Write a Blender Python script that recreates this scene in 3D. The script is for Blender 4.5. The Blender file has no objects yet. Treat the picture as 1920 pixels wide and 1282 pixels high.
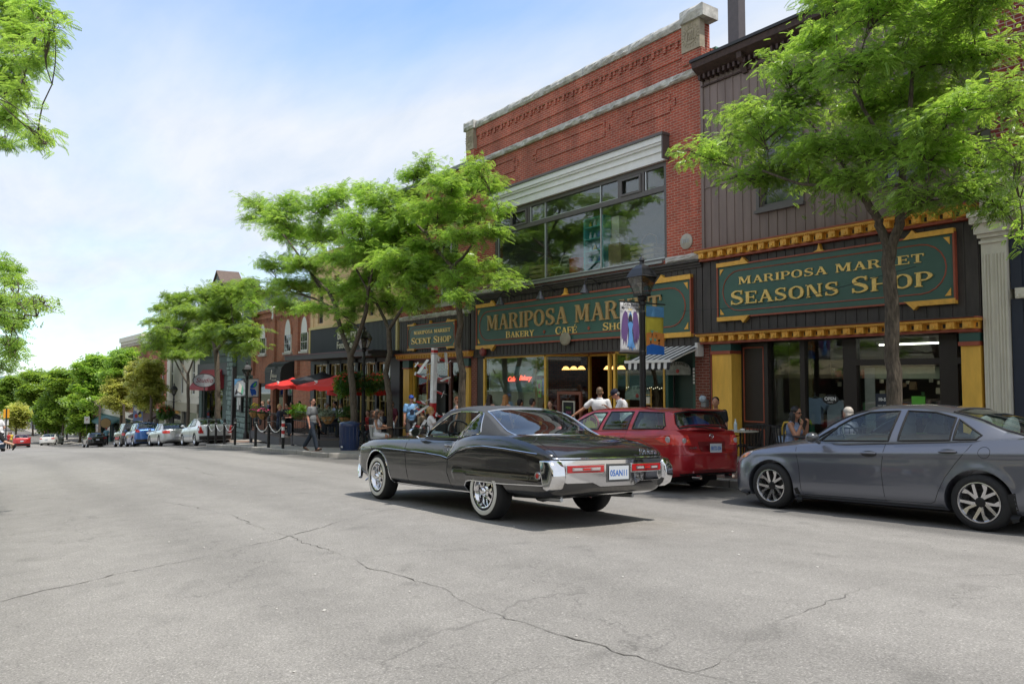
import bpy,bmesh,math,random
import numpy as np
from mathutils import Vector,Matrix,Euler
from mathutils.bvhtree import BVHTree
R=math.radians
scene=bpy.context.scene
COL=scene.collection

# ------------------------------------------------------------------ camera
cam_data=bpy.data.cameras.new("camera")
cam=bpy.data.objects.new("camera",cam_data)
COL.objects.link(cam)
cam_data.sensor_width=36.0
cam_data.lens=36.0*1430/1920
cam_data.clip_start=0.1
cam_data.clip_end=6000
YAW=R(35.863); PITCH=R(2.842)
Fh=Vector((-math.cos(YAW),math.sin(YAW),0))
Fv=Fh*math.cos(PITCH)+Vector((0,0,1))*math.sin(PITCH)
cam.rotation_euler=Fv.to_track_quat('-Z','Y').to_euler()
cam.location=(0,0,0)  # everything is measured from the eye
scene.camera=cam

# ------------------------------------------------------------------ light
SUN=Vector((0.345,0.16,0.92)).normalized()
elev=math.asin(SUN.z)
az=math.atan2(SUN.x,SUN.y)  # clockwise from +Y
world=bpy.data.worlds.new("World"); scene.world=world
world.use_nodes=True
nt=world.node_tree; nt.nodes.clear()
def N(t,nt_=None,**kw):
  n=(nt_ or nt).nodes.new(t)
  for k,v in kw.items():
    if k.startswith('i_'):
      n.inputs[k[2:].replace('_',' ')].default_value=v
    else:setattr(n,k,v)
  return n
sky=N('ShaderNodeTexSky',sky_type='NISHITA'); sky.sun_disc=False
sky.sun_elevation=elev; sky.sun_rotation=az; sky.altitude=200
sky.air_density=1.0; sky.dust_density=0.4; sky.ozone_density=1.2
tc=N('ShaderNodeTexCoord')
sep=N('ShaderNodeSeparateXYZ'); nt.links.new(tc.outputs['Generated'],sep.inputs[0])
# clouds live on a flat layer overhead: direction / height
zc=N('ShaderNodeMath',operation='MAXIMUM'); zc.inputs[1].default_value=0.0
nt.links.new(sep.outputs['Z'],zc.inputs[0])
za=N('ShaderNodeMath',operation='ADD'); za.inputs[1].default_value=0.16
nt.links.new(zc.outputs[0],za.inputs[0])
dv=N('ShaderNodeVectorMath',operation='DIVIDE')
cb=N('ShaderNodeCombineXYZ')
for i in range(3):nt.links.new(za.outputs[0],cb.inputs[i])
nt.links.new(tc.outputs['Generated'],dv.inputs[0]); nt.links.new(cb.outputs[0],dv.inputs[1])
mp=N('ShaderNodeMapping'); mp.inputs['Location'].default_value=(3.1,1.7,0.4)
mp.inputs['Rotation'].default_value=(0,0,R(25)); mp.inputs['Scale'].default_value=(0.75,1.25,0.0)
nt.links.new(dv.outputs[0],mp.inputs[0])
nz=N('ShaderNodeTexNoise',i_Scale=1.0,i_Detail=9.0,i_Roughness=0.52,i_Distortion=0.35)
nt.links.new(mp.outputs[0],nz.inputs['Vector'])
# broad veil: the share of cloud rises in the middle heights and thins towards the zenith and the horizon
vr=N('ShaderNodeValToRGB'); e=vr.color_ramp.elements
e[0].position=0.0; e[0].color=(0.36,)*3+(1,)
e[1].position=0.80; e[1].color=(0.36,)*3+(1,)
for p,c in((0.06,0.40),(0.12,0.56),(0.20,0.80),(0.30,0.80),(0.36,0.56),(0.44,0.30),(0.60,0.30)):
  x=e.new(p); x.color=(c,c,c,1)
nt.links.new(zc.outputs[0],vr.inputs[0])
s1=N('ShaderNodeMath',operation='ADD'); nt.links.new(nz.outputs[0],s1.inputs[0]); nt.links.new(vr.outputs[0],s1.inputs[1])
cr=N('ShaderNodeValToRGB'); e=cr.color_ramp.elements
e[0].position=0.30; e[0].color=(0,0,0,1); e[1].position=0.66; e[1].color=(1,1,1,1)
# the clear patch lies high to the left of the view; the rest of the vault carries thin bright cloud
dt=N('ShaderNodeVectorMath',operation='DOT_PRODUCT'); dt.inputs[1].default_value=Vector((-0.86,0.06,0.50)).normalized()
nt.links.new(tc.outputs['Generated'],dt.inputs[0])
dm_=N('ShaderNodeMapRange'); dm_.inputs[1].default_value=0.99; dm_.inputs[2].default_value=0.35; dm_.inputs[3].default_value=0.0; dm_.inputs[4].default_value=0.62
nt.links.new(dt.outputs['Value'],dm_.inputs[0])
s3=N('ShaderNodeMath',operation='ADD'); nt.links.new(s1.outputs[0],s3.inputs[0]); nt.links.new(dm_.outputs[0],s3.inputs[1])
s2=N('ShaderNodeMath',operation='MULTIPLY'); s2.inputs[1].default_value=0.5
nt.links.new(s3.outputs[0],s2.inputs[0]); nt.links.new(s2.outputs[0],cr.inputs[0])
skm=N('ShaderNodeVectorMath',operation='SCALE'); skm.inputs['Scale'].default_value=0.15
nt.links.new(sky.outputs[0],skm.inputs[0])
tin=N('ShaderNodeVectorMath',operation='MULTIPLY'); tin.inputs[1].default_value=(.80,1.02,1.16)
nt.links.new(skm.outputs[0],tin.inputs[0])
mix=N('ShaderNodeMix',data_type='RGBA'); mix.inputs['B'].default_value=(0.52,0.545,0.585,1)
cf=N('ShaderNodeMath',operation='MULTIPLY'); cf.inputs[1].default_value=0.93
nt.links.new(cr.outputs[0],cf.inputs[0])
# the cloud sheet is thicker and thinner in wisps
mp2=N('ShaderNodeMapping'); mp2.inputs['Scale'].default_value=(1.0,2.6,0.0); mp2.inputs['Rotation'].default_value=(0,0,R(-35)); nt.links.new(dv.outputs[0],mp2.inputs[0])
nz2=N('ShaderNodeTexNoise',i_Scale=1.5,i_Detail=10.0,i_Roughness=0.62,i_Distortion=0.2); nt.links.new(mp2.outputs[0],nz2.inputs['Vector'])
wr=N('ShaderNodeMix',data_type='RGBA'); wr.inputs['A'].default_value=(0.45,0.495,0.56,1); wr.inputs['B'].default_value=(0.55,0.565,0.59,1)
wm=N('ShaderNodeMapRange'); wm.inputs[1].default_value=0.32; wm.inputs[2].default_value=0.62; nt.links.new(nz2.outputs[0],wm.inputs[0])
nt.links.new(wm.outputs[0],wr.inputs['Factor']); nt.links.new(wr.outputs['Result'],mix.inputs['B'])
nt.links.new(cf.outputs[0],mix.inputs['Factor']); nt.links.new(tin.outputs[0],mix.inputs['A'])
bg=N('ShaderNodeBackground'); bg.inputs['Strength'].default_value=1.0
nt.links.new(mix.outputs['Result'],bg.inputs['Color'])
out=N('ShaderNodeOutputWorld'); nt.links.new(bg.outputs[0],out.inputs['Surface'])

sl=bpy.data.lights.new("sun",'SUN'); sl.energy=2.9; sl.angle=R(0.9); sl.color=(1.0,0.95,0.87)
so=bpy.data.objects.new("sun",sl); COL.objects.link(so)
so.rotation_euler=SUN.to_track_quat('Z','Y').to_euler(); so.location=(0,0,60)

scene.view_settings.view_transform='Standard'
scene.view_settings.look='None'
scene.view_settings.exposure=0.75
scene.view_settings.gamma=1
scene.view_settings.use_curve_mapping=False
scene.render.engine='CYCLES'
scene.cycles.max_bounces=6
scene.cycles.transparent_max_bounces=12
scene.cycles.caustics_reflective=False
scene.cycles.caustics_refractive=False

# ------------------------------------------------------------------ terrain
_nx=np.array([-900,-400,-200,-120,-90,-80,-60,-50,-40,-30,0,60],float)
_nz=np.array([-13.9,-12.2,-9.6,-7.25,-5.55,-4.85,-3.36,-2.63,-1.90,-1.23,0,1.6],float)
_gx=np.arange(-900,60.1,1.0); _gz=np.interp(_gx,_nx,_nz)
_k=np.ones(9)/9; _gz2=np.convolve(np.pad(_gz,4,'edge'),_k,'valid')
def sX(x):return float(np.interp(x,_gx,_gz2))
def cY(y):
  if y>=4.5:return -1.14-.04*y
  t=4.5-y
  return -1.32-(0.04*0+0.0)*t-0.018*t+(-0.0)
def gz(x,y):
  # the crossfall fades out towards the crossing where the hill steepens
  if y<=4.5:return sX(x)+cY(y)
  k=min(1,max(0,(x+44)/16)); k=k*k*(3-2*k)
  return sX(x)-1.32-.04*(y-4.5)*(.25+.75*k)
KERB=11.5
def kerb_y(x):
  """where the pavement of the far side begins: a bump-out before the patio"""
  if -38.0<x<-23.6:return 9.55
  if -23.6<=x<-21.0:t=(x+23.6)/2.6; return 9.55+1.95*t*t*(3-2*t)
  if -39.6<x<=-38.0:return 9.55+1.95*(-38.0-x)/1.6
  return KERB
def pz(x,y):return gz(x,min(y,KERB))+.14+.034*max(0,y-KERB)

# ------------------------------------------------------------------ materials
MATS={}
def newmat(name):
  m=bpy.data.materials.new(name); m.use_nodes=True
  nt=m.node_tree; nt.nodes.clear()
  b=nt.nodes.new('ShaderNodeBsdfPrincipled'); o=nt.nodes.new('ShaderNodeOutputMaterial')
  nt.links.new(b.outputs[0],o.inputs[0])
  return m,nt,b,o
def mat(name,col,rough=0.6,metal=0.0,var=0.12,scale=6.0,bump=0.0,coat=0.0,spec=0.5,emis=None,stretch=None,dist=.01):
  if name in MATS:return MATS[name]
  m,nt,b,o=newmat(name)
  col=tuple(col)+(1,)if len(col)==3 else col
  b.inputs['Base Color'].default_value=col
  b.inputs['Roughness'].default_value=rough; b.inputs['Metallic'].default_value=metal
  b.inputs['Coat Weight'].default_value=coat; b.inputs['Coat Roughness'].default_value=0.04
  b.inputs['Specular IOR Level'].default_value=spec
  if emis:b.inputs['Emission Color'].default_value=tuple(emis[:3])+(1,); b.inputs['Emission Strength'].default_value=emis[3]
  if var or bump:
    t=nt.nodes.new('ShaderNodeTexCoord')
    n=nt.nodes.new('ShaderNodeTexNoise'); n.inputs['Scale'].default_value=scale; n.inputs['Detail'].default_value=5
    n.inputs['Roughness'].default_value=.65
    if stretch:
      mp_=nt.nodes.new('ShaderNodeMapping'); mp_.inputs['Scale'].default_value=stretch; nt.links.new(t.outputs['Object'],mp_.inputs[0]); nt.links.new(mp_.outputs[0],n.inputs['Vector'])
    else:nt.links.new(t.outputs['Object'],n.inputs['Vector'])
    if var:
      h=nt.nodes.new('ShaderNodeHueSaturation'); h.inputs['Color'].default_value=col
      mr=nt.nodes.new('ShaderNodeMapRange'); mr.inputs[1].default_value=.25; mr.inputs[2].default_value=.75
      mr.inputs[3].default_value=1-var; mr.inputs[4].default_value=1+var
      nt.links.new(n.outputs[0],mr.inputs[0]); nt.links.new(mr.outputs[0],h.inputs['Value'])
      nt.links.new(h.outputs[0],b.inputs['Base Color'])
    if bump:
      bp=nt.nodes.new('ShaderNodeBump'); bp.inputs['Strength'].default_value=bump; bp.inputs['Distance'].default_value=dist
      nt.links.new(n.outputs[0],bp.inputs['Height']); nt.links.new(bp.outputs[0],b.inputs['Normal'])
  MATS[name]=m; return m
def brick(name,c1,c2,mortar,bw=.215,rh=.07,ms=.010,wear=.35):
  if name in MATS:return MATS[name]
  m,nt,b,o=newmat(name)
  L=nt.links.new
  t=nt.nodes.new('ShaderNodeTexCoord'); s=nt.nodes.new('ShaderNodeSeparateXYZ'); L(t.outputs['Object'],s.inputs[0])
  a=nt.nodes.new('ShaderNodeMath'); L(s.outputs[0],a.inputs[0]); L(s.outputs[1],a.inputs[1])
  c=nt.nodes.new('ShaderNodeCombineXYZ'); L(a.outputs[0],c.inputs[0]); L(s.outputs[2],c.inputs[1])
  br=nt.nodes.new('ShaderNodeTexBrick'); L(c.outputs[0],br.inputs['Vector'])
  br.inputs['Scale'].default_value=1; br.inputs['Brick Width'].default_value=bw; br.inputs['Row Height'].default_value=rh
  br.inputs['Mortar Size'].default_value=ms; br.inputs['Mortar Smooth'].default_value=.2; br.inputs['Bias'].default_value=-.1
  br.inputs['Color1'].default_value=(*c1,1); br.inputs['Color2'].default_value=(*c2,1); br.inputs['Mortar'].default_value=(*mortar,1)
  n=nt.nodes.new('ShaderNodeTexNoise'); n.inputs['Scale'].default_value=.9; n.inputs['Detail'].default_value=8; n.inputs['Roughness'].default_value=.7
  mq=nt.nodes.new('ShaderNodeMapping'); mq.inputs['Scale'].default_value=(1.6,1.6,.55); L(t.outputs['Object'],mq.inputs[0]); L(mq.outputs[0],n.inputs['Vector'])
  mr=nt.nodes.new('ShaderNodeMapRange'); mr.inputs[1].default_value=.3; mr.inputs[2].default_value=.7
  mr.inputs[3].default_value=1-wear; mr.inputs[4].default_value=1+wear*.6; L(n.outputs[0],mr.inputs[0])
  h=nt.nodes.new('ShaderNodeHueSaturation'); L(br.outputs['Color'],h.inputs['Color']); L(mr.outputs[0],h.inputs['Value'])
  L(h.outputs[0],b.inputs['Base Color']); b.inputs['Roughness'].default_value=.88
  bp=nt.nodes.new('ShaderNodeBump'); bp.invert=True; bp.inputs['Strength'].default_value=.7; bp.inputs['Distance'].default_value=.008
  L(br.outputs['Fac'],bp.inputs['Height']); L(bp.outputs[0],b.inputs['Normal'])
  MATS[name]=m; return m
def glassm(name,tint=(.8,.88,.86),refl=.04,rough=.0,dark=1.0):
  """a pane: clear see-through with a fresnel reflection"""
  if name in MATS:return MATS[name]
  m,nt,b,o=newmat(name); nt.nodes.remove(b); L=nt.links.new
  tr=nt.nodes.new('ShaderNodeBsdfTransparent'); tr.inputs[0].default_value=tuple(x*dark for x in tint)+(1,)
  gl=nt.nodes.new('ShaderNodeBsdfGlossy'); gl.inputs['Roughness'].default_value=rough; gl.inputs[0].default_value=(1,1,1,1)
  fr=nt.nodes.new('ShaderNodeFresnel'); ge=nt.nodes.new('ShaderNodeNewGeometry'); mi_=nt.nodes.new('ShaderNodeMapRange'); mi_.inputs[3].default_value=1.5; mi_.inputs[4].default_value=1/1.5
  L(ge.outputs['Backfacing'],mi_.inputs[0]); L(mi_.outputs[0],fr.inputs[0])  # same mirror from both sides of the pane
  ad=nt.nodes.new('ShaderNodeMath'); ad.operation='MULTIPLY_ADD'; ad.inputs[1].default_value=1.1; ad.inputs[2].default_value=refl
  ad.use_clamp=True
  L(fr.outputs[0],ad.inputs[0])
  mx=nt.nodes.new('ShaderNodeMixShader'); L(ad.outputs[0],mx.inputs[0]); L(tr.outputs[0],mx.inputs[1]); L(gl.outputs[0],mx.inputs[2])
  L(mx.outputs[0],o.inputs[0])
  MATS[name]=m; return m
def paint(name,col,metallic=.0,flake=.0,rough=.35):
  if name in MATS:return MATS[name]
  m,nt,b,o=newmat(name)
  b.inputs['Base Color'].default_value=(*col,1); b.inputs['Metallic'].default_value=metallic
  b.inputs['Roughness'].default_value=rough; b.inputs['Coat Weight'].default_value=1.0; b.inputs['Coat Roughness'].default_value=.02
  b.inputs['Specular IOR Level'].default_value=.5
  t=nt.nodes.new('ShaderNodeTexCoord'); n=nt.nodes.new('ShaderNodeTexNoise'); n.inputs['Scale'].default_value=1.6; n.inputs['Detail'].default_value=2
  nt.links.new(t.outputs['Object'],n.inputs['Vector'])
  bp=nt.nodes.new('ShaderNodeBump'); bp.inputs['Strength'].default_value=.05; bp.inputs['Distance'].default_value=.02
  nt.links.new(n.outputs[0],bp.inputs['Height']); nt.links.new(bp.outputs[0],b.inputs['Coat Normal'])
  MATS[name]=m; return m
def leafmat(name,c1,c2,trans=.35):
  if name in MATS:return MATS[name]
  m,nt,b,o=newmat(name); L=nt.links.new
  g=nt.nodes.new('ShaderNodeNewGeometry'); r=nt.nodes.new('ShaderNodeValToRGB')
  r.color_ramp.elements[0].color=(*c1,1); r.color_ramp.elements[1].color=(*c2,1)
  L(g.outputs['Random Per Island'],r.inputs[0]); L(r.outputs[0],b.inputs['Base Color'])
  b.inputs['Roughness'].default_value=.33; b.inputs['Specular IOR Level'].default_value=.7
  tr=nt.nodes.new('ShaderNodeBsdfTranslucent')
  h=nt.nodes.new('ShaderNodeHueSaturation'); h.inputs['Value'].default_value=1.7; h.inputs['Saturation'].default_value=1.1; h.inputs['Hue'].default_value=.485
  L(r.outputs[0],h.inputs['Color']); L(h.outputs[0],tr.inputs[0])
  t_=nt.nodes.new('ShaderNodeTexCoord'); n_=nt.nodes.new('ShaderNodeTexNoise'); n_.inputs['Scale'].default_value=1.1; n_.inputs['Detail'].default_value=3
  L(t_.outputs['Object'],n_.inputs['Vector']); mr_=nt.nodes.new('ShaderNodeMapRange'); mr_.inputs[1].default_value=.3; mr_.inputs[2].default_value=.7; mr_.inputs[3].default_value=.72; mr_.inputs[4].default_value=1.25
  L(n_.outputs[0],mr_.inputs[0]); h2=nt.nodes.new('ShaderNodeHueSaturation'); L(r.outputs[0],h2.inputs['Color']); L(mr_.outputs[0],h2.inputs['Value'])
  L(h2.outputs[0],b.inputs['Base Color']); L(h2.outputs[0],h.inputs['Color'])
  mx=nt.nodes.new('ShaderNodeMixShader'); mx.inputs[0].default_value=trans
  L(b.outputs[0],mx.inputs[1]); L(tr.outputs[0],mx.inputs[2]); L(mx.outputs[0],o.inputs[0])
  MATS[name]=m; return m

# ------------------------------------------------------------------ mesh builder
class MB:
  def __init__(s):s.v=[]; s.f=[]; s.m=[]; s.cur=0
  def add(s,vs,fs):
    o=len(s.v); s.pc=getattr(s,'pc',[]); s.pc.append((o,len(s.f),len(vs),len(fs))); s.v+=[tuple(v)for v in vs]
    s.f+=[tuple(i+o for i in f)for f in fs]; s.m+=[s.cur]*len(fs); return s
  def box(s,x0,x1,y0,y1,z0,z1):
    if x0>x1:x0,x1=x1,x0
    if y0>y1:y0,y1=y1,y0
    if z0>z1:z0,z1=z1,z0
    return s.add([(x0,y0,z0),(x1,y0,z0),(x1,y1,z0),(x0,y1,z0),(x0,y0,z1),(x1,y0,z1),(x1,y1,z1),(x0,y1,z1)],
       [(0,3,2,1),(4,5,6,7),(0,1,5,4),(1,2,6,5),(2,3,7,6),(3,0,4,7)])
  def obox(s,c,size,rot=None):
    M=(rot.to_matrix()if isinstance(rot,Euler)else rot)if rot is not None else Matrix.Identity(3)
    c=Vector(c); vs=[]
    for dz in(-.5,.5):
      for dx,dy in((-.5,-.5),(.5,-.5),(.5,.5),(-.5,.5)):
        vs.append(c+M@Vector((dx*size[0],dy*size[1],dz*size[2])))
    return s.add(vs,[(0,3,2,1),(4,5,6,7),(0,1,5,4),(1,2,6,5),(2,3,7,6),(3,0,4,7)])
  def ring(s,c,ax,r,n,ref=None):
    ax=Vector(ax).normalized()
    a=(ref if ref is not None else(Vector((0,0,1))if abs(ax.z)<.9 else Vector((1,0,0)))).cross(ax).normalized(); b=ax.cross(a)
    return[Vector(c)+(a*math.cos(2*math.pi*i/n)+b*math.sin(2*math.pi*i/n))*r for i in range(n)]
  def cyl(s,p0,p1,r0,r1=None,n=12,cap=True):
    p0=Vector(p0); p1=Vector(p1); r1=r0 if r1 is None else r1
    ax=p1-p0
    A=s.ring(p0,ax,max(r0,1e-4),n); B=s.ring(p1,ax,max(r1,1e-4),n)
    fs=[(i,(i+1)%n,n+(i+1)%n,n+i)for i in range(n)]
    if cap:fs+=[tuple(range(n-1,-1,-1)),tuple(range(n,2*n))]
    return s.add(A+B,fs)
  def tube(s,pts,r,n=6,closed=False):
    pts=[Vector(p)for p in pts]; m=len(pts)
    rr=r if hasattr(r,'__len__')else[r]*m
    vs=[]; ref=None
    for i,p in enumerate(pts):
      a=pts[i-1]if(i>0 or closed)else p; b=pts[(i+1)%m]if(i<m-1 or closed)else p
      d=(b-a)
      if d.length<1e-9:d=Vector((0,0,1))
      d.normalize()
      if ref is None:ref=Vector((0,0,1))if abs(d.z)<.9 else Vector((1,0,0))
      u=ref-d*ref.dot(d)
      if u.length<1e-6:u=d.orthogonal()
      u.normalize(); ref=u; w=d.cross(u)
      vs+=[p+(u*math.cos(2*math.pi*k/n)+w*math.sin(2*math.pi*k/n))*rr[i]for k in range(n)]
    fs=[]
    for i in range(m if closed else m-1):
      j=(i+1)%m
      for k in range(n):fs.append((i*n+k,i*n+(k+1)%n,j*n+(k+1)%n,j*n+k))
    if not closed:fs+=[tuple(range(n-1,-1,-1)),tuple(range((m-1)*n,m*n))]
    return s.add(vs,fs)
  def lathe(s,prof,c=(0,0,0),n=24,axis='z',a0=0,a1=2*math.pi):
    """prof: (r, h) pairs"""
    c=Vector(c); vs=[]; full=abs(a1-a0-2*math.pi)<1e-6; k=n if full else n+1
    for r,h in prof:
      for i in range(k):
        a=a0+(a1-a0)*i/n; x,y=r*math.cos(a),r*math.sin(a)
        vs.append(c+(Vector((x,y,h))if axis=='z' else Vector((x,h,y))if axis=='y' else Vector((h,x,y))))
    fs=[]
    for j in range(len(prof)-1):
      for i in range(n if full else n):
        i2=(i+1)%k
        fs.append((j*k+i,j*k+i2,(j+1)*k+i2,(j+1)*k+i))
    return s.add(vs,fs)
  def prism(s,poly,y0,y1,plane='xz'):
    """extrude a 2-D polygon; plane xz (depth y), xy (depth z), yz (depth x)"""
    n=len(poly)
    def P(p,d):return(p[0],d,p[1])if plane=='xz' else(p[0],p[1],d)if plane=='xy' else(d,p[0],p[1])
    return s.add([P(p,y0)for p in poly]+[P(p,y1)for p in poly],
       [tuple(range(n)),tuple(range(2*n-1,n-1,-1))]+[(i,n+i,n+(i+1)%n,(i+1)%n)for i in range(n)])
  def ell(s,c,r,n=12,rot=None):
    vs=[]; fs=[]; m=max(4,n//2)
    for j in range(m+1):
      t=math.pi*j/m
      for i in range(n):
        a=2*math.pi*i/n
        v=Vector((r[0]*math.sin(t)*math.cos(a),r[1]*math.sin(t)*math.sin(a),r[2]*math.cos(t)))
        if rot is not None:v=rot@v
        vs.append(Vector(c)+v)
    for j in range(m):
      for i in range(n):fs.append((j*n+i,(j+1)*n+i,(j+1)*n+(i+1)%n,j*n+(i+1)%n))
    return s.add(vs,fs)
  def quad(s,a,b,c,d):return s.add([a,b,c,d],[(0,1,2,3)])
  def build(s,name,mt,parent=None,smooth=False,angle=35,world=False,bevel=0):
    if name in('pane','brick_pier','gilt_moulding','stall_riser','shop_window','opposite_window','window_bead','pillar_band','sign_diamond','partition','carving','date_stone','window_trim_board')and len(s.pc)>1 and parent is not None:
      r=None
      for o,fo,nv,nf in s.pc:
        m=MB(); m.add(s.v[o:o+nv],[tuple(i-o for i in f)for f in s.f[fo:fo+nf]]); x=m.build(name,mt,parent,smooth,angle,world,bevel); r=r or x
      return r
    me=bpy.data.meshes.new(name)
    me.from_pydata(s.v,[],s.f)
    ml=mt if isinstance(mt,(list,tuple))else[mt]
    for q in ml:me.materials.append(q)
    if len(ml)>1:me.polygons.foreach_set('material_index',s.m)
    me.update()
    o=bpy.data.objects.new(name,me); COL.objects.link(o)
    bm=bmesh.new(); bm.from_mesh(me); bmesh.ops.recalc_face_normals(bm,faces=bm.faces); bm.to_mesh(me); bm.free()
    if smooth:me.shade_smooth(); me.set_sharp_from_angle(angle=R(angle))
    if bevel:
      md=o.modifiers.new('bevel','BEVEL'); md.width=bevel; md.segments=2; md.limit_method='ANGLE'; md.angle_limit=R(40)
    if parent is not None:
      o.parent=parent
      if world:o.location=-parent.location
    return o
def rawmesh(name,v,f,mt,parent=None,smooth=False,mi=None):
  """big meshes from numpy arrays (all quads or all tris)"""
  me=bpy.data.meshes.new(name); v=np.asarray(v,np.float32); f=np.asarray(f,np.int32); k=f.shape[1]
  me.vertices.add(len(v)); me.vertices.foreach_set('co',v.ravel())
  me.loops.add(f.size); me.loops.foreach_set('vertex_index',f.ravel())
  me.polygons.add(len(f)); me.polygons.foreach_set('loop_start',np.arange(0,f.size,k,dtype=np.int32))
  me.polygons.foreach_set('loop_total',np.full(len(f),k,np.int32))
  ml=mt if isinstance(mt,(list,tuple))else[mt]
  for q in ml:me.materials.append(q)
  if mi is not None:me.polygons.foreach_set('material_index',np.asarray(mi,np.int32))
  me.update(calc_edges=True)
  if smooth:me.shade_smooth()
  o=bpy.data.objects.new(name,me); COL.objects.link(o)
  if parent is not None:o.parent=parent
  return o
def thing(name,label,cat,loc=(0,0,0),rz=0,group=None):
  o=bpy.data.objects.new(name,None); COL.objects.link(o); o.location=loc; o.rotation_euler=(0,0,rz)
  o.empty_display_size=.2
  return tag(o,label,cat,group)
def tag(o,label=None,cat=None,group=None,kind=None):
  if label:o['label']=label
  if cat:o['category']=cat
  if group:o['group']=group
  if kind:o['kind']=kind
  return o
def kids(o):return[c for c in bpy.data.objects if c.parent==o]
def dup(root,loc=None,rz=None,label=None,group=None,scale=None,matrix=None):
  r=root.copy(); COL.objects.link(r)
  if loc is not None:r.location=loc
  if rz is not None:r.rotation_euler=(0,0,rz)
  if scale is not None:r.scale=scale
  if matrix is not None:r.matrix_world=matrix
  if label:r['label']=label
  if group:r['group']=group
  for ch in kids(root):
    c=ch.copy(); COL.objects.link(c); c.parent=r
    for g in kids(ch):
      d=g.copy(); COL.objects.link(d); d.parent=c
  return r
def textmesh(name,body,size,mt,M,parent=None,extrude=.004,align='CENTER',shear=0,bold=0,spacing=1.0,world=False):
  cu=bpy.data.curves.new(name,'FONT'); cu.body=body; cu.size=size; cu.extrude=extrude
  cu.align_x=align; cu.align_y='CENTER'; cu.shear=shear; cu.offset=bold; cu.space_character=spacing; cu.resolution_u=3
  tmp=bpy.data.objects.new(name,cu); COL.objects.link(tmp)
  dg=bpy.context.evaluated_depsgraph_get(); dg.update()
  me=bpy.data.meshes.new_from_object(tmp.evaluated_get(dg)); bpy.data.objects.remove(tmp)
  me.transform(M); me.materials.clear(); me.materials.append(mt); me.name=name
  o=bpy.data.objects.new(name,me); COL.objects.link(o)
  if parent is not None:
    o.parent=parent
    if world:o.location=-parent.location
  return o
def facing(pos,nrm=(0,-1,0),up=(0,0,1)):
  """matrix that puts a flat text at pos, seen from the side nrm points to"""
  z=Vector(nrm).normalized(); x=Vector(up).cross(z).normalized(); y=z.cross(x)
  M=Matrix((x,y,z)).transposed().to_4x4(); M.translation=Vector(pos); return M
rnd=random.Random(7)
nrs=np.random.RandomState(11)

# ------------------------------------------------------------------ palette
BLACKM=mat('black_metal',(.012,.012,.013),.45,.0,.1)
CHROME=mat('chrome',(.78,.78,.80),.06,1.0,0)
STEEL=mat('steel',(.45,.46,.47),.35,.9,.1)
DARK=mat('dark_interior',(.010,.010,.011),.8,0,.1)
RUBBER=mat('rubber',(.011,.011,.012),.75,0,.15,20)
WHITE=mat('white_paint',(.72,.72,.70),.55,0,.06)
BRICK=brick('red_brick',(.46,.090,.050),(.32,.062,.038),(.46,.27,.20),wear=.42)
BRICK2=brick('brown_brick',(.46,.140,.070),(.33,.100,.055),(.42,.30,.23))
BRICK3=brick('orange_brick',(.36,.11,.05),(.26,.08,.045),(.36,.27,.2))
BRICKP=brick('patched_brick',(.42,.11,.055),(.27,.065,.04),(.10,.08,.07),bw=.23,rh=.085,ms=.012,wear=.6)
BRICKD=brick('dark_brick',(.24,.062,.04),(.17,.045,.03),(.30,.20,.16))
STONE=mat('grey_stone',(.50,.49,.46),.9,0,.45,5,.9)
SAND=mat('sandstone',(.36,.31,.23),.9,0,.25,8,.5)
TAN=mat('tan_render',(.68,.48,.27),.85,0,.1,2,.1)
BOARD=mat('dark_board',(.048,.040,.037),.55,0,.42,3,.2,stretch=(2.5,2.5,.5))
SIDING=mat('brown_siding',(.21,.155,.14),.6,0,.24,1.6,.1,stretch=(2.2,2.2,.3))
GOLD=mat('gold_paint',(.78,.42,.065),.45,0,.2,9,.1)
YELLOW=mat('yellow_paint',(.80,.47,.075),.5,0,.16,3,.08,stretch=(2,2,.5))
OXBLOOD=mat('oxblood_paint',(.32,.075,.04),.5,0,.15,6)
GREEN=mat('sign_green',(.045,.115,.090),.45,0,.1,2)
DGREEN=mat('door_green',(.010,.035,.026),.45,0,.1,2)
LETTER=mat('gilt_letter',(.80,.55,.18),.32,.35,.25,14)
LETTER2=mat('bronze_letter',(.44,.29,.12),.5,.1,.25,10)
TRIMW=mat('white_trim',(.78,.78,.76),.5,0,.07,4)
TRIMG=mat('window_trim',(.11,.098,.095),.45,0,.1)
GLASS=glassm('shop_glass',(.86,.92,.90),.0)
GLASSU=glassm('upper_glass',(.84,.90,.90),.04)
GLASSD=mat('dark_pane',(.03,.035,.04),.05,0,0,spec=.9)
CONC=mat('concrete',(.33,.31,.28),.9,0,.2,3,.3)
BLUEF=mat('blue_frame',(.020,.027,.050),.45,0,.1)
CREAM=mat('cream_paint',(.66,.63,.54),.6,0,.14,3,.08,stretch=(2,2,.5))

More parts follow.
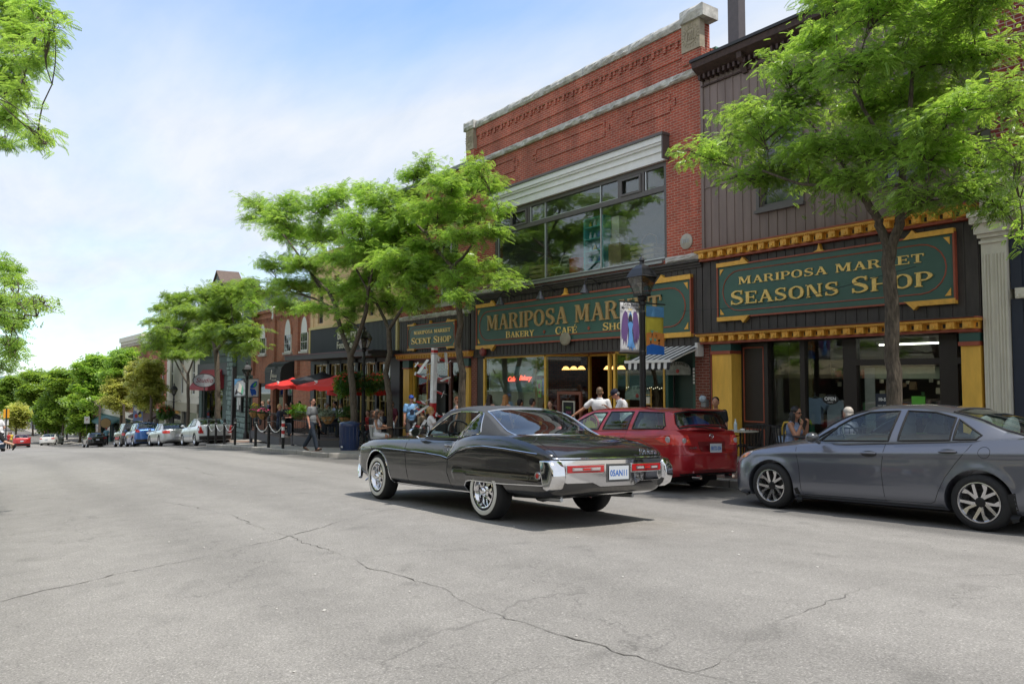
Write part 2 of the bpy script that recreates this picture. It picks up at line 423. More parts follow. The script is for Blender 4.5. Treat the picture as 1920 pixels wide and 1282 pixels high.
# ================================================================== GROUND
def asphalt():
  m,nt,b,o=newmat('asphalt'); L=nt.links.new
  t=nt.nodes.new('ShaderNodeTexCoord')
  def noise(sc,det=6,ro=.6,dim=(1,1,1)):
    mp=nt.nodes.new('ShaderNodeMapping'); mp.inputs['Scale'].default_value=dim; L(t.outputs['Object'],mp.inputs[0])
    n=nt.nodes.new('ShaderNodeTexNoise'); n.inputs['Scale'].default_value=sc; n.inputs['Detail'].default_value=det; n.inputs['Roughness'].default_value=ro
    L(mp.outputs[0],n.inputs['Vector']); return n
  def ramp(src,pts):
    r=nt.nodes.new('ShaderNodeValToRGB'); e=r.color_ramp.elements
    e[0].position=pts[0][0]; e[0].color=(pts[0][1],)*3+(1,); e[1].position=pts[-1][0]; e[1].color=(pts[-1][1],)*3+(1,)
    for p,c in pts[1:-1]:x=e.new(p); x.color=(c,)*3+(1,)
    L(src,r.inputs[0]); return r
  def mul(a,b_):
    x=nt.nodes.new('ShaderNodeMix'); x.data_type='RGBA'; x.blend_type='MULTIPLY'; x.inputs['Factor'].default_value=1
    L(a,x.inputs['A']); L(b_,x.inputs['B']); return x.outputs['Result']
  base=nt.nodes.new('ShaderNodeRGB'); base.outputs[0].default_value=(.252,.240,.224,1)
  big=ramp(noise(.35,5,.55,(.35,1,1)).outputs[0],[(.3,.85),(.7,1.10)])
  mid=ramp(noise(3.0,6,.7).outputs[0],[(.3,.88),(.7,1.08)])
  grain=ramp(noise(75,3,.8).outputs[0],[(.28,.48),(.46,.96),(.58,1.12),(.70,2.0)])
  stain=ramp(noise(1.1,8,.75,(.5,1.3,1)).outputs[0],[(.28,.80),(.38,1.0),(1,1.0)])
  # the strip where cars park is darker
  s=nt.nodes.new('ShaderNodeSeparateXYZ'); L(t.outputs['Object'],s.inputs[0])
  wob=noise(.9,3,.5); am=nt.nodes.new('ShaderNodeMath'); am.operation='MULTIPLY_ADD'; am.inputs[1].default_value=.5; L(wob.outputs[0],am.inputs[0]); L(s.outputs[1],am.inputs[2])
  strip=ramp(nt.nodes.new('ShaderNodeMapRange').outputs[0],[(0,1.0),(1,.62)])
  mr=strip.inputs[0].links[0].from_node; mr.inputs[1].default_value=8.55; mr.inputs[2].default_value=9.0; L(am.outputs[0],mr.inputs[0])
  la=nt.nodes.new('ShaderNodeMath'); la.operation='SINE'; lb=nt.nodes.new('ShaderNodeMath'); lb.operation='MULTIPLY_ADD'; lb.inputs[1].default_value=3.6
  L(s.outputs[1],lb.inputs[0]); L(big.inputs[0].links[0].from_socket,lb.inputs[2]); L(lb.outputs[0],la.inputs[0]); lane=ramp(la.outputs[0],[(0,1.0),(1,.91)])
  spot=ramp(noise(2.3,2,.4).outputs[0],[(.66,1),(.74,.86),(1,.8)])
  base_=mul(base.outputs[0],lane.outputs[0]); base_=mul(base_,spot.outputs[0])
  c=mul(base_,big.outputs[0]); c=mul(c,mid.outputs[0]); c=mul(c,grain.outputs[0]); c=mul(c,stain.outputs[0]); c=mul(c,strip.outputs[0])
  # fine crazing
  vo=nt.nodes.new('ShaderNodeTexVoronoi'); vo.feature='DISTANCE_TO_EDGE'; vo.inputs['Scale'].default_value=.33
  w=noise(1.6,4,.6); mp=nt.nodes.new('ShaderNodeVectorMath'); mp.operation='MULTIPLY_ADD'
  L(w.outputs['Color'],mp.inputs[0]); mp.inputs[1].default_value=(1.2,1.2,0); L(t.outputs['Object'],mp.inputs[2]); L(mp.outputs[0],vo.inputs['Vector'])
  cr=ramp(vo.outputs['Distance'],[(0,.72),(.0028,1),(1,1)])
  gate=ramp(noise(.5,3,.5).outputs[0],[(.45,1),(.6,0)])
  crm=nt.nodes.new('ShaderNodeMix'); crm.data_type='RGBA'; crm.inputs['A'].default_value=(1,1,1,1)
  L(gate.outputs[0],crm.inputs['Factor']); L(cr.outputs[0],crm.inputs['B'])
  c=mul(c,crm.outputs['Result'])
  L(c,b.inputs['Base Color']); b.inputs['Roughness'].default_value=.86; b.inputs['Specular IOR Level'].default_value=.35
  bn=noise(60,3,.75); bp=nt.nodes.new('ShaderNodeBump'); bp.inputs['Strength'].default_value=.55; bp.inputs['Distance'].default_value=.006
  L(bn.outputs[0],bp.inputs['Height']); L(bp.outputs[0],b.inputs['Normal'])
  return m
ASPH=asphalt()
def paving(name,col,sx,sy,mort):
  m,nt,b,o=newmat(name); L=nt.links.new
  t=nt.nodes.new('ShaderNodeTexCoord'); br=nt.nodes.new('ShaderNodeTexBrick'); L(t.outputs['Object'],br.inputs['Vector'])
  br.offset=0.0 if sx==sy else .5
  br.inputs['Scale'].default_value=1; br.inputs['Brick Width'].default_value=sx; br.inputs['Row Height'].default_value=sy
  br.inputs['Mortar Size'].default_value=mort; c=col
  br.inputs['Color1'].default_value=(*c,1); br.inputs['Color2'].default_value=(*[x*.86 for x in c],1); br.inputs['Mortar'].default_value=(*[x*.45 for x in c],1)
  n=nt.nodes.new('ShaderNodeTexNoise'); n.inputs['Scale'].default_value=4; n.inputs['Detail'].default_value=9; n.inputs['Roughness'].default_value=.75
  L(t.outputs['Object'],n.inputs['Vector'])
  mr=nt.nodes.new('ShaderNodeMapRange'); mr.inputs[1].default_value=.3; mr.inputs[2].default_value=.7; mr.inputs[3].default_value=.78; mr.inputs[4].default_value=1.12; L(n.outputs[0],mr.inputs[0])
  h=nt.nodes.new('ShaderNodeHueSaturation'); L(br.outputs['Color'],h.inputs['Color']); L(mr.outputs[0],h.inputs['Value']); L(h.outputs[0],b.inputs['Base Color'])
  b.inputs['Roughness'].default_value=.9
  bp=nt.nodes.new('ShaderNodeBump'); bp.inputs['Strength'].default_value=.4; bp.inputs['Distance'].default_value=.01; L(n.outputs[0],bp.inputs['Height']); L(bp.outputs[0],b.inputs['Normal'])
  return m
SLAB=paving('pavement_slabs',(.36,.335,.295),1.5,1.5,.012)
KSTONE=paving('kerb_stone',(.42,.39,.35),1.3,9,.018)
PAVER=paving('brick_paving',(.26,.16,.12),.22,.11,.008)

def sheet(name,xs,yf,m,zf,lab=None,kind='structure'):
  """grid sheet; yf(x) -> list of y, zf(x,y)"""
  rows=[[(x,y,zf(x,y))for y in yf(x)]for x in xs]; k=len(rows[0])
  v=[p for r in rows for p in r]
  f=[(i*k+j,(i+1)*k+j,(i+1)*k+j+1,i*k+j+1)for i in range(len(rows)-1)for j in range(k-1)]
  o=rawmesh(name,v,f,m,smooth=True); o['kind']=kind; return o
xs=sorted(set(list(np.arange(-60,30.1,1.0))+list(np.arange(-160,-60,2.0))+list(np.arange(-880,-160,15.0))+[-23.6,-22.9,-22.3,-21.6,-21.0,-38.0,-39.6]))
ys=[-1.6,0,1.5,3,4.5,6,7.5,9,10,11.5]
sheet('road',xs,lambda x:[y if y<9 else 9+(kerb_y(x)+.02-9)*(y-9)/2.5 for y in ys],ASPH,lambda x,y:gz(x,y))
pxs=[x for x in xs if x>-420]
sheet('pavement',pxs,lambda x:[kerb_y(x)+.16,max(11.9,kerb_y(x)+.2),13,14,15.6],SLAB,pz)
sheet('near_pavement',[x for x in xs if x>-200],lambda x:[-6.5,-4,-2.9,-1.76],SLAB,lambda x,y:gz(x,-1.6)+.14)
def kerb(name,xs,yy,sgn,top):
  mb=MB(); pr=[(0,-.25),(0,-.02),(.02,0),(.16,0),(.16,-.2)]
  rows=[]
  for x in xs:
    y=yy(x); rows+=[(x,y+sgn*a,top(x,y)+b)for a,b in pr]
  k=5
  mb.add(rows,[(i*k+j,i*k+j+1,(i+1)*k+j+1,(i+1)*k+j)for i in range(len(xs)-1)for j in range(k-1)])
  # joints between the kerb stones
  o=mb.build(name,KSTONE,smooth=True,angle=40); o['kind']='structure'
kerb('kerb',pxs,kerb_y,1,lambda x,y:gz(x,y)+.143)
kerb('near_kerb',[x for x in xs if x>-200],lambda x:-1.6,-1,lambda x,y:gz(x,-1.6)+.143)
# brick insets by the kerb near the crossing and a tan stretch of pavers far left
def patch(name,x0,x1,y0,y1,m,h=.004,f=pz):
  sheet(name,list(np.linspace(x0,x1,8)),lambda x:list(np.linspace(y0,y1,5)),m,lambda x,y:f(x,y)+h)
patch('brick_path',-25.4,-24.4,9.73,10.1,PAVER)
patch('brick_path',-20.8,-4,11.68,12.5,PAVER)
patch('brick_path',-60,-39,11.68,12.4,PAVER)
# base ground far and wide, water and hills beyond
base=mat('earth',(.10,.11,.06),.95,0,.3,.05)
gxs=list(np.arange(-900,61,20.0))+[300,900]
sheet('ground',gxs,lambda x:[-900,-300,-120,-60,-20,-6.45,0,15.55,60,150,400,900],base,lambda x,y:sX(x)-2.6+(-1.0 if -5<y<14 else 0))
WATER=mat('lake_water',(.10,.16,.22),.12,0,.1,.02)
w=MB(); w.quad((-5500,-4000,-14.6),(-900,-4000,-14.6),(-900,4000,-14.6),(-5500,4000,-14.6)); tag(w.build('water',WATER),kind='structure')
hm=mat('far_hills',(.10,.15,.17),.95,0,.2,.01)
hb=MB(); n=80; vs=[]
for i in range(n+1):
  y=-2500+5000*i/n; h=30+16*math.sin(i*.31)+9*math.sin(i*.83+1)
  vs+=[(-3300,y,-16),(-3450,y,-14.6+h*.7),(-3700,y,-14.6+h),(-4200,y,-16)]
hb.add(vs,[(i*4+j,i*4+j+1,(i+1)*4+j+1,(i+1)*4+j)for i in range(n)for j in range(3)])
tag(hb.build('hills',hm,smooth=True),kind='structure')
# long cracks across the road, laid as thin filled seams
CRK=mat('crack_filler',(.085,.078,.07),.9,0,.2,30)
def crack(pts,w=.011,seed=1,name='road_crack'):
  r=random.Random(seed); P=[]
  for(x0,y0),(x1,y1)in zip(pts,pts[1:]):
    n=max(2,int(math.hypot(x1-x0,y1-y0)/.07))
    for i in range(n):t=i/n; P.append([x0+(x1-x0)*t,y0+(y1-y0)*t])
  P.append(list(pts[-1])); ox=oy=0
  for p in P:
    ox=ox*.86+r.gauss(0,.016); oy=oy*.86+r.gauss(0,.016); p[0]+=ox; p[1]+=oy
  mb=MB(); vs=[]
  for i,p in enumerate(P):
    a=P[max(0,i-1)]; b_=P[min(len(P)-1,i+1)]; d=math.hypot(b_[0]-a[0],b_[1]-a[1])or 1
    nx,ny=-(b_[1]-a[1])/d,(b_[0]-a[0])/d; ww=w*.7*(.2+1.0*r.random())*(.6+.4*math.sin(i*.21+seed))
    for s_ in(-1,1):x,y=p[0]+nx*ww*s_,p[1]+ny*ww*s_; vs.append((x,y,gz(x,y)+.004))
  mb.add(vs,[(2*i,2*i+1,2*i+3,2*i+2)for i in range(len(P)-1)])
  tag(mb.build(name,CRK),kind='structure')
crack([(-6.9,-.6),(-7.03,.29),(-7.4,1.19),(-7.75,2.1),(-8.11,2.9),(-9.0,4.35),(-9.7,6.4),(-10.0,8.9)],.013,3)
crack([(-12.9,2.65),(-10.4,2.9),(-8.11,2.9),(-5.51,2.93),(-4.0,2.89),(-2.78,2.95),(-2.14,3.19),(-.6,3.3)],.009,5)
crack([(-3.08,1.5),(-3.2,2.3),(-3.26,2.87)],.004,8)
crack([(-2.6,2.98),(-2.78,3.89),(-2.9,4.9),(-2.94,5.52),(-2.5,7.2)],.004,9)
crack([(-16,2.2),(-15.4,3.6),(-15.9,5.2),(-15.3,7.5)],.009,12)
crack([(-30,4.6),(-24,4.2),(-19,4.5),(-16,4.3)],.010,14)
crack([(-23,1.2),(-22.3,3.4),(-22.8,6.5),(-22.2,9)],.012,17)
# specks of litter and worn patches
sp=MB(); 
for i in range(60):
  x=-3-16*rnd.random(); y=1.0+7*rnd.random(); s_=.006+.012*rnd.random(); z=gz(x,y)+.004
  sp.obox((x,y,z),(s_*2,s_,.004),Euler((0,0,rnd.random()*3)))
tag(sp.build('road_grit',mat('pale_grit',(.5,.48,.45),.9)),kind='stuff')

# ================================================================== SIGN-WRITER'S LETTERS (drawn serif capitals)
def _rib(pts,closed=False):
  P=[Vector((p[0],p[1]))for p in pts]; W=[p[2]for p in pts]; S=[]; n=len(P); sub=5
  for i in range(n if closed else n-1):
    p0=P[i-1]if(i or closed)else P[0]; p1=P[i]; p2=P[(i+1)%n]; p3=P[(i+2)%n]if(closed or i+2<n)else p2
    w1,w2=W[i],W[(i+1)%n]
    for k in range(sub):
      t=k/sub
      q=.5*((2*p1)+(p2-p0)*t+(2*p0-5*p1+4*p2-p3)*t*t+(3*p1-p0-3*p2+p3)*t**3)
      S.append((q,w1+(w2-w1)*t))
  if not closed:S.append((P[-1],W[-1]))
  L_,R_=[],[]
  m=len(S)
  for i,(q,w)in enumerate(S):
    a=S[i-1][0]if(i or closed)else q; b=S[(i+1)%m][0]if(i<m-1 or closed)else q
    d=(b-a).normalized(); nn=Vector((-d.y,d.x))*w/2
    L_.append(q+nn); R_.append(q-nn)
  if closed:L_.append(L_[0]); R_.append(R_[0])
  return[[tuple(L_[i]),tuple(L_[i+1]),tuple(R_[i+1]),tuple(R_[i])]for i in range(len(L_)-1)]
def _r(x0,x1,y0,y1):return[[(x0,y0),(x1,y0),(x1,y1),(x0,y1)]]
TT,tt,sv,so_=.20,.085,.07,.07
def _V(x,w=TT,a=0,b=1,s=so_):
  o=_r(x,x+w,a,b)
  if a==0:o+=_r(x-s,x+w+s,0,sv)
  if b==1:o+=_r(x-s,x+w+s,1-sv,1)
  return o
def _D(xa,ya,xb,yb,w):return[[(xa,ya),(xa+w,ya),(xb+w,yb),(xb,yb)]]
def glyph(c):
  k=tt
  if c=='A':return .95,_D(.10,0,.42,1,k+.02)+_D(.70,0,.36,1,TT)+_r(.22,.74,.30,.30+k)+_r(0,.28,0,sv)+_r(.60,.97,0,sv)
  if c=='B':return .82,_V(.07)+_rib([(.2,.96,k),(.52,.94,k),(.66,.75,TT),(.52,.55,k),(.2,.53,k)])+_rib([(.2,.53,k),(.55,.51,k),(.72,.28,TT),(.55,.06,k),(.2,.04,k)])
  if c=='C':return .88,_rib([(.80,.70,.05),(.72,.90,k),(.46,.96,k),(.20,.80,TT*.8),(.13,.5,TT),(.20,.2,TT*.8),(.46,.04,k),(.70,.10,k),(.82,.28,.04)])+_r(.74,.82,.66,.98)
  if c=='E':return .80,_V(.07)+_r(.2,.74,1-k,1)+_r(.2,.58,.5-k/2,.5+k/2)+_r(.2,.76,0,k)+_r(.68,.75,.74,1)+_r(.70,.77,0,.27)+_r(.54,.60,.36,.64)
  if c=='F':return .76,_V(.07)+_r(.2,.74,1-k,1)+_r(.2,.58,.5-k/2,.5+k/2)+_r(.68,.75,.74,1)+_r(.54,.60,.36,.64)
  if c=='H':return 1.0,_V(.07)+_V(.70)+_r(.2,.75,.5-k/2,.5+k/2)
  if c=='I':return .40,_V(.09)
  if c=='K':return .92,_V(.07)+_D(.22,.40,.66,1,k+.03)+_D(.62,0,.34,.58,TT)+_r(.56,.90,1-sv,1)+_r(.54,.96,0,sv)
  if c=='M':return 1.15,_V(.08,k+.02)+_V(.82,TT)+_D(.42,.12,.10,1,TT)+_D(.46,.12,.80,1,k+.02)+_r(0,.24,1-sv,1)
  if c=='N':return .98,_V(.09,k+.02)+_D(.62,0,.12,1,TT)+_V(.74,k+.02,.0,1)+_r(0,.22,1-sv,1)
  if c=='O':return .95,_rib([(.46,.96,k),(.18,.80,TT*.8),(.12,.5,TT),(.18,.2,TT*.8),(.46,.04,k),(.74,.2,TT*.8),(.80,.5,TT),(.74,.8,TT*.8)],True)
  if c=='P':return .80,_V(.07)+_rib([(.2,.96,k),(.52,.95,k),(.70,.72,TT),(.52,.47,k),(.2,.45,k)])
  if c=='R':return .92,_V(.07)+_rib([(.2,.96,k),(.52,.95,k),(.68,.74,TT),(.52,.52,k),(.2,.50,k)])+_D(.66,0,.40,.54,TT)+_r(.62,.94,0,sv)
  if c=='S':return .80,_rib([(.68,.74,.05),(.62,.90,k),(.38,.96,k),(.16,.82,TT*.7),(.20,.62,TT),(.40,.50,TT),(.60,.38,TT),(.66,.18,TT*.7),(.42,.04,k),(.18,.09,k),(.08,.28,.05)])+_r(.62,.70,.70,.99)+_r(.06,.14,.02,.30)
  if c=='T':return .84,_V(.32,TT,0,.98)+_r(.03,.81,1-k,1)+_r(.03,.10,.72,1)+_r(.74,.81,.72,1)+_r(.20,.64,0,sv)
  if c=='Y':return .90,_V(.36,TT,0,.5)+_D(.36,.45,.05,1,TT)+_D(.44,.45,.72,1,k+.02)+_r(0,.32,1-sv,1)+_r(.62,.90,1-sv,1)
  if c=='*':return .60,[[(.3,.30),(.42,.5),(.3,.70),(.18,.5)]]
  if c=="'":return .26,[[(.08,.98),(.20,.98),(.14,.70)]]
  if c==' ':return .48,[]
  if c=='1':return .55,_V(.2)+_D(.06,.76,.2,.95,.1)
  if c=='9':return .75,_rib([(.36,.96,k),(.12,.78,TT*.7),(.2,.52,k),(.44,.44,k),(.62,.68,TT),(.5,.92,k)],True)+_rib([(.66,.62,TT),(.58,.2,TT*.7),(.22,.05,k)])
  return .5,[]
def letters(name,text,x0,x1,z0,z1,y,m,parent=None,depth=.03,caps=1.0,world=True,rise=0,fn=None,stretch=None):
  """a word of drawn capitals from x0 to x1 at height z0..z1 on the plane y (reads from -Y).
       first letters of words stand taller when caps > 1; fn maps (x, z) for arched lines"""
  acc=0; items=[]; first=True
  for c in text:
    big=caps if(first and c not in " *'")else 1.0
    w,ps=glyph(c.replace('É','E')); sw=w*big
    if c=='É':ps=ps+[[(.36,1.08),(.46,1.08),(.62,1.30),(.46,1.30)]]
    items.append((acc,ps,big)); acc+=sw+.07
    first=(c==' ')
  sc=(x1-x0)/(acc-.07); h=z1-z0; mb=MB(); q=0
  for off,ps,big in items:
    for p in ps:
      q+=1; e=(q%7)*.0004
      pts=[(x0+(off+a*big)*sc,z0+b*h*big)for a,b in p]
      if fn:pts=[fn(a,b)for a,b in pts]
      mb.prism(pts,y-depth-e,y+.0015)
  return mb.build(name,m,parent,world=world)
def racetrack(x0,x1,z0,z1,n=10):
  r=(z1-z0)/2; pts=[]
  for i in range(n+1):a=math.pi/2+math.pi*i/n; pts.append((x0+r+r*math.cos(a),z0+r+r*math.sin(a)))
  for i in range(n+1):a=-math.pi/2+math.pi*i/n; pts.append((x1-r+r*math.cos(a),z0+r+r*math.sin(a)))
  return pts
def signboard(name,label,x0,x1,z0,z1,yb,corner=True,k=1.0):
  """green board with ox-blood edge, rounded inner line and gilt corner mouldings; front face at yb-.07"""
  root=thing(name,label,'sign',((x0+x1)/2,yb,(z0+z1)/2))
  MB().box(x0,x1,yb-.07,yb,z0,z1).build('sign_board',GREEN,root,world=True)
  mb=MB(); t=.035*k
  for a in((x0-t,x1+t,z1,z1+t),(x0-t,x1+t,z0-t,z0),(x0-t,x0,z0,z1),(x1,x1+t,z0,z1)):
    mb.box(a[0],a[1],yb-.10,yb-.002,a[2],a[3])
  mb.build('sign_edge',OXBLOOD,root,world=True)
  m=.13*k; rt=racetrack(x0+m,x1-m,z0+m,z1-m); mb=MB()
  mb.tube([(a,yb-.072,b)for a,b in rt],.014*k,5,closed=True)
  mb.build('sign_line',OXBLOOD,root,world=True)
  W=(x1-x0); c=min(.16*W,1.45*k*.62); g=MB(); h=.10*k; D=yb-.115
  for sx in(0,1):
    for sz in(0,1):
      X=lambda a:x0-.03*k+a if sx==0 else x1+.03*k-a
      Z=lambda b:z0+.0-b if sz==0 else z1+b
      p=[(X(0),Z(-.0)),(X(0),Z(h)),(X(c*.8),Z(h)),(X(c*.88),Z(h+.07*k)),(X(c*.93),Z(h+.02*k)),(X(c*1.05),Z(.02*k)),(X(c*1.1),Z(0))]
      g.prism(p,D,yb-.003)
      q=.11*k; o=.055*k
      X2=lambda a:x0+o+a if sx==0 else x1-o-a
      Z2=lambda b:z0+o+b if sz==0 else z1-o-b
      g.prism([(X2(0),Z2(0)),(X2(q),Z2(0)),(X2(q*.55),Z2(q*.55)),(X2(0),Z2(q*1.3))],yb-.086,yb-.071)
  cx=(x0+x1)/2
  g.prism([(cx-.14*k,z1+.03*k),(cx-.04*k,z1+.07*k),(cx,z1+.20*k),(cx+.04*k,z1+.07*k),(cx+.14*k,z1+.03*k)],D,yb-.003)
  g.build('gilt_moulding',GOLD,root,world=True)
  return root
def F(mb,x0,x1,z0,z1,d1,d0=0.0):  # a box standing d0..d1 proud of the facade plane
  return mb.box(x0,x1,15-d1,15-d0,z0,z1)
def wall_holes(mb,X0,X1,Z0,Z1,holes,y0=15.0,y1=15.35):
  xs=sorted({X0,X1,*[min(max(h[0],X0),X1)for h in holes],*[min(max(h[1],X0),X1)for h in holes]})
  for a,b in zip(xs,xs[1:]):
    cx=(a+b)/2; hs=sorted([(h[2],h[3])for h in holes if h[0]<cx<h[1]]); z=Z0
    for h0,h1 in hs:
      if h0>z:mb.box(a,b,y0,y1,z,h0)
      z=max(z,h1)
    if z<Z1:mb.box(a,b,y0,y1,z,Z1)
  return mb
def window(root,x0,x1,z0,z1,fm,gm=None,nx=1,nz=2,rec=.12,bar=.05,name='window',side=1):
  mb=MB(); y=15+rec; t=bar
  mb.box(x0,x0+t,y-.03,y+.05,z0,z1); mb.box(x1-t,x1,y-.03,y+.05,z0,z1)
  mb.box(x0+t,x1-t,y-.03,y+.05,z0,z0+t); mb.box(x0+t,x1-t,y-.03,y+.05,z1-t,z1)
  for i in range(1,nx):a=x0+(x1-x0)*i/nx; mb.box(a-t*.35,a+t*.35,y-.022,y+.04,z0+t,z1-t)
  for i in range(1,nz):a=z0+(z1-z0)*i/nz; mb.box(x0+t,x1-t,y-.026,y+.042,a-t*.4,a+t*.4)
  o=mb.build(name,fm,root,world=True)
  g=MB().box(x0+.01,x1-.01,y+.012,y+.022,z0+.01,z1-.01).build('pane',gm or GLASSD,o)
  return o
def battens(mb,x0,x1,z0,z1,d,step=.2,w=.022,jit=0):
  x=x0+step
  while x<x1-.02:F(mb,x-w/2,x+w/2,z0,z1,d+.014,d-.002); x+=step
def gilt_cornice(root,x0,x1,z0,z1,step=.28,d=.30):
  h=z1-z0; a=MB(); F(a,x0,x1,z0+h*.2,z1-h*.22,d*.45); 
  n=int((x1-x0)/step)
  for i in range(n):
    x=x0+(i+.5)*(x1-x0)/n; F(a,x-step*.26,x+step*.26,z0+h*.22,z1-h*.24,d*.86,d*.44)
    F(a,x-step*.10,x+step*.10,z0+h*.3,z0+h*.5,d*.95,d*.85)
  F(a,x0-.04,x1+.04,z1-h*.22,z1-h*.06,d)
  for i in range(int((x1-x0)/.045)):
    x=x0+.045*i; F(a,x,x+.022,z1-h*.30,z1-h*.225,d*.93,d*.45)
  a.build('gilt_cornice',GOLD,root,world=True)
  b=MB(); F(b,x0-.06,x1+.06,z1-h*.06,z1+.01,d+.03); F(b,x0,x1,z0,z0+h*.195,d*.55); b.build('cornice_edge',OXBLOOD,root,world=True)
  c=MB()
  for i in range(n+1):
    x=x0+i*(x1-x0)/n; F(c,max(x0+.01,x-step*.13),min(x1-.01,x+step*.13),z0+h*.32,z0+h*.62,d*.47,d*.44)
  c.build('cornice_sockets',mat('socket_dark',(.05,.045,.025),.6),root,world=True)  # dark squares laid in place of recesses between the gilt blocks

# ================================================================== BUILDINGS OF THE FAR SIDE
def building(name,label,x0,x1,depth=14,top=8.0,m=BRICK,base=None):
  b=pz((x0+x1)/2,15)-.6 if base is None else base
  root=thing(name,label,'building',((x0+x1)/2,15,b))
  mb=MB()  # flanks, back and roof behind the facade
  mb.box(x0,x0+.3,15.36,15+depth,b,top-.5); mb.box(x1-.3,x1,15.36,15+depth,b,top-.5)
  mb.box(x0+.3,x1-.3,15+depth-.3,15+depth,b,top-.5)
  mb.build('side_wall',m,root,world=True)
  MB().box(x0+.3,x1-.3,15.36,14.7+depth,top-.9,top-.7).build('roof',mat('roof_felt',(.06,.06,.06),.9),root,world=True)
  return root,b
# ---------------- A: the tall brick market hall
root,B0=building('brick_building','red brick shop building dated 1911 with rough stone cap and a wide upper display window',-23.27,-12.55,16,9.0,BRICKP)
w=MB()
wall_holes(w,-23.27,-12.55,3.0,8.35,[(-21.78,-13.78,3.15,5.80)])
w.box(-23.25,-12.57,14.965,15.35,8.352,9.1)  # upper parapet stands a little proud
F(w,-22.85,-13.05,8.82,9.1,.085,.034)
x=-22.6
while x<-13.2:F(w,x,x+.10,8.66,8.82,.085,.034); F(w,x+.17,x+.25,8.70,8.82,.07,.034); x+=.42
for a,b in((-23.40,-22.86),(-13.06,-12.42)):  # corbelled piers under the date stones
  F(w,a,b,8.05,8.36,.16); F(w,a+.04,b-.04,7.93,8.05,.12)
  for i in range(3):F(w,a+.06+i*.17,a+.14+i*.17,7.78,7.93,.10)
def rpanel(x0,x1,z0,z1):  # raised brick outline with stepped corners
  t=.055; s=.16; d=.03
  F(w,x0+s,x1-s,z1,z1+t,d); F(w,x0+s,x1-s,z0-t,z0,d); F(w,x0-t,x0,z0+.12,z1-.12,d); F(w,x1,x1+t,z0+.12,z1-.12,d)
  for sx,X in((1,x0),(-1,x1)):
    for sz,Z in((1,z0),(-1,z1)):
      F(w,X-(t if sx>0 else 0)if True else 0,X+(s+0 if sx>0 else 0)+(t if sx<0 else 0)-(s if sx<0 else 0)*0,Z+sz*.12-(t/2),Z+sz*.12+(t/2),d+.002)
      F(w,X+sx*s-t/2,X+sx*s+t/2,min(Z-sz*t,Z+sz*.12),max(Z-sz*t,Z+sz*.12),d+.004)
rpanel(-15.18,-13.47,7.10,7.48); rpanel(-19.56,-15.98,7.11,7.46); rpanel(-22.04,-20.44,7.10,7.48)
w.build('wall',BRICK,root,world=True)
pr=MB()
F(pr,-12.87,-12.40,B0,.93,.0,-.30); F(pr,-23.27,-22.9,B0,.93,.0,-.3)
pr.build('brick_pier',BRICKD,root,world=True)
# rock-faced stone: cap and band, stone by stone
def rockrow(name,x0,x1,z0,z1,d,n,seed,root,dd=0.0,m=STONE):
  r=random.Random(seed); mb=MB(); L_=(x1-x0)/n
  for i in range(n):
    a=x0+i*L_+.006; b=x0+(i+1)*L_-.006; k=max(3,int(L_/.16)); vs=[]; R_=4
    for j in range(k+1):
      xx=a+(b-a)*j/k
      for q in range(R_+1):
        zz=z0+(z1-z0)*q/R_; edge=(j in(0,k))or(q in(0,R_))
        vs.append((xx,15-d-(0 if edge else .025+.05*r.random()),zz+(0 if edge else r.uniform(-.012,.012))+(r.uniform(-.008,.012)if q==R_ else 0)))
    fs=[(j*(R_+1)+q,(j+1)*(R_+1)+q,(j+1)*(R_+1)+q+1,j*(R_+1)+q+1)for j in range(k)for q in range(R_)]
    mb.add(vs,fs)
  F(mb,x0,x1,z0+.004,z1-.012,d-.006,-.34 if z0>9 else -.05)
  return mb.build(name,m,root,world=True)
rockrow('stone_cap',-22.8,-13.05,9.10,9.34,.13,5,1,root)
rockrow('stone_cap',-23.48,-22.81,9.10,9.40,.24,1,2,root); rockrow('stone_cap',-13.04,-12.28,9.10,9.42,.26,1,3,root)
rockrow('stone_band',-23.27,-12.56,7.74,7.93,.09,10,4,root)
mb=MB(); F(mb,-23.38,-22.88,8.362,9.1,.19); F(mb,-13.04,-12.44,8.362,9.1,.19)
ds=mb.build('date_stone',SAND,root,world=True)
mb=MB()
for cx in(-23.13,-12.74):
  mb.tube([(cx+.2*math.cos(a),14.805,8.74+.2*math.sin(a))for a in np.linspace(0,6.28,25)[:-1]],.014,5,closed=True)
  for i in range(20):
    a=2*math.pi*i/20; c,s=math.cos(a),math.sin(a)
    mb.tube([(cx+.235*c,14.805,8.74+.235*s),(cx+.29*c*1.0,14.805,8.74+.30*s)],.014,4)
g=mb.build('carving',SAND); g.parent=ds
for cx in(-23.13,-12.74):
  t_=letters('date_numerals','1911',cx-.13,cx+.13,8.63,8.85,14.808,SAND,None,.02,world=False); t_.parent=ds
pl=MB(); pl.lathe([(0,-.05),(.17,-.05),(.20,-.03),(.20,0),(0,0)],(-13.10,15.0,3.54),24,'y')
pl=pl.build('round_plaque',mat('cast_plaque',(.42,.38,.32),.6,.2,.2),root,smooth=True,world=True)
t_=letters('plaque_numerals','1911',-13.22,-12.98,3.50,3.60,14.95,STEEL,None,.012,world=False); t_.parent=pl
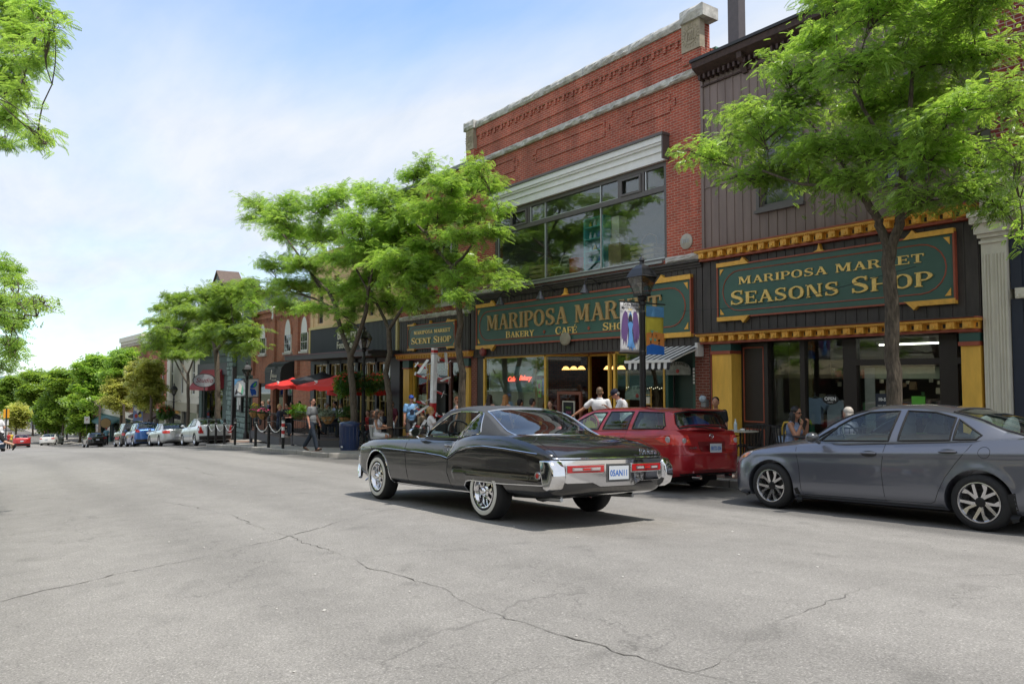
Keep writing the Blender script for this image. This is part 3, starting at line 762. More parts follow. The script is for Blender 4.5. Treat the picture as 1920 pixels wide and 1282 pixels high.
# roof edge, chimney, copper flashing seen past the right hand pier
MB().box(-12.75,-12.50,15.5,31,8.502,8.56).build('roof_flashing',mat('copper_green',(.16,.33,.26),.6,.2,.2),root,world=True)
mb=MB(); mb.box(-12.85,-12.55,15.36,31,8.45,8.50)
c=MB(); c.box(-13.36,-13.0,17.1,17.4,9.3,10.7); c.build('chimney',mat('flue_sheet',(.10,.085,.085),.45,.3,.15),root,world=True)
MB().box(-13.34,-13.02,17.12,17.38,8.0,9.62).build('chimney_base',mat('flue_zinc',(.22,.20,.20),.4,.6,.3),root,world=True)
# white wooden head cornice
mb=MB()
for z0,z1,d in((5.80,6.03,.10),(6.032,6.07,.15),(6.072,6.21,.13),(6.212,6.27,.20),(6.272,6.43,.24)):F(mb,-21.80,-13.70,z0,z1,d)
mb.build('window_head',TRIMW,root,world=True)
mb=MB(); F(mb,-21.86,-13.64,6.432,6.50,.29); F(mb,-13.70,-13.66,5.8,6.43,.26); mb.build('head_flashing',TRIMG,root,world=True)
# the long display window
mb=MB(); y0,y1=15.02,15.14
for a in((-21.78,-21.66,3.15,5.80),(-13.88,-13.78,3.15,5.80),(-21.66,-13.88,5.68,5.80),(-21.66,-13.88,5.02,5.16),(-21.66,-13.88,3.15,3.22)):mb.box(a[0],a[1],y0,y1,a[2],a[3])
for xx,t in((-20.85,.09),(-19.86,.12),(-15.58,.12),(-14.66,.10)):mb.box(xx-t/2,xx+t/2,y0+.004,y1,5.16,5.68)
for a,b in((-20.80,-19.92),(-15.52,-14.71)):  # the two hopper sashes
  mb.box(a,b,y0-.03,y0+.003,5.16,5.22); mb.box(a,b,y0-.03,y0+.003,5.60,5.66); mb.box(a,a+.07,y0-.03,y0+.003,5.22,5.60); mb.box(b-.07,b,y0-.03,y0+.003,5.22,5.60)
fr=mb.build('display_window',TRIMG,root,world=True)
mb=MB()
for xx in(-19.0,-16.39):mb.box(xx-.018,xx+.018,y0+.02,y0+.05,3.22,5.02); mb.box(xx-.014,xx+.014,y0+.02,y0+.05,5.16,5.68)
mb.box(-21.64,-21.61,y0+.02,y0+.05,3.22,5.02); mb.box(-19.78,-19.75,y0+.02,y0+.05,5.16,5.68); mb.box(-14.58,-14.55,y0+.02,y0+.05,5.16,5.68)
mb.box(-19.8,-15.64,y0+.02,y0+.045,5.162,5.18); mb.box(-21.66,-13.88,y0+.02,y0+.045,3.222,3.25)
q=mb.build('glazing_bar',mat('alu_bar',(.55,.56,.57),.35,.6,0)); q.parent=fr
q=MB().box(-21.66,-13.88,15.075,15.085,3.22,5.68).build('pane',GLASSU,fr)
MB().box(-21.7,-13.9,14.93,15.02,3.08,3.148).build('window_sill',mat('sill_metal',(.33,.34,.34),.4,.5),root,world=True)
rockrow('stone_sill',-13.70,-12.56,3.02,3.17,.16,1,6,root,m=mat('pale_stone',(.52,.50,.47),.85,0,.15,5,.3)); rockrow('stone_sill',-23.27,-21.80,3.02,3.17,.16,1,7,root,m=MATS['pale_stone'])
# the show room behind the long window
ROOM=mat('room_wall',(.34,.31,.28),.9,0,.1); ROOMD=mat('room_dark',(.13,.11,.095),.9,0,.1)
mb=MB(); mb.box(-22.4,-13.1,19.0,19.1,3.0,5.9); mb.box(-22.4,-13.1,15.36,19,3.0,3.12); mb.box(-22.4,-13.1,15.36,19,5.85,5.95); mb.box(-22.5,-22.4,15.36,19,3.0,5.95); mb.box(-13.1,-13.0,15.36,19,3.0,5.95)
mb.build('show_room',ROOM,root,world=True)
# display pieces standing in it (each its own thing)
def disp(name,label,cat,build,loc):
  r_=thing(name,label,cat,loc); build(r_); return r_
def shelf_unit(r_):
  mb=MB(); TEAL=mat('teal_paint',(.10,.42,.38),.5)
  for x in(-.42,.42):mb.box(x-.02,x+.02,-.16,.16,0,1.75)
  for z in(.02,.38,.74,1.10,1.46,1.73):mb.box(-.40,.40,-.15,.15,z-.015,z+.015)
  mb.box(-.40,.40,.152,.17,0,1.75); mb.build('shelf_frame',TEAL,r_)
  g=random.Random(3)
  for z in(.04,.40,.76,1.12,1.48):
    for i in range(4):
      m_=[mat('glass_teal',(.12,.40,.38),.2),mat('china_white',(.7,.7,.68),.3),mat('mustard',(.55,.40,.05),.5),mat('china_blue',(.1,.2,.4),.4)][g.randrange(4)]
      b_=MB(); hh=.10+.14*g.random(); rr=.035+.03*g.random(); b_.lathe([(0,0),(rr,0),(rr*1.1,hh*.5),(rr*.5,hh*.8),(rr*.6,hh)],(-.3+.2*i,0,z),10); b_.build('jar',m_,r_,smooth=True)
disp('shelf_unit','teal shelf unit stacked with jars behind the long upper window','shelf',shelf_unit,(-16.95,15.42,3.13))
disp('red_drum','red metal drum standing behind the upper window beside the teal shelves','drum',lambda r_:MB().lathe([(0,0),(.28,0),(.28,.04),(.26,.06),(.26,.58),(.28,.6),(.28,.64),(0,.64)],n=20).build('drum_body',mat('drum_red',(.45,.04,.02),.4),r_,smooth=True),(-17.95,15.5,3.13))
def wcrate(r_):
  mb=MB()
  for z in(.05,.2,.35,.5):mb.box(-.45,.45,-.3,-.27,z,z+.1); mb.box(-.45,.45,.27,.3,z,z+.1); mb.box(-.45,-.42,-.27,.27,z,z+.1); mb.box(.42,.45,-.27,.27,z,z+.1)
  mb.box(-.42,.42,-.27,.27,.02,.05); mb.build('slats',mat('old_wood',(.30,.20,.09),.8,0,.3,7),r_)
  b_=MB(); b_.tube([(-.3,0,.6),(-.25,0,.85),(0,0,.95),(.25,0,.85),(.3,0,.6)],.02,6); b_.build('handle',mat('wicker',(.25,.16,.08),.8),r_)
cr0=disp('wooden_crate','slatted wooden crate with hooped handle behind the right end of the upper window','crate',wcrate,(-14.9,15.5,3.13))
dup(cr0,(-19.55,15.5,3.13),.2,'slatted wooden crate behind the left part of the upper window')
disp('lamp_shade_box','pale boxes piled on a brown chest behind the upper window','chest',lambda r_:(MB().box(-.25,.25,-.2,.2,0,.8).build('chest',mat('old_wood',(.3,.2,.09),.8),r_),MB().box(-.2,.2,-.18,.18,.81,1.0).box(-.16,.14,-.15,.15,1.01,1.6).build('box',mat('card',(.55,.48,.38),.8),r_)),(-16.0,15.42,3.13))
disp('garden_chair','pale folding chair behind the middle of the upper window','chair',lambda r_:(MB().tube([(-.2,-.2,0),(-.2,.25,.9)],.02).tube([(.2,-.2,0),(.2,.25,.9)],.02).tube([(-.2,.3,0),(-.2,-.2,.45)],.02).tube([(.2,.3,0),(.2,-.2,.45)],.02).build('leg',mat('card',(.55,.48,.38),.8),r_),MB().box(-.22,.22,-.22,.2,.43,.46).build('seat',mat('card',(.55,.48,.38),.8),r_),MB().box(-.2,.2,.2,.23,.55,.62).box(-.2,.2,.22,.25,.7,.77).box(-.2,.2,.24,.27,.84,.9).build('backrest',mat('card',(.55,.48,.38),.8),r_)),(-18.75,15.5,3.13))
# fascia
mb=MB(); F(mb,-23.22,-12.58,.86,2.82,.05); battens(mb,-23.22,-12.58,.86,2.82,.05,.205)
for z0,z1,d in((2.822,2.88,.09),(2.882,2.95,.13),(2.952,3.012,.19)):F(mb,-23.26,-12.57,z0,z1,d)
F(mb,-23.2,-12.6,.80,.858,.08)
mb.build('fascia',BOARD,root,world=True)
# shop front of the cafe
YF=MB(); Y2=YF
for a,b in((-22.52,-22.42),(-19.04,-18.95),(-16.10,-16.03),(-15.88,-15.80),(-13.98,-13.92)):Y2.box(a,b,15.02,15.12,B0+.6,.74)
Y2.box(-22.42,-19.04,15.02,15.12,.74,.80); Y2.box(-15.80,-13.98,15.02,15.12,.74,.80); Y2.box(-22.42,-19.04,15.02,15.12,-1.42,-1.32); Y2.box(-15.8,-13.98,15.02,15.12,-1.42,-1.32)
fr=YF.build('shop_window',YELLOW,root,world=True)
q=MB().box(-22.42,-19.04,15.06,15.07,-1.32,.74).box(-15.80,-13.98,15.06,15.07,-1.32,.74).build('pane',GLASS,fr)
yl=MB()  # splayed recess of the entrance
yl.obox((-18.55,15.55,.77),(1.35,.07,.06),Euler((0,0,R(52)))); yl.box(-18.1,-16.4,16.1,16.16,.74,.80)
yl.box(-18.14,-18.06,16.08,16.16,-2.3,.74); yl.box(-16.46,-16.38,16.08,16.16,-2.3,.74)
fr=yl.build('entrance_frame',YELLOW,root,world=True)
q=MB().obox((-18.55,15.55,-.3),(1.3,.01,2.05),Euler((0,0,R(52)))).build('pane',GLASS,fr)
MB().box(-18.9,-15.9,15.02,17.0,.80,.858).build('recess_ceiling',OXBLOOD,root,world=True)
mb=MB(); F(mb,-22.9,-22.52,B0+.4,.80,-.02,-.12); mb.box(-22.5,-19.0,15.02,15.2,B0,-1.43); mb.box(-15.9,-13.92,15.02,15.2,B0,-1.43); mb.build('stall_riser',BOARD,root,world=True)
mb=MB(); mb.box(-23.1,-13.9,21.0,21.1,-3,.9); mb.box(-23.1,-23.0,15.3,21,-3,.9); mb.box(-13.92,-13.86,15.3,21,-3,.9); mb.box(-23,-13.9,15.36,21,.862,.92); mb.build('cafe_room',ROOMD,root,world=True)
MB().box(-23,-13.9,15.25,21,-2.5,-2.42).build('cafe_floor',mat('floor_boards',(.10,.07,.05),.5),root,world=True)
MB().box(-22.4,-21.3,16.4,16.5,-2.4,.8).box(-22.42,-22.36,15.2,16.6,-2.4,.8).build('partition',mat('partition_paint',(.50,.48,.44),.8),root,world=True)
# green side door bay
mb=MB(); mb.box(-13.90,-13.80,15.02,15.2,B0+.3,.80); mb.box(-12.97,-12.88,15.02,15.2,B0+.3,.80); mb.box(-13.80,-12.97,15.02,15.2,.72,.80)
mb.build('door_frame',mat('frame_green',(.025,.085,.06),.5),root,world=True)
d=MB().box(-13.80,-12.97,15.28,15.33,B0+.3,.72); 
for z0,z1 in((-1.95,-1.2),(-1.0,.1)):d.box(-13.68,-13.09,15.262,15.279,z0,z1)
d.build('door',DGREEN,root,world=True)
MB().lathe([(0,-.02),(.03,-.02),(.03,0)],(-13.70,15.26,-1.1),10,'y').build('door_handle',STEEL,root,world=True)
nmb=MB()
for i in range(5):nmb.box(-12.955,-12.905,15.005,15.02,-.10+i*.085,-.04+i*.085)
nmb.build('house_number_tiles',WHITE,root,world=True)
MB().lathe([(0,-.16),(.09,-.16),(.15,-.10),(.15,-.02),(.10,0)],(-22.3,14.93,.98),18,'y').build('alarm_bell',mat('bell_red',(.25,.05,.045),.45),root,smooth=True,world=True)

sg=signboard('shop_sign','long green market sign over the cafe with bronze and gilt lettering',-22.70,-12.90,1.21,2.54,14.95,k=1.25)
letters('sign_letters','MARIPOSA MARKET',-22.02,-13.85,1.71,2.23,14.88,LETTER2,sg,.05,1.0)
letters('sign_small_letters','BAKERY',-20.92,-19.36,1.41,1.60,14.88,LETTER,sg,.02,1.15)
letters('sign_small_letters','CAFÉ',-18.28,-17.26,1.40,1.60,14.88,LETTER,sg,.02,1.15)
letters('sign_small_letters','SHOPS',-16.14,-14.80,1.41,1.60,14.88,LETTER,sg,.02,1.15)
letters('sign_diamond','*',-19.0,-18.68,1.36,1.66,14.88,OXBLOOD,sg,.02); letters('sign_diamond','*',-16.9,-16.58,1.36,1.66,14.88,OXBLOOD,sg,.02)
m_=MB().lathe([(0,-.05),(.16,-.05),(.20,-.02),(.20,0)],(0,0,0),24,'y'); m_.v=[(v[0]*1.25-17.76,v[1]+14.84,v[2]+1.24)for v in m_.v]
md=m_.build('sign_medallion',mat('medal',(.30,.27,.20),.5,.2),sg,smooth=True,world=True)
# gooseneck lights along the fascia
gl0=None
for i,X in enumerate((-22.55,-20.55,-18.4,-16.35,-14.3)):
  if gl0 is None:
    gl0=thing('sign_light','x','lamp',(X,14.95,2.72),0,'gooseneck lights over the cafe sign')
    MB().tube([(0,0,.02),(0,-.12,.10),(0,-.30,.20),(0,-.48,.18),(0,-.56,.06),(0,-.57,0)],.014,6).build('arm',BLACKM,gl0,smooth=True)
    MB().lathe([(.015,0),(.05,-.03),(.06,-.10),(.13,-.22),(.15,-.25),(.14,-.25),(.05,-.1),(0,-.09)],(0,-.57,0),14).build('lamp_shade',mat('lamp_grey',(.12,.12,.13),.35,.5),gl0,smooth=True)
    MB().lathe([(.05,0),(.05,-.03),(0,-.03)],(0,.04,.02),10,'y').build('wall_plate',BLACKM,gl0); g_=gl0
  else:g_=dup(gl0,(X,14.95,2.72))
  g_['label']=('leftmost','second from the left','middle','fourth from the left','rightmost')[i]+' black gooseneck light over the long cafe sign'
tag(MB().tube([(-22.6,14.93,2.79),(-14.0,14.93,2.79)],.013,6).build('conduit',BLACKM),'thin black conduit running above the long cafe sign','pipe')
# cafe ornaments
NEON=mat('neon_red',(.9,.05,.03),.4,0,0,emis=(1.0,.10,.06,1.6))
ns=thing('neon_sign','red neon cafe and bakery script on a clear panel in the cafe window','sign',(-20.7,15.25,-.1))
pan=MB().box(-21.35,-19.9,15.24,15.25,-.40,.45).build('clear_panel',mat('acrylic',(.10,.15,.18),.1,0,0),ns,world=True)
for t_,X,Z in(('Cafe',-21.08,.02),('Bakery',-20.30,.06)):
  textmesh('neon_tube',t_,.23,NEON,facing((X,15.20,Z)),ns,.006,shear=.45,bold=.004,world=True)
def poster(name,label,x0,x1,z0,z1,y,m,extra=None):
  r_=thing(name,label,'poster',((x0+x1)/2,y,(z0+z1)/2)); MB().box(x0,x1,y-.006,y,z0,z1).build('sheet',m,r_,world=True)
  if extra:extra(r_,y-.007)
  return r_
LIME=mat('lime_print',(.22,.42,.06),.5); BLUEP=mat('blue_print',(.05,.16,.40),.5); REDP=mat('red_print',(.45,.05,.04),.5); CREAMP=mat('cream_print',(.62,.58,.48),.6); YELP=mat('yellow_print',(.75,.55,.05),.5)
def cup(r_,y):
  MB().prism([(-19.52,0.00),(-19.24,0.00),(-19.28,-0.56),(-19.44,-0.56)],y-.004,y).build('print',LIME,r_,world=True)
  MB().prism([(-19.46,-0.14),(-19.32,-0.10),(-19.30,-0.26),(-19.42,-0.28)],y-.006,y-.0041).prism([(-19.42,-0.36),(-19.32,-0.34),(-19.31,-0.44),(-19.40,-0.46)],y-.006,y-.0041).build('print',REDP,r_,world=True)
rr=thing('drink_poster','green and blue cup shaped drink posters in the cafe window','poster',(-20.0,15.2,-.8)); cup(rr,15.09)
MB().prism([(-19.22,0.06),(-19.06,0.06),(-19.08,-0.48),(-19.20,-0.48)],15.085,15.09).build('print',BLUEP,rr,world=True)
MB().lathe([(.17,0),(.15,.10),(.08,.16),(0,.18)],(-19.45,15.25,.14),16).build('dome_lid',WHITE,rr,smooth=True,world=True)
AMB=mat('amber_shade',(.8,.45,.12),.6,0,0,emis=(1.0,.50,.14,2.2))
pl0=None
for i,(X,Y)in enumerate(((-20.93,17.5),(-20.5,17.5),(-20.09,17.5),(-19.39,18.1),(-19.05,18.1),(-18.73,18.1))):
  if pl0 is None:
    pl0=thing('pendant_lamp','amber glass pendant lamps glowing inside the cafe','lamp',(X,Y,.36),0,'pendant lamps in the cafe')
    MB().lathe([(.03,.12),(.08,.10),(.15,0),(.14,0),(.07,.09),(0,.1)],n=14).build('lamp_shade',AMB,pl0,smooth=True); MB().tube([(0,0,.12),(0,0,.55)],.006,4).build('flex',BLACKM,pl0)
  else:dup(pl0,(X,Y,.36))
MB_=MB()
cb=thing('chalkboard','chalkboard menu in a reddish wooden frame standing in the cafe entrance','menu board',(-17.95,15.15,-1.3),R(-4))
f_=MB(); 
for a in((-.62,-.52,-1.0,.95),(.52,.62,-1.0,.95),(-.52,.52,.85,.95)):f_.box(a[0],a[1],-.03,.03,a[2],a[3])
f_.build('outer_frame',mat('frame_wood',(.22,.07,.04),.5),cb)
f_=MB().box(-.27,.27,-.04,-.02,-.55,.62); f_.build('slate',mat('slate',(.012,.014,.016),.6),cb)
f_=MB().box(-.31,-.272,-.05,-.02,-.59,.66).box(.272,.31,-.05,-.02,-.59,.66).box(-.272,.272,-.05,-.02,.62,.66).box(-.272,.272,-.05,-.02,-.59,-.55); f_.build('slate_frame',CREAMP,cb)
for z,m_,s_,tx in((.45,LIME,.10,'MENU'),(.30,mat('pink_chalk',(.55,.10,.25),.7),.11,'SOUP'),(.15,mat('blue_chalk',(.15,.45,.6),.7),.07,'and roll'),(.03,WHITE,.06,'fresh pie'),(-.1,MATS['blue_chalk'],.07,'coffee')):
  textmesh('chalk_writing',tx,s_,m_,facing((0,-.042,z)),cb,.001)
# ---------------- Apple Annie's bay: awning and signs
aw=thing('striped_awning','retracted black and white striped awning over the green side door','awning',(-13.3,15,.9))
BWS=[mat('awning_black',(.02,.02,.022),.8),mat('awning_white',(.70,.70,.68),.8)]
mb=MB(); n=15
for i in range(n):
  mb.cur=i%2; a=-14.1+1.5*i/n; b=-14.1+1.5*(i+1)/n
  mb.add([(a,14.92,.86),(b,14.92,.86),(b,13.80,.47),(a,13.80,.47)],[(0,1,2,3)])
  z=.26+(.02 if i%2 else 0)
  mb.add([(a,13.78,.42),(b,13.78,.42),(b,13.77,z),((a+b)/2,13.77,z-.03),(a,13.77,z)],[(0,1,2,3,4)])
mb.build('canopy',BWS,aw,world=True)
MB().box(-14.13,-12.57,13.76,13.83,.42,.49).build('front_bar',WHITE,aw,world=True)
MB().tube([(-12.62,14.9,.80),(-12.62,14.3,.62),(-12.62,13.85,.45)],.025).tube([(-14.05,14.9,.80),(-14.05,13.85,.45)],.025).box(-12.66,-12.58,14.75,14.98,.58,.92).box(-14.12,-14.05,14.75,14.98,.58,.92).build('arm',WHITE,aw,world=True)
def annie(root_xyz,w,label,yface,small=False):
  cx,cy,cz=root_xyz; r_=thing('apple_sign',label,'sign',root_xyz); h=w*.42
  pts=[(cx-w/2,cz-h/2),(cx+w/2,cz-h/2)]+[(cx+w/2*math.cos(a),cz-h*.12+h*.62*math.sin(a))for a in np.linspace(0,math.pi,13)]
  MB().prism(pts,cy-.03,cy).build('sign_board',mat('weathered_sign',(.30,.32,.28),.7,0,.4,8),r_,world=True)
  fn=lambda a,b:(a,b+h*.30*(1-((a-cx)/(w/2))**2))
  letters('sign_letters',"APPLE ANNIE'S",cx-w*.42,cx+w*.42,cz-h*.06,cz+h*.17,cy-.03,mat('faded_black',(.03,.03,.03),.7),r_,.004,fn=fn)
  MB().ell((cx,cy-.035,cz-h*.22),(w*.07,.015,w*.065),12).build('apple',REDP,r_,smooth=True,world=True)
annie((-13.43,15.0,.30),.82,"faded arched Apple Annie's sign with a red apple on the lintel of the green door",15)
annie((-15.05,15.17,-.35),.95,"arched Apple Annie's sign hanging inside the window beside the lamp post",15)
mb=MB()
for i in range(46):
  a=-14.0-1.7*(i%23)/23; mb.ell((a,15.3,-.2-.02*(i%3)if i<23 else .5),(.012,.012,.012),5)
tag(mb.build('string_of_lights',mat('bulb',(.8,.75,.6),.4,emis=(1,.85,.6,1.2))),'strings of tiny lights across the window beside the green door','lights')
rt=thing('wire_rack','tall wire rack of leaflets beside the green door','rack',(-14.25,14.7,-1.5))
mb=MB()
for x in(-.14,.14):mb.tube([(x,0,-.6),(x,0,1.3)],.012)
for i in range(7):mb.box(-.14,.14,-.05,.05,-.4+i*.25,-.385+i*.25)
mb.build('frame',YELLOW,rt)
mb=MB()
for i in range(6):mb.cur=i%3; mb.box(-.11,.1,-.02,.03,-.38+i*.25,-.2+i*.25)
mb.build('leaflets',[LIME,REDP,CREAMP],rt)

# ---------------- B: the dark boarded Seasons shop
rootB,B1=building('boarded_building','narrow shop building clad in brown vertical boards with two gilded cornices',-12.54,-6.17,14,7.75,SIDING)
mb=MB(); wall_holes(mb,-12.54,-6.17,3.2,7.62,[(-10.88,-9.80,4.0,6.0),(-8.0,-7.0,4.0,6.0)],15.0,15.34)
x=-12.54+.23
while x<-6.2:
  if not(-10.96<x<-9.74 or -8.08<x<-6.94):F(mb,x-.011,x+.011,3.2,7.6,.016,-.002)
  else:F(mb,x-.011,x+.011,3.2,3.92,.016,-.002); F(mb,x-.011,x+.011,6.08,7.6,.016,-.002)
  x+=.235
F(mb,-12.54,-10.9,4.78,4.80,.022); F(mb,-6.98,-6.17,4.78,4.80,.022)
F(mb,-12.58,-12.50,3.2,7.62,.035); mb.build('wall',SIDING,rootB,world=True)
for a,b in((-10.88,-9.80),(-8.0,-7.0)):
  window(rootB,a,b,4.0,6.0,TRIMG,GLASSD,1,2,.10,.07)
  m2=MB(); F(m2,a-.08,a,3.93,6.08,.04); F(m2,b,b+.08,3.93,6.08,.04); F(m2,a,b,6.0,6.08,.04); F(m2,a-.1,b+.1,3.86,3.928,.10); F(m2,a,b,3.93,4.0,.04)
  m2.build('window_trim',TRIMG,rootB,world=True)
mb=MB(); mb.prism([(14.60,7.93),(14.60,8.0),(15.6,8.12),(15.6,7.93)],-12.62,-6.0,'yz'); mb.build('roof_edge',mat('eaves_black',(.02,.02,.022),.5),rootB,world=True)
mb=MB(); mb.prism([(14.66,7.78),(14.64,7.928),(15.3,7.928),(15.3,7.62),(14.93,7.62)],-12.58,-6.05,'yz')
x=-12.5
while x<-6.2:mb.box(x,x+.06,14.80,14.98,7.50,7.615); x+=.15
F(mb,-12.54,-6.17,7.36,7.40,.05)
for x in(-11.2,-9.3,-7.4):mb.prism([(14.70,7.775),(15,7.775),(15,7.3),(14.93,7.3),(14.85,7.5),(14.72,7.62)],x-.07,x+.07,'yz')
mb.build('eaves_cornice',mat('old_brown_paint',(.055,.030,.026),.7,0,.5,12,.4),rootB,world=True)
gilt_cornice(rootB,-12.58,-6.19,2.93,3.20,.285,.30); gilt_cornice(rootB,-12.56,-6.19,.88,1.13,.285,.32)
mb=MB(); F(mb,-12.56,-6.18,1.15,2.92,.04); battens(mb,-12.56,-6.18,1.15,2.92,.04,.235); F(mb,-12.56,-6.18,1.131,1.148,.38)
mb.build('fascia',BOARD,rootB,world=True)
sg=signboard('shop_sign','green seasons shop sign with large gilt letters between two gold cornices',-12.02,-6.60,1.51,2.72,14.96,k=1.0)
letters('sign_small_letters','MARIPOSA MARKET',-11.42,-7.12,2.25,2.42,14.89,LETTER,sg,.02,1.05)
letters('sign_letters','SEASONS SHOP',-11.66,-6.97,1.78,2.06,14.89,LETTER,sg,.035,1.18)
for a,b,nm in((-12.25,-11.68,'left'),(-6.52,-6.19,'right')):
  mb=MB(); F(mb,a,b,B1,.62,.10,-.3); mb.build('pillar',YELLOW,rootB,world=True)
  mb=MB(); F(mb,a-.02,b+.0,.70,.86,.12,-.3); mb.build('pillar_cap',mat('cap_green',(.03,.09,.075),.5),rootB,world=True)
  mb=MB(); F(mb,a-.03,b+.0,.622,.698,.14,-.3); F(mb,a-.03,b+.0,.862,.878,.14,-.3); mb.build('pillar_band',OXBLOOD,rootB,world=True)
mb=MB(); F(mb,-12.40,-12.28,B1,.87,.02,-.2); mb.box(-11.66,-10.95,15.25,15.32,B1,.87); mb.box(-10.95,-10.85,15.15,15.35,B1,.87)
# entrance recess and frames
for a,b,y in((-10.05,-9.93,15.2),(-9.02,-8.72,15.2),(-7.05,-6.72,15.2)):mb.box(a,b,y,y+.14,B1,.87)
mb.box(-8.72,-7.05,15.2,15.34,.30,.42); mb.box(-10.85,-10.05,15.2,15.32,-1.6,-1.5); mb.box(-10.85,-8.0,15.2,15.32,B1,-1.62); mb.box(-8.72,-6.5,15.2,15.3,-1.25,-1.12); mb.box(-6.72,-6.5,15.2,15.3,.30,.42); mb.box(-9.93,-9.02,15.2,15.32,-1.6,-1.5)
mb.build('shopfront_frame',mat('shopfront_brown',(.020,.014,.012),.45),rootB,world=True)
ox=MB()
for z0,z1 in((-2.0,-1.15),(-1.0,.78)):
  for a in((-11.60,-11.57,z0,z1),(-11.05,-11.02,z0,z1),(-11.57,-11.05,z0,z0+.03),(-11.57,-11.05,z1-.03,z1)):ox.box(a[0],a[1],15.235,15.252,a[2],a[3])
F(ox,-12.36,-12.32,-2.2,.82,.035,.019); ox.build('panel_moulding',OXBLOOD,rootB,world=True)
q=MB().box(-10.85,-9.02,15.27,15.28,-1.5,.87).box(-8.72,-7.05,15.27,15.28,-1.12,.30).box(-8.72,-7.05,15.27,15.28,.42,.87).box(-6.72,-6.5,15.27,15.28,-1.12,.87).build('pane',GLASS,rootB,world=True)
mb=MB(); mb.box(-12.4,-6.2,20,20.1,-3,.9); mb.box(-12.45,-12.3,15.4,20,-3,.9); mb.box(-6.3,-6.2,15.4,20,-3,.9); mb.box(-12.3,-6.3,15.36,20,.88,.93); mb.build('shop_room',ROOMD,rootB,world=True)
MB().box(-12.3,-6.3,15.36,20,-2.1,-2.02).build('shop_floor',MATS['floor_boards'],rootB,world=True)
mb=MB(); mb.box(-10.8,-10.2,15.9,15.95,-2,.87); mb.build('partition',mat('ochre_wall',(.16,.12,.05),.8),rootB,world=True)
TUBE=mat('fluorescent',(.9,.9,.85),.4,0,0,emis=(1,.93,.78,5))
r_=thing('strip_light','fluorescent strip light on the ceiling of the seasons shop','lamp',(-7.9,16.4,.78)); MB().box(-.95,.95,-.04,.04,-.03,0).build('tube',TUBE,r_); MB().box(-1.0,1.0,-.06,.06,0,.05).build('housing',WHITE,r_)
# goods seen behind the glass
GP=mat('barrel_green',(.03,.22,.14),.5)
r_=thing('green_barrel','green ribbed barrel behind the seasons shop window','barrel',(-10.35,15.65,-1.5)); MB().lathe([(0,0),(.30,0),(.30,.10),(.315,.12),(.30,.14),(.30,.28),(.315,.30),(.30,.32),(.30,.46),(.32,.5),(.29,.5),(.28,.44),(0,.44)],n=28).build('barrel_body',GP,r_,smooth=True)
r_=thing('gift_box','lime gift boxes heaped on the green barrel','box',(-10.35,15.65,-1.0)); MB().obox((-.05,0,.10),(.28,.2,.18),Euler((.1,.2,.3))).obox((.17,-.05,.02),(.2,.2,.14),Euler((.5,.3,.9))).build('box_body',mat('lime_card',(.35,.45,.05),.6),r_); MB().obox((-.05,-.105,.12),(.2,.01,.1),Euler((.1,.2,.3))).build('box_print',CREAMP,r_)
def garment(label,x,z,m,w=.34,h=.6,y=15.9):
  r_=thing('hanging_shirt',label,'shirt',(x,y,z))
  MB().prism([(-w/2,0),(w/2,0),(w*.48,h*.7),(w*.75,h*.55),(w*.9,h*.72),(w*.45,h),(w*.15,h*.96),(-w*.15,h*.96),(-w*.45,h),(-w*.9,h*.72),(-w*.75,h*.55),(-w*.48,h*.7)],-.05,.05).build('cloth',m,r_)
  MB().tube([(-.12,0,h*.96),(0,0,h*1.05),(.12,0,h*.96)],.006).tube([(0,0,h*1.05),(0,0,h*1.2)],.005).build('hanger',STEEL,r_)
garment('pale blue shirt hanging left of the thin mullion in the seasons shop',-9.95-.18,-1.0,mat('pale_blue_cloth',(.30,.34,.50),.9))
garment('white shirt hanging right of the thin mullion in the seasons shop',-9.70,-1.15,mat('grey_white_cloth',(.42,.42,.50),.9),.36,.7,16.0)
garment('pink shirt on the rail in the seasons shop',-9.2-.12,-1.55,mat('pink_cloth',(.50,.30,.28),.9),.32,.6,15.75)
garment('beige shirt beside the pink one on the rail in the seasons shop',-8.95,-1.5,mat('beige_cloth',(.45,.38,.30),.9),.3,.55,15.85)
r_=thing('open_sign','small dark oval OPEN sign in the seasons shop window','sign',(-9.32,15.2,-.42))
m_=MB().lathe([(0,-.012),(.10,-.012),(.11,0),(0,0)],n=20,axis='y'); m_.v=[(v[0]*1.7,v[1],v[2])for v in m_.v]; m_.build('sign_board',BLACKM,r_)
textmesh('sign_letters','OPEN',.105,WHITE,facing((0,-.014,.01)),r_,.001,bold=.002); textmesh('sign_letters','welcome',.035,WHITE,facing((0,-.014,-.06)),r_,.0005)
r_=poster('green_poster','bright green square notice in the seasons shop window',-7.62,-7.36,-.62,-.32,15.262,mat('leaf_green_print',(.09,.36,.03),.5))
MB().prism([(-7.60,-.5),(-7.40,-.56),(-7.38,-.6),(-7.6,-.58)],15.25,15.255).build('print',LIME,r_,world=True)
poster('paper_banner','long cream paper banner across the top of the seasons shop window',-8.60,-7.12,.02,.26,15.40,mat('banner_paper',(.40,.36,.26),.8))
poster('paper_roll','narrow hanging strip of pale paper in the seasons shop window',-8.64,-8.42,-1.0,.255,15.37,mat('pinkish_paper',(.42,.35,.32),.8))
poster('hours_notice','dark opening hours notice in the seasons shop window',-8.36,-8.08,-.82,-.28,15.264,mat('navy_print',(.015,.02,.035),.5),lambda r_,y:(textmesh('notice_text','10-5',.09,WHITE,facing((-8.22,y,-.40)),r_,.0005,bold=.003,world=True),textmesh('notice_text','open daily',.045,WHITE,facing((-8.22,y,-.52)),r_,.0005,world=True)))
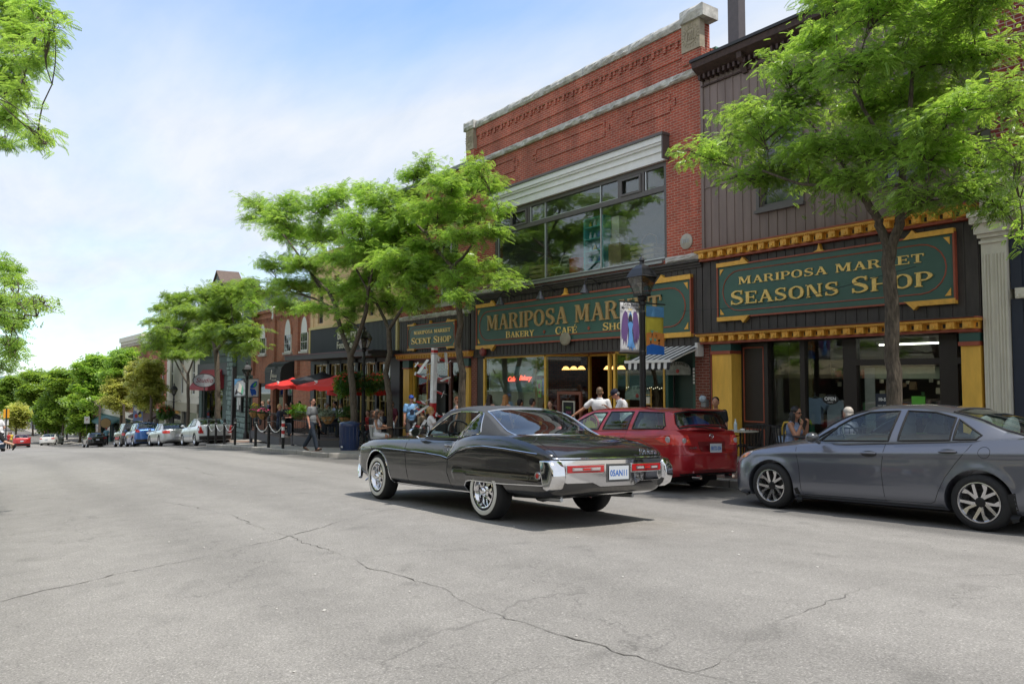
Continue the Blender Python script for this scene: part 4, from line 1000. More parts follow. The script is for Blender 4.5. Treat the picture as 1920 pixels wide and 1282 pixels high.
poster('store_sticker','small blue and white sticker low in the left seasons shop window',-10.72,-10.55,-1.42,-1.28,15.262,mat('sticker_blue',(.25,.32,.45),.5),lambda r_,y:textmesh('sticker_text','we are open',.028,WHITE,facing((-10.635,y,-1.34)),r_,.0005,world=True))
poster('art_print','red patterned print propped in the seasons shop window',-9.12-.02,-8.99,-1.15,-.65,15.36,REDP)
poster('rainbow_sticker','little rainbow sticker beside the tree trunk in the seasons shop window',-7.80,-7.70,-.56,-.48,15.263,mat('orange_print',(.6,.2,.04),.5))
r_=thing('oval_sticker','pale oval sign on a short post behind the seasons shop window','sign',(-8.02,15.5,-.78)); m_=MB().lathe([(0,-.01),(.11,-.01),(.11,0),(0,0)],n=20,axis='y'); m_.v=[(v[0]*1.15,v[1],v[2]*.85)for v in m_.v]; m_.build('sign_board',CREAMP,r_); MB().lathe([(0,-.014),(.06,-.014),(.06,-.0105)],n=4,axis='y').build('emblem',BLACKM,r_); MB().box(-.02,.02,0,.02,-.5,-.08).build('post',WHITE,r_)
for i,X in enumerate((-7.25,-6.62)):
  r_=thing('china_ghost',('white china figure','slim white china figure')[i]+' on the sill of the seasons shop, '+('left of the frame','beside the right pillar')[i],'figurine',(X,15.5,-1.12)); MB().lathe([(0,0),(.12,0),(.13,.05),(.10,.2),(.09,.26),(.06,.31),(0,.33)],n=16).build('body',mat('china_white',(.7,.7,.68),.3),r_,smooth=True); MB().ell((0,-.085,.24),(.014,.01,.02),6).build('eye',BLACKM,r_)
mb=MB()
for i in range(150):mb.cur=rnd.randrange(4); a=-10.6+4.2*rnd.random(); z=-1.95+rnd.random()**1.6*2.2; s_=.05+.08*rnd.random(); mb.obox((a,16.4+rnd.random(),z),(s_,s_,s_*1.3),Euler((0,0,rnd.random())))
tag(mb.build('shop_goods',[mat('goods_red',(.45,.08,.06),.6),mat('goods_cream',(.65,.58,.45),.6),mat('goods_green',(.12,.28,.12),.6),mat('goods_brown',(.25,.16,.09),.6)]),kind='stuff')

# ---------------- C: cream pilaster and brick at the right edge
rootC,B2=building('corner_brick_building','tall dark red brick building with cream fluted pilaster at the right edge',-6.13,1.5,14,11.5,BRICK)
mb=MB(); wall_holes(mb,-5.95,1.5,3.8,11.4,[(-4.4,-3.2,4.6,7.2),(-2.0,-.8,4.6,7.2),(-4.4,-3.2,8.4,10.8),(-2.0,-.8,8.4,10.8)]); mb.build('wall',brick('large_brick',(.24,.040,.030),(.155,.026,.022),(.40,.27,.24),.24,.082,.011,.25),rootC,world=True)
for a in(-4.4,-2.0):
  for z in(4.6,8.4):window(rootC,a,a+1.2,z,z+2.4,CREAM,GLASSD,1,2,.12,.07)
mb=MB(); F(mb,-6.12,-5.96,3.2,11.4,-.02,-.3); mb.build('dark_strip',TRIMG,rootC,world=True)  # dark strip filling the gap between the two buildings
mb=MB(); F(mb,-6.13,-5.72,B2,2.55,.10,-.3)
for i in range(7):
  xx=-6.08+i*.05+(.03 if i>2 else 0); F(mb,xx,xx+.022,B2+.9,2.25,.118,.099)
F(mb,-6.15,-5.70,2.45,2.50,.14,.10); F(mb,-6.17,-5.68,2.552,2.62,.16,-.3); F(mb,-6.20,-5.65,2.622,2.80,.22,-.3); F(mb,-6.24,-5.60,2.802,2.92,.30,-.3)
mb.build('pilaster',CREAM,rootC,world=True)
mb=MB(); F(mb,-6.26,1.5,2.922,3.02,.34,-.3); F(mb,-6.13,1.5,3.022,3.45,.12,-.3); F(mb,-6.2,1.5,3.452,3.6,.38,-.3); F(mb,-6.24,1.5,3.602,3.78,.48,-.3)
x=-6.2
while x<1.4:F(mb,x,x+.05,2.84,2.918,.32,.305); x+=.09
F(mb,-5.6,1.5,1.42,1.60,.12,-.2); x=-5.58
while x<1.4:F(mb,x,x+.04,1.44,1.50,.14,.12); x+=.08
mb.build('entablature',CREAM,rootC,world=True)
mb=MB(); F(mb,-5.70,-5.52,B2,1.42,.02,-.25); F(mb,-5.70,-5.52,1.60,2.80,.02,-.25); F(mb,-5.52,1.5,2.62,2.80,.02,-.2); F(mb,-5.52,1.5,B2,-1.3,.02,-.2); F(mb,-3.6,-3.45,-1.3,1.42,.02,-.2); F(mb,-1.5,-1.35,-1.3,1.42,.02,-.2); F(mb,-5.52,-5.45,1.6,2.62,.0,-.2)
mb.build('shopfront_frame',BLUEF,rootC,world=True)
mb=MB(); F(mb,-5.50,-5.46,-1.3,1.05,-.02,-.1); mb.build('shopfront_edge',YELLOW,rootC,world=True)
MB().box(-5.52,1.5,15.12,15.13,-1.3,1.42).box(-5.45,1.5,15.12,15.13,1.60,2.62).build('pane',GLASS,rootC,world=True)
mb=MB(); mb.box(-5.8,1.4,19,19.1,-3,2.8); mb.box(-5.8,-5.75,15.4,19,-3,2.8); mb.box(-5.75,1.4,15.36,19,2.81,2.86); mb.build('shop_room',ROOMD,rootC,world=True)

# ---------------- D: the scent shop
rootD,B3=building('scent_building','red brick building with pale sills above the small scent shop',-28.80,-23.29,14,7.8,BRICK)
mb=MB(); wall_holes(mb,-28.80,-23.29,2.6,7.85,[(-27.9,-26.5,2.95,5.4),(-25.6,-24.2,2.95,5.4)]); F(mb,-28.8,-23.29,6.6,6.75,.04); F(mb,-28.8,-23.29,7.45,7.85,.07)
x=-28.7
while x<-23.4:F(mb,x,x+.1,7.3,7.45,.06); x+=.26
for a in(-27.95,-25.65):F(mb,a-.12,a+1.55+.07,5.4,5.52,.05)
mb.build('wall',BRICK,rootD,world=True)
for a in(-27.9,-25.6):
  window(rootD,a,a+1.4,2.95,5.4,WHITE,GLASSD,2,2,.12,.06); m2=MB(); F(m2,a-.1,a+1.5,2.80,2.945,.12,-.1); m2.build('window_sill',MATS['pale_stone'],rootD,world=True)
rockrow('stone_band',-28.75,-23.30,2.42,2.60,.10,5,9,rootD)
mb=MB(); F(mb,-28.84,-23.29,7.852,8.02,.16,-.35); mb.build('parapet_cap',mat('lead_cap',(.16,.16,.17),.5,.4,.3,5),rootD,world=True)
mb=MB(); F(mb,-28.78,-23.30,1.08,2.41,.05); battens(mb,-28.78,-23.30,1.08,2.41,.05,.20); F(mb,-28.84,-23.0,1.056,1.078,.32); mb.build('fascia',BOARD,rootD,world=True)
gilt_cornice(rootD,-28.75,-23.05,.80,1.05,.20,.28)
sg=signboard('shop_sign','small green scent shop sign with gilt letters left of the trunk',-27.86,-24.20,1.26,2.18,14.95,k=.72)
letters('sign_small_letters','MARIPOSA MARKET',-27.35,-24.52,1.82,1.96,14.88,LETTER,sg,.02)
letters('sign_letters','SCENT SHOP',-27.55,-24.45,1.44,1.66,14.88,LETTER,sg,.03,1.15)
for a,b in((-28.35,-27.85),(-23.62,-23.30)):
  mb=MB(); F(mb,a,b,B3,.45,.08,-.3); mb.build('pillar',YELLOW,rootD,world=True); mb=MB(); F(mb,a-.02,b+.01,.50,.79,.10,-.3); mb.build('pillar_cap',MATS['cap_green'],rootD,world=True); mb=MB(); F(mb,a-.02,b+.01,.452,.498,.12,-.3); mb.build('pillar_band',OXBLOOD,rootD,world=True)
mb=MB()
for a,b in((-27.85,-27.78),(-26.62,-26.5),(-25.0,-24.85),(-24.1,-23.95)):mb.box(a,b,15.1,15.22,B3,.79)
mb.box(-26.5,-25.0,15.1,15.22,-.12,.0); mb.box(-27.78,-23.6,15.08,15.25,.66,.79); mb.build('shopfront_frame',mat('brown_red_frame',(.13,.045,.03),.5),rootD,world=True)
mb=MB()
for a,b,z0,z1 in((-27.78,-27.73,-1.3,.66),(-26.67,-26.62,-1.3,.66),(-27.73,-26.67,.60,.66),(-27.73,-26.67,-1.35,-1.29),(-26.5,-26.45,.0,.62),(-25.05,-25.0,.0,.62),(-24.13,-24.1,-1.9,.62),(-23.95,-23.91,-1.9,.62)):mb.box(a,b,15.08,15.2,z0,z1)
mb.build('window_bead',YELLOW,rootD,world=True)
MB().box(-27.78,-26.62,15.15,15.16,-1.3,.66).box(-26.5,-25.0,15.15,15.16,.0,.66).box(-24.85,-24.1,15.15,15.16,-1.9,.66).build('pane',GLASS,rootD,world=True)
MB().box(-27.85,-26.6,15.06,15.25,B3,-1.36).build('stall_riser',BOARD,rootD,world=True)
mb=MB(); mb.box(-28.6,-23.5,19,19.1,-3,.9); mb.box(-28.6,-28.5,15.4,19,-3,.9); mb.box(-23.5,-23.4,15.4,19,-3,.9); mb.box(-28.5,-23.5,15.36,19,.8,.85); mb.build('shop_room',ROOMD,rootD,world=True)
MB().box(-26.45,-25.75,15.4,15.45,-2.45,-.12).build('door',mat('door_black',(.02,.02,.02),.4),rootD,world=True)
r_=thing('window_goods','teal and plum goods stacked in the scent shop window','display',(-27.2,15.6,-1.3)); mb=MB(); mb.cur=0; mb.box(-.35,.35,-.2,.2,0,.55); mb.cur=1; mb.lathe([(0,0),(.42,0),(.34,.28),(0,.3)],(0,0,.8),8); mb.cur=2; mb.box(-.3,.1,-.25,-.1,.1,.75); mb.build('goods',[mat('teal_paint',(.05,.24,.22),.5),mat('plum',(.10,.02,.03),.6),CREAMP],r_)

# ---------------- E: the brewery with its slate-blue fascia
rootE,B4=building('tan_building','tan painted building over the slate grey brewery restaurant front',-38.92,-28.83,14,6.3,TAN)
hs=[(-38.0,-37.3,2.9,5.2),(-35.9,-35.3,2.9,5.2),(-33.9,-33.3,2.9,5.2),(-31.9,-31.4,2.9,5.2),(-30.2,-29.7,2.9,5.2)]
mb=MB(); wall_holes(mb,-38.92,-28.83,2.6,6.45,hs); F(mb,-38.95,-28.8,6.3,6.5,.12); F(mb,-38.95,-28.83,5.6,5.7,.05); F(mb,-29.3,-28.83,2.74,6.3,.04); F(mb,-38.92,-38.5,2.74,6.3,.04)
mb.build('wall',TAN,rootE,world=True)
for h in hs:window(rootE,*h,mat('mauve_frame',(.16,.13,.14),.6),GLASSD,1,2,.12,.05)
SLATE=mat('slate_blue_board',(.062,.070,.082),.6,0,.1,2)
mb=MB(); F(mb,-38.75,-29.0,1.22,2.60,.08); battens(mb,-38.75,-29.0,1.22,2.60,.08,.13,.012); mb.build('fascia',SLATE,rootE,world=True)
CRY=mat('cream_yellow',(.62,.50,.24),.6); mb=MB(); F(mb,-38.92,-28.84,2.602,2.73,.14); F(mb,-38.92,-38.76,1.22,2.60,.12); F(mb,-28.99,-28.84,1.0,2.60,.12); mb.build('fascia_trim',CRY,rootE,world=True)
sg=thing('brewery_sign','cream lettering on the slate grey fascia half hidden behind a trunk','sign',(-33,14.9,2.0))
textmesh('sign_letters','Brewery Bay',.62,CREAMP,facing((-33.5,14.87,2.15)),sg,.02,bold=.012,world=True); textmesh('sign_letters','Food Co.',.5,CREAMP,facing((-34.2,14.87,1.66)),sg,.02,bold=.008,world=True)
CAN=mat('canopy_grey',(.045,.043,.048),.5,0,.1); mb=MB(); mb.box(-38.6,-28.75,13.5,14.98,.98,1.20); 
for i in range(5):mb.box(-38.62,-28.73,13.47+.001*i,13.50,.99+i*.042,1.01+i*.042)
mb.box(-38.66,-28.70,13.45,15.0,1.202,1.24); mb.build('canopy',CAN,rootE,world=True)
mb=MB(); mb.box(-38.67,-28.69,13.44,13.449,1.20,1.235); mb.build('canopy_edge',mat('maroon_edge',(.10,.02,.04),.5),rootE,world=True)
DKF=mat('pub_front',(.035,.037,.042),.5); mb=MB()
for a,b in((-38.92,-38.4),(-36.7,-36.4),(-35.1,-34.95),(-33.3,-33.0),(-31.2,-31.0),(-29.7,-28.84)):mb.box(a,b,15.0,15.3,B4,.97)
mb.box(-38.4,-29.7,15.0,15.3,.80,.97); mb.box(-38.4,-36.7,15.02,15.25,.18,.30); mb.build('shopfront_frame',DKF,rootE,world=True)
mb=MB()
for a,b in((-38.3,-37.6),(-37.5,-36.8),(-36.3,-35.75),(-35.7,-35.15),(-34.85,-34.1),(-34.0,-33.4),(-32.9,-32.1),(-32.0,-31.3),(-30.9,-29.8)):
  for u_,v_ in((a,a+.07),(b-.07,b)):mb.box(u_,v_,15.08,15.14,B4+.7,.78)
  mb.box(a+.07,b-.07,15.08,15.14,.70,.78)
  for z in(-.5,-.95):mb.box(a+.07,b-.07,15.085,15.135,z,z+.03)
  m_=(a+b)/2; mb.box(m_-.015,m_+.015,15.086,15.134,-1.7,.7)
mb.build('french_door',mat('door_yellow',(.45,.33,.09),.5),rootE,world=True)
MB().box(-38.4,-29.7,15.15,15.16,B4+.5,.97).build('pane',glassm('pub_glass',(.5,.55,.55),.03),rootE,world=True)
mb=MB(); mb.box(-38.8,-29,18,18.1,-4,1); mb.box(-38.8,-29,15.4,18,.98,1.05); mb.build('pub_room',ROOMD,rootE,world=True)

# ---------------- F: brick hall with pointed windows
rootF,B5=building('gothic_brick_building','brown brick building with white pointed-arch windows beside the patio',-48.70,-38.95,13,4.0,BRICK2)
mb=MB(); wall_holes(mb,-48.70,-38.95,B5,4.2,[(-44.9,-43.1,B5,-.2),(-42.9,-41.5,-2.4,-.3),(-47.6,-45.3,-2.3,-.2)])
for a in(-48.7,-44.75,-40.95):F(mb,a,a+.42,.3,4.2,.14)
F(mb,-48.72,-38.95,3.7,3.85,.10); F(mb,-48.72,-38.95,4.05,4.2,.12)
x=-48.6
while x<-39.0:F(mb,x,x+.11,3.5,3.7,.09); x+=.3
mb.build('wall',BRICK2,rootF,world=True)
def gothic(cx,z0,zs,zt,w):
  L_,R_=[],[]
  arch=[(cx-w/2+w*(1-math.cos(t))*.5,zs+(zt-zs)*math.sin(t))for t in np.linspace(0,math.pi/2,6)]; arch=arch+[(2*cx-a,b)for a,b in arch[::-1][1:]]
  poly=[(cx-w/2,z0)]+arch+[(cx+w/2,z0)]
  hood=MB(); pts=[(a,14.98,b)for a,b in arch]; hood.tube(pts,.07,6)
  fr=MB(); fr.prism(poly[::-1],14.93,14.999); f_=fr.build('window',WHITE,rootF,world=True)
  h_=hood.build('arch_hood',BRICK2,rootF,world=True)
  g=MB()
  for i in range(3):
    a=cx-w/2+.06+i*(w-.06)/3; b=a+(w-.06)/3-.06
    g.box(a,b,14.92,14.929,z0+.08,z0+(zs-z0)*.48); g.box(a,b,14.92,14.929,z0+(zs-z0)*.52,zs-.02)
  p=g.build('pane',GLASSD,f_)
  s=MB(); F(s,cx-w/2-.15,cx+w/2+.15,z0-.12,z0-.002,.14); s.build('window_sill',MATS['pale_stone'],rootF,world=True)
gothic(-42.3,1.55,2.55,3.45,1.05); gothic(-46.7,1.55,2.55,3.45,1.05); gothic(-39.75,1.55,2.55,3.45,1.0)
mb=MB()
for a in(-45.0,-41.1):mb.prism([(14.7,4.35),(15,4.35),(15,3.55),(14.95,3.5),(14.82,3.6),(14.86,3.9),(14.72,4.1)],a+.2,a+.42,'yz')
mb.build('white_bracket',WHITE,rootF,world=True)
MB().box(-44.9,-43.1,15.2,15.3,B5,-.2).box(-47.6,-45.3,15.1,15.2,-2.3,-.2).box(-42.9,-41.5,15.1,15.2,-2.4,-.3).build('shop_window',glassm('dim_glass',(.2,.26,.22),.05),rootF,world=True)
mb=MB(); mb.box(-48,-41,16.4,16.5,-4,0); mb.box(-48,-41,15.4,16.4,-.18,-.1); mb.build('shop_room',ROOMD,rootF,world=True)
aw=thing('dark_awning','black round-nosed fabric awning with white script on the brown brick building','awning',(-43.4,15,.3)); mb=MB(); prf=[(15,1.02),(14.75,1.0),(14.45,.88),(14.25,.65),(14.2,.4),(14.2,-.22)]
n_=12
for i in range(n_):
  a=-43.9+2.6*i/n_; b=-43.9+2.6*(i+1)/n_
  for j in range(5):mb.quad((a,prf[j][0],prf[j][1]),(b,prf[j][0],prf[j][1]),(b,prf[j+1][0],prf[j+1][1]),(a,prf[j+1][0],prf[j+1][1]))
for X in(-43.9,-41.3):mb.add([(X,p[0],p[1])for p in prf]+[(X,15,-.22)],[tuple(range(7))])
mb.build('cloth',mat('awning_cloth',(.018,.022,.024),.6),aw,world=True)
mb=MB()
for i in range(13):a=-43.9+.2167*i; mb.tube([(a,p[0]-.01,p[1]+.01)for p in prf[:5]],.02,4)
mb.build('rib',mat('awning_rib',(.07,.08,.085),.5),aw,world=True)
textmesh('awning_script','Alleven',.30,CREAMP,facing((-42.3,14.19,.22)),aw,.003,world=True); textmesh('awning_script','1',.8,CREAMP,facing((-42.9,14.19,.25)),aw,.003,shear=.3,world=True); textmesh('awning_script','the grooming',.14,CREAMP,facing((-42.3,14.19,.0)),aw,.003,world=True)

# ---------------- G: painted stone building
GRN=brick('green_painted_brick',(.115,.155,.14),(.095,.135,.12),(.085,.115,.105),.22,.075,.01,.2)
rootG,B6=building('green_stone_building','grey-green painted brick building with a rough stone corner pier and a gabled dormer',-62.0,-48.75,15,6.2,GRN)
mb=MB(); wall_holes(mb,-62,-48.75,B6,6.4,[(-60.9,-59.5,2.6,4.8),(-58.2,-56.8,2.6,4.8),(-55.4,-54.0,2.6,4.8),(-52.2,-50.8,3.0,4.8),(-61.2,-55.5,B6,.3)]); F(mb,-62,-48.75,6.2,6.4,.2); F(mb,-62,-48.75,1.7,1.85,.1)
mb.build('wall',GRN,rootG,world=True)
for a,z in((-60.9,2.6),(-58.2,2.6),(-55.4,2.6),(-52.2,3.0)):window(rootG,a,a+1.4,z,4.8,CREAM,GLASSD,1,2,.12,.08)
mb=MB(); mb.prism([(-58.0,6.4),(-58.0,6.9),(-57.0,7.7),(-56.0,6.9),(-56.0,6.4)],14.9,15.6); mb.build('dormer',mat('dormer_green',(.11,.14,.13),.7),rootG,world=True)
mb=MB(); mb.prism([(-58.2,6.82),(-57.0,7.78),(-55.8,6.82),(-55.8,6.94),(-57.0,7.92),(-58.2,6.94)],14.8,16.4); mb.build('dormer_roof',mat('shingle_brown',(.12,.085,.07),.8,0,.3,6),rootG,world=True)
mb=MB(); mb.prism([(-57.4,6.5),(-57.4,6.9),(-57.2,7.1),(-56.8,7.1),(-56.6,6.9),(-56.6,6.5)],14.87,14.899); mb.build('window',GLASSD,rootG,world=True)
mb=MB(); rs=random.Random(5)
GS=mat('green_stone',(.20,.27,.25),.8,0,.35,6,.6)
z=B6
while z<3.4:
  h=.24+.16*rs.random(); x=-53.6+.3*rs.random()
  while x<-49.1 if z<0 else x<-52.3:
    l=.4+.5*rs.random(); b=min(x+l,-49.0 if z<0 else -52.2)
    c=((x+b)/2,14.86-.06*rs.random(),z+h/2)
    mb.obox(c,(b-x-.03,.24,h-.04),Euler((rs.uniform(-.10,.10),rs.uniform(-.03,.03),rs.uniform(-.06,.06)))); x=b
  z+=h
mb.build('stone_pier',GS,rootG,world=True,bevel=.03)
MB().box(-61.1,-55.6,15.2,15.3,B6,.2).build('shop_window',glassm('dim_glass',(.2,.26,.22),.05),rootG,world=True)
mb=MB(); mb.box(-61.5,-55,16.5,16.6,-5,1); mb.box(-61.5,-55,15.36,16.5,.3,.4); mb.box(-61.5,-61.4,15.36,16.5,-5,.3); mb.build('shop_room',ROOMD,rootG,world=True)
mb=MB(); F(mb,-62,-54,.35,1.2,.15); mb.build('fascia',mat('black_fascia',(.03,.03,.035),.5),rootG,world=True)
ra=thing('red_awning','dull red sloping canvas awning on the green stone building','awning',(-57.5,15,0)); MB().prism([(15.0,.95),(13.9,-.55),(13.9,-.75),(15.0,-.6)],-60.5,-55.2,'yz').build('cloth',mat('red_canvas',(.28,.03,.04),.7),ra,world=True)

# ---------------- the row going down to the lake
def row_shop(name,label,x0,x1,top,wm,fm,nwin=3,aw=None,roofh=.3,storeys=1,sill=None,dep=14):
  r_,b=building(name,label,x0,x1,dep,top,wm)
  g=pz((x0+x1)/2,15); W=x1-x0; hs=[]
  st=(top-.5-(g+3.6))/storeys
  for s in range(storeys):
    for i in range(nwin):
      c=x0+W*(i+.5)/nwin; hw=min(.55,W/nwin*.28); z=g+3.9+s*st; hs.append((c-hw,c+hw,z,z+st*.62))
  mb=MB(); wall_holes(mb,x0,x1,g+3.2,top,hs); 
  for s in range(storeys):F(mb,x0,x1,g+3.7+s*st,g+3.78+s*st,.05)
  mb.build('wall',wm,r_,world=True)
  for h in hs:window(r_,*h,TRIMW,GLASSD,1,2,.12,.08)
  mb=MB(); F(mb,x0-.05,x1+.05,top,top+roofh,.35,-.35); F(mb,x0,x1,top-.25,top-.002,.2); 
  for i in range(int(W/.8)):F(mb,x0+.3+i*.8,x0+.45+i*.8,top-.6,top-.252,.25)
  mb.build('cornice',fm,r_,world=True)
  mb=MB(); F(mb,x0+.1,x1-.1,g+2.5,g+3.2,.12); F(mb,x0,x0+.3,g-.5,g+2.49,.05,-.2); F(mb,x1-.3,x1,g-.5,g+2.49,.05,-.2); F(mb,(x0+x1)/2-.1,(x0+x1)/2+.1,g-.5,g+2.49,0,-.2); F(mb,x0+.3,(x0+x1)/2-.1,g-.5,g+.5,0,-.2); mb.build('shopfront',fm,r_,world=True)
  MB().box(x0+.3,x1-.3,15.22,15.24,g-.3,g+2.49).build('shop_window',GLASSD,r_,world=True)
  if aw:
    a=thing('shop_awning',aw[0],'awning',((x0+x1)/2,15,g+2.5)); MB().prism([(15.0,g+3.1),(13.6,g+2.35),(13.6,g+2.15),(15.0,g+2.9)],x0+.3,x1-.3,'yz').build('cloth',aw[1],a,world=True)
  return r_
row_shop('cream_shop','cream rendered shop with tall white parapet',-73.5,-62.05,4.6,CREAM,mat('cream_front',(.42,.39,.30),.6),3,None,.3)
row_shop('white_corniced_shop','red brick shop with white cornice beyond the cream one',-84,-73.55,3.9,BRICK,TRIMW,3,('brown sloping awning with a white stroke on the white-corniced shop',mat('brown_canvas',(.075,.045,.04),.7)),.4)
row_shop('brick_shop','orange brick shop with a pale roof edge far down the row',-97,-84.05,4.2,BRICK3,CREAM,4,None,.5)
row_shop('pale_shop','pale two storey shop with green trim far down the row',-112,-97.05,2.6,CREAM,mat('teal_trim',(.06,.14,.13),.6),4,('teal awning on the pale shop far down the row',mat('teal_canvas',(.05,.13,.13),.7)))
row_shop('dark_brick_shop','dark brick shop beyond the pale one',-128,-112.05,2.2,BRICK2,BLACKM,4)
row_shop('tan_shop','tan shop with low roof near the far crossing',-150,-133,1.0,TAN,CREAM,4)
row_shop('far_brick_shop','small brick block near the end of the street',-180,-150.05,.6,BRICK,TRIMW,6)
row_shop('last_shop','last white building at the foot of the street',-230,-184,-1.5,WHITE,SLATE,8)
# ---------------- across the street (behind the photographer): what the windows mirror
def near_building(label,x0,x1,top,wm,aw):
  r_=thing('opposite_building',label,'building',((x0+x1)/2,-6.5,gz(x0,-2))); g=gz((x0+x1)/2,-2)
  mb=MB(); mb.box(x0,x1,-16,-6.6,g-.5,top); mb.build('wall',wm,r_,world=True); W=x1-x0
  n=int(W/2.6); f_=MB(); p_=MB()
  for s in range(2 if top>6 else 1):
    for i in range(n):
      c=x0+W*(i+.5)/n; z=g+4.0+s*3.0; f_.box(c-.6,c+.6,-6.6,-6.54,z-.1,z+1.9); p_.box(c-.5,c+.5,-6.54,-6.53,z,z+1.8)
  fo=f_.build('window',TRIMW,r_,world=True); po=p_.build('pane',GLASSD); po.parent=fo
  MB().box(x0,x1,-6.6,-6.3,top-.3,top+.1).box(x0+.1,x1-.1,-6.6,-6.45,g+2.7,g+3.4).build('cornice',CREAM,r_,world=True)
  MB().box(x0+.4,x1-.4,-6.6,-6.55,g+.4,g+2.6).build('shop_window',GLASSD,r_,world=True)
  if aw:a_=thing('shop_awning','awning on the '+label,'awning',((x0+x1)/2,-6.5,g+2.6)); MB().prism([(-6.55,g+3.3),(-5.2,g+2.5),(-5.2,g+2.3),(-6.55,g+3.1)],x0+.6,x1-.6,'yz').build('cloth',aw,a_,world=True)
near_building('cream building across the street behind the camera',-12,4,5.5,CREAM,mat('beige_canvas',(.45,.38,.25),.8))
near_building('pale rendered building across the street left of the cream one',-26,-12.1,6.8,CREAM,mat('beige_canvas',(.45,.38,.25),.8))
near_building('white building across the street further down',-42,-26.1,5.0,WHITE,mat('teal_canvas',(.05,.13,.13),.7))
near_building('tan building across the street at the right',4.1,20,6.5,CREAM,None)

# ================================================================== CARS
def cub(pts,x):
  """smooth monotone-ish interpolation through (x, v) control points"""
  xs=[p[0]for p in pts]; vs=[p[1]for p in pts]; x=np.asarray(x,float); n=len(xs)
  d=[(vs[i+1]-vs[i])/(xs[i+1]-xs[i])for i in range(n-1)]; m=[d[0]]+[0 if d[i-1]*d[i]<=0 else 2*d[i-1]*d[i]/(d[i-1]+d[i])for i in range(1,n-1)]+[d[-1]]
  i=np.clip(np.searchsorted(xs,x,side='right')-1,0,n-2); X0=np.array(xs)[i]; X1=np.array(xs)[i+1]; h=X1-X0
  t=np.clip((x-X0)/h,0,1); v=np.array(vs); m=np.array(m)
  return(2*t**3-3*t**2+1)*v[i]+(t**3-2*t**2+t)*h*m[i]+(-2*t**3+3*t**2)*v[i+1]+(t**3-t**2)*h*m[i+1]
def bvh_of(v,f):return BVHTree.FromPolygons([Vector(p)for p in v],[tuple(q)for q in f])
def grid_faces(nr,nc):
  i,j=np.meshgrid(np.arange(nr-1),np.arange(nc-1),indexing='ij'); a=(i*nc+j).ravel()
  return np.stack([a,a+1,a+nc+1,a+nc],1)
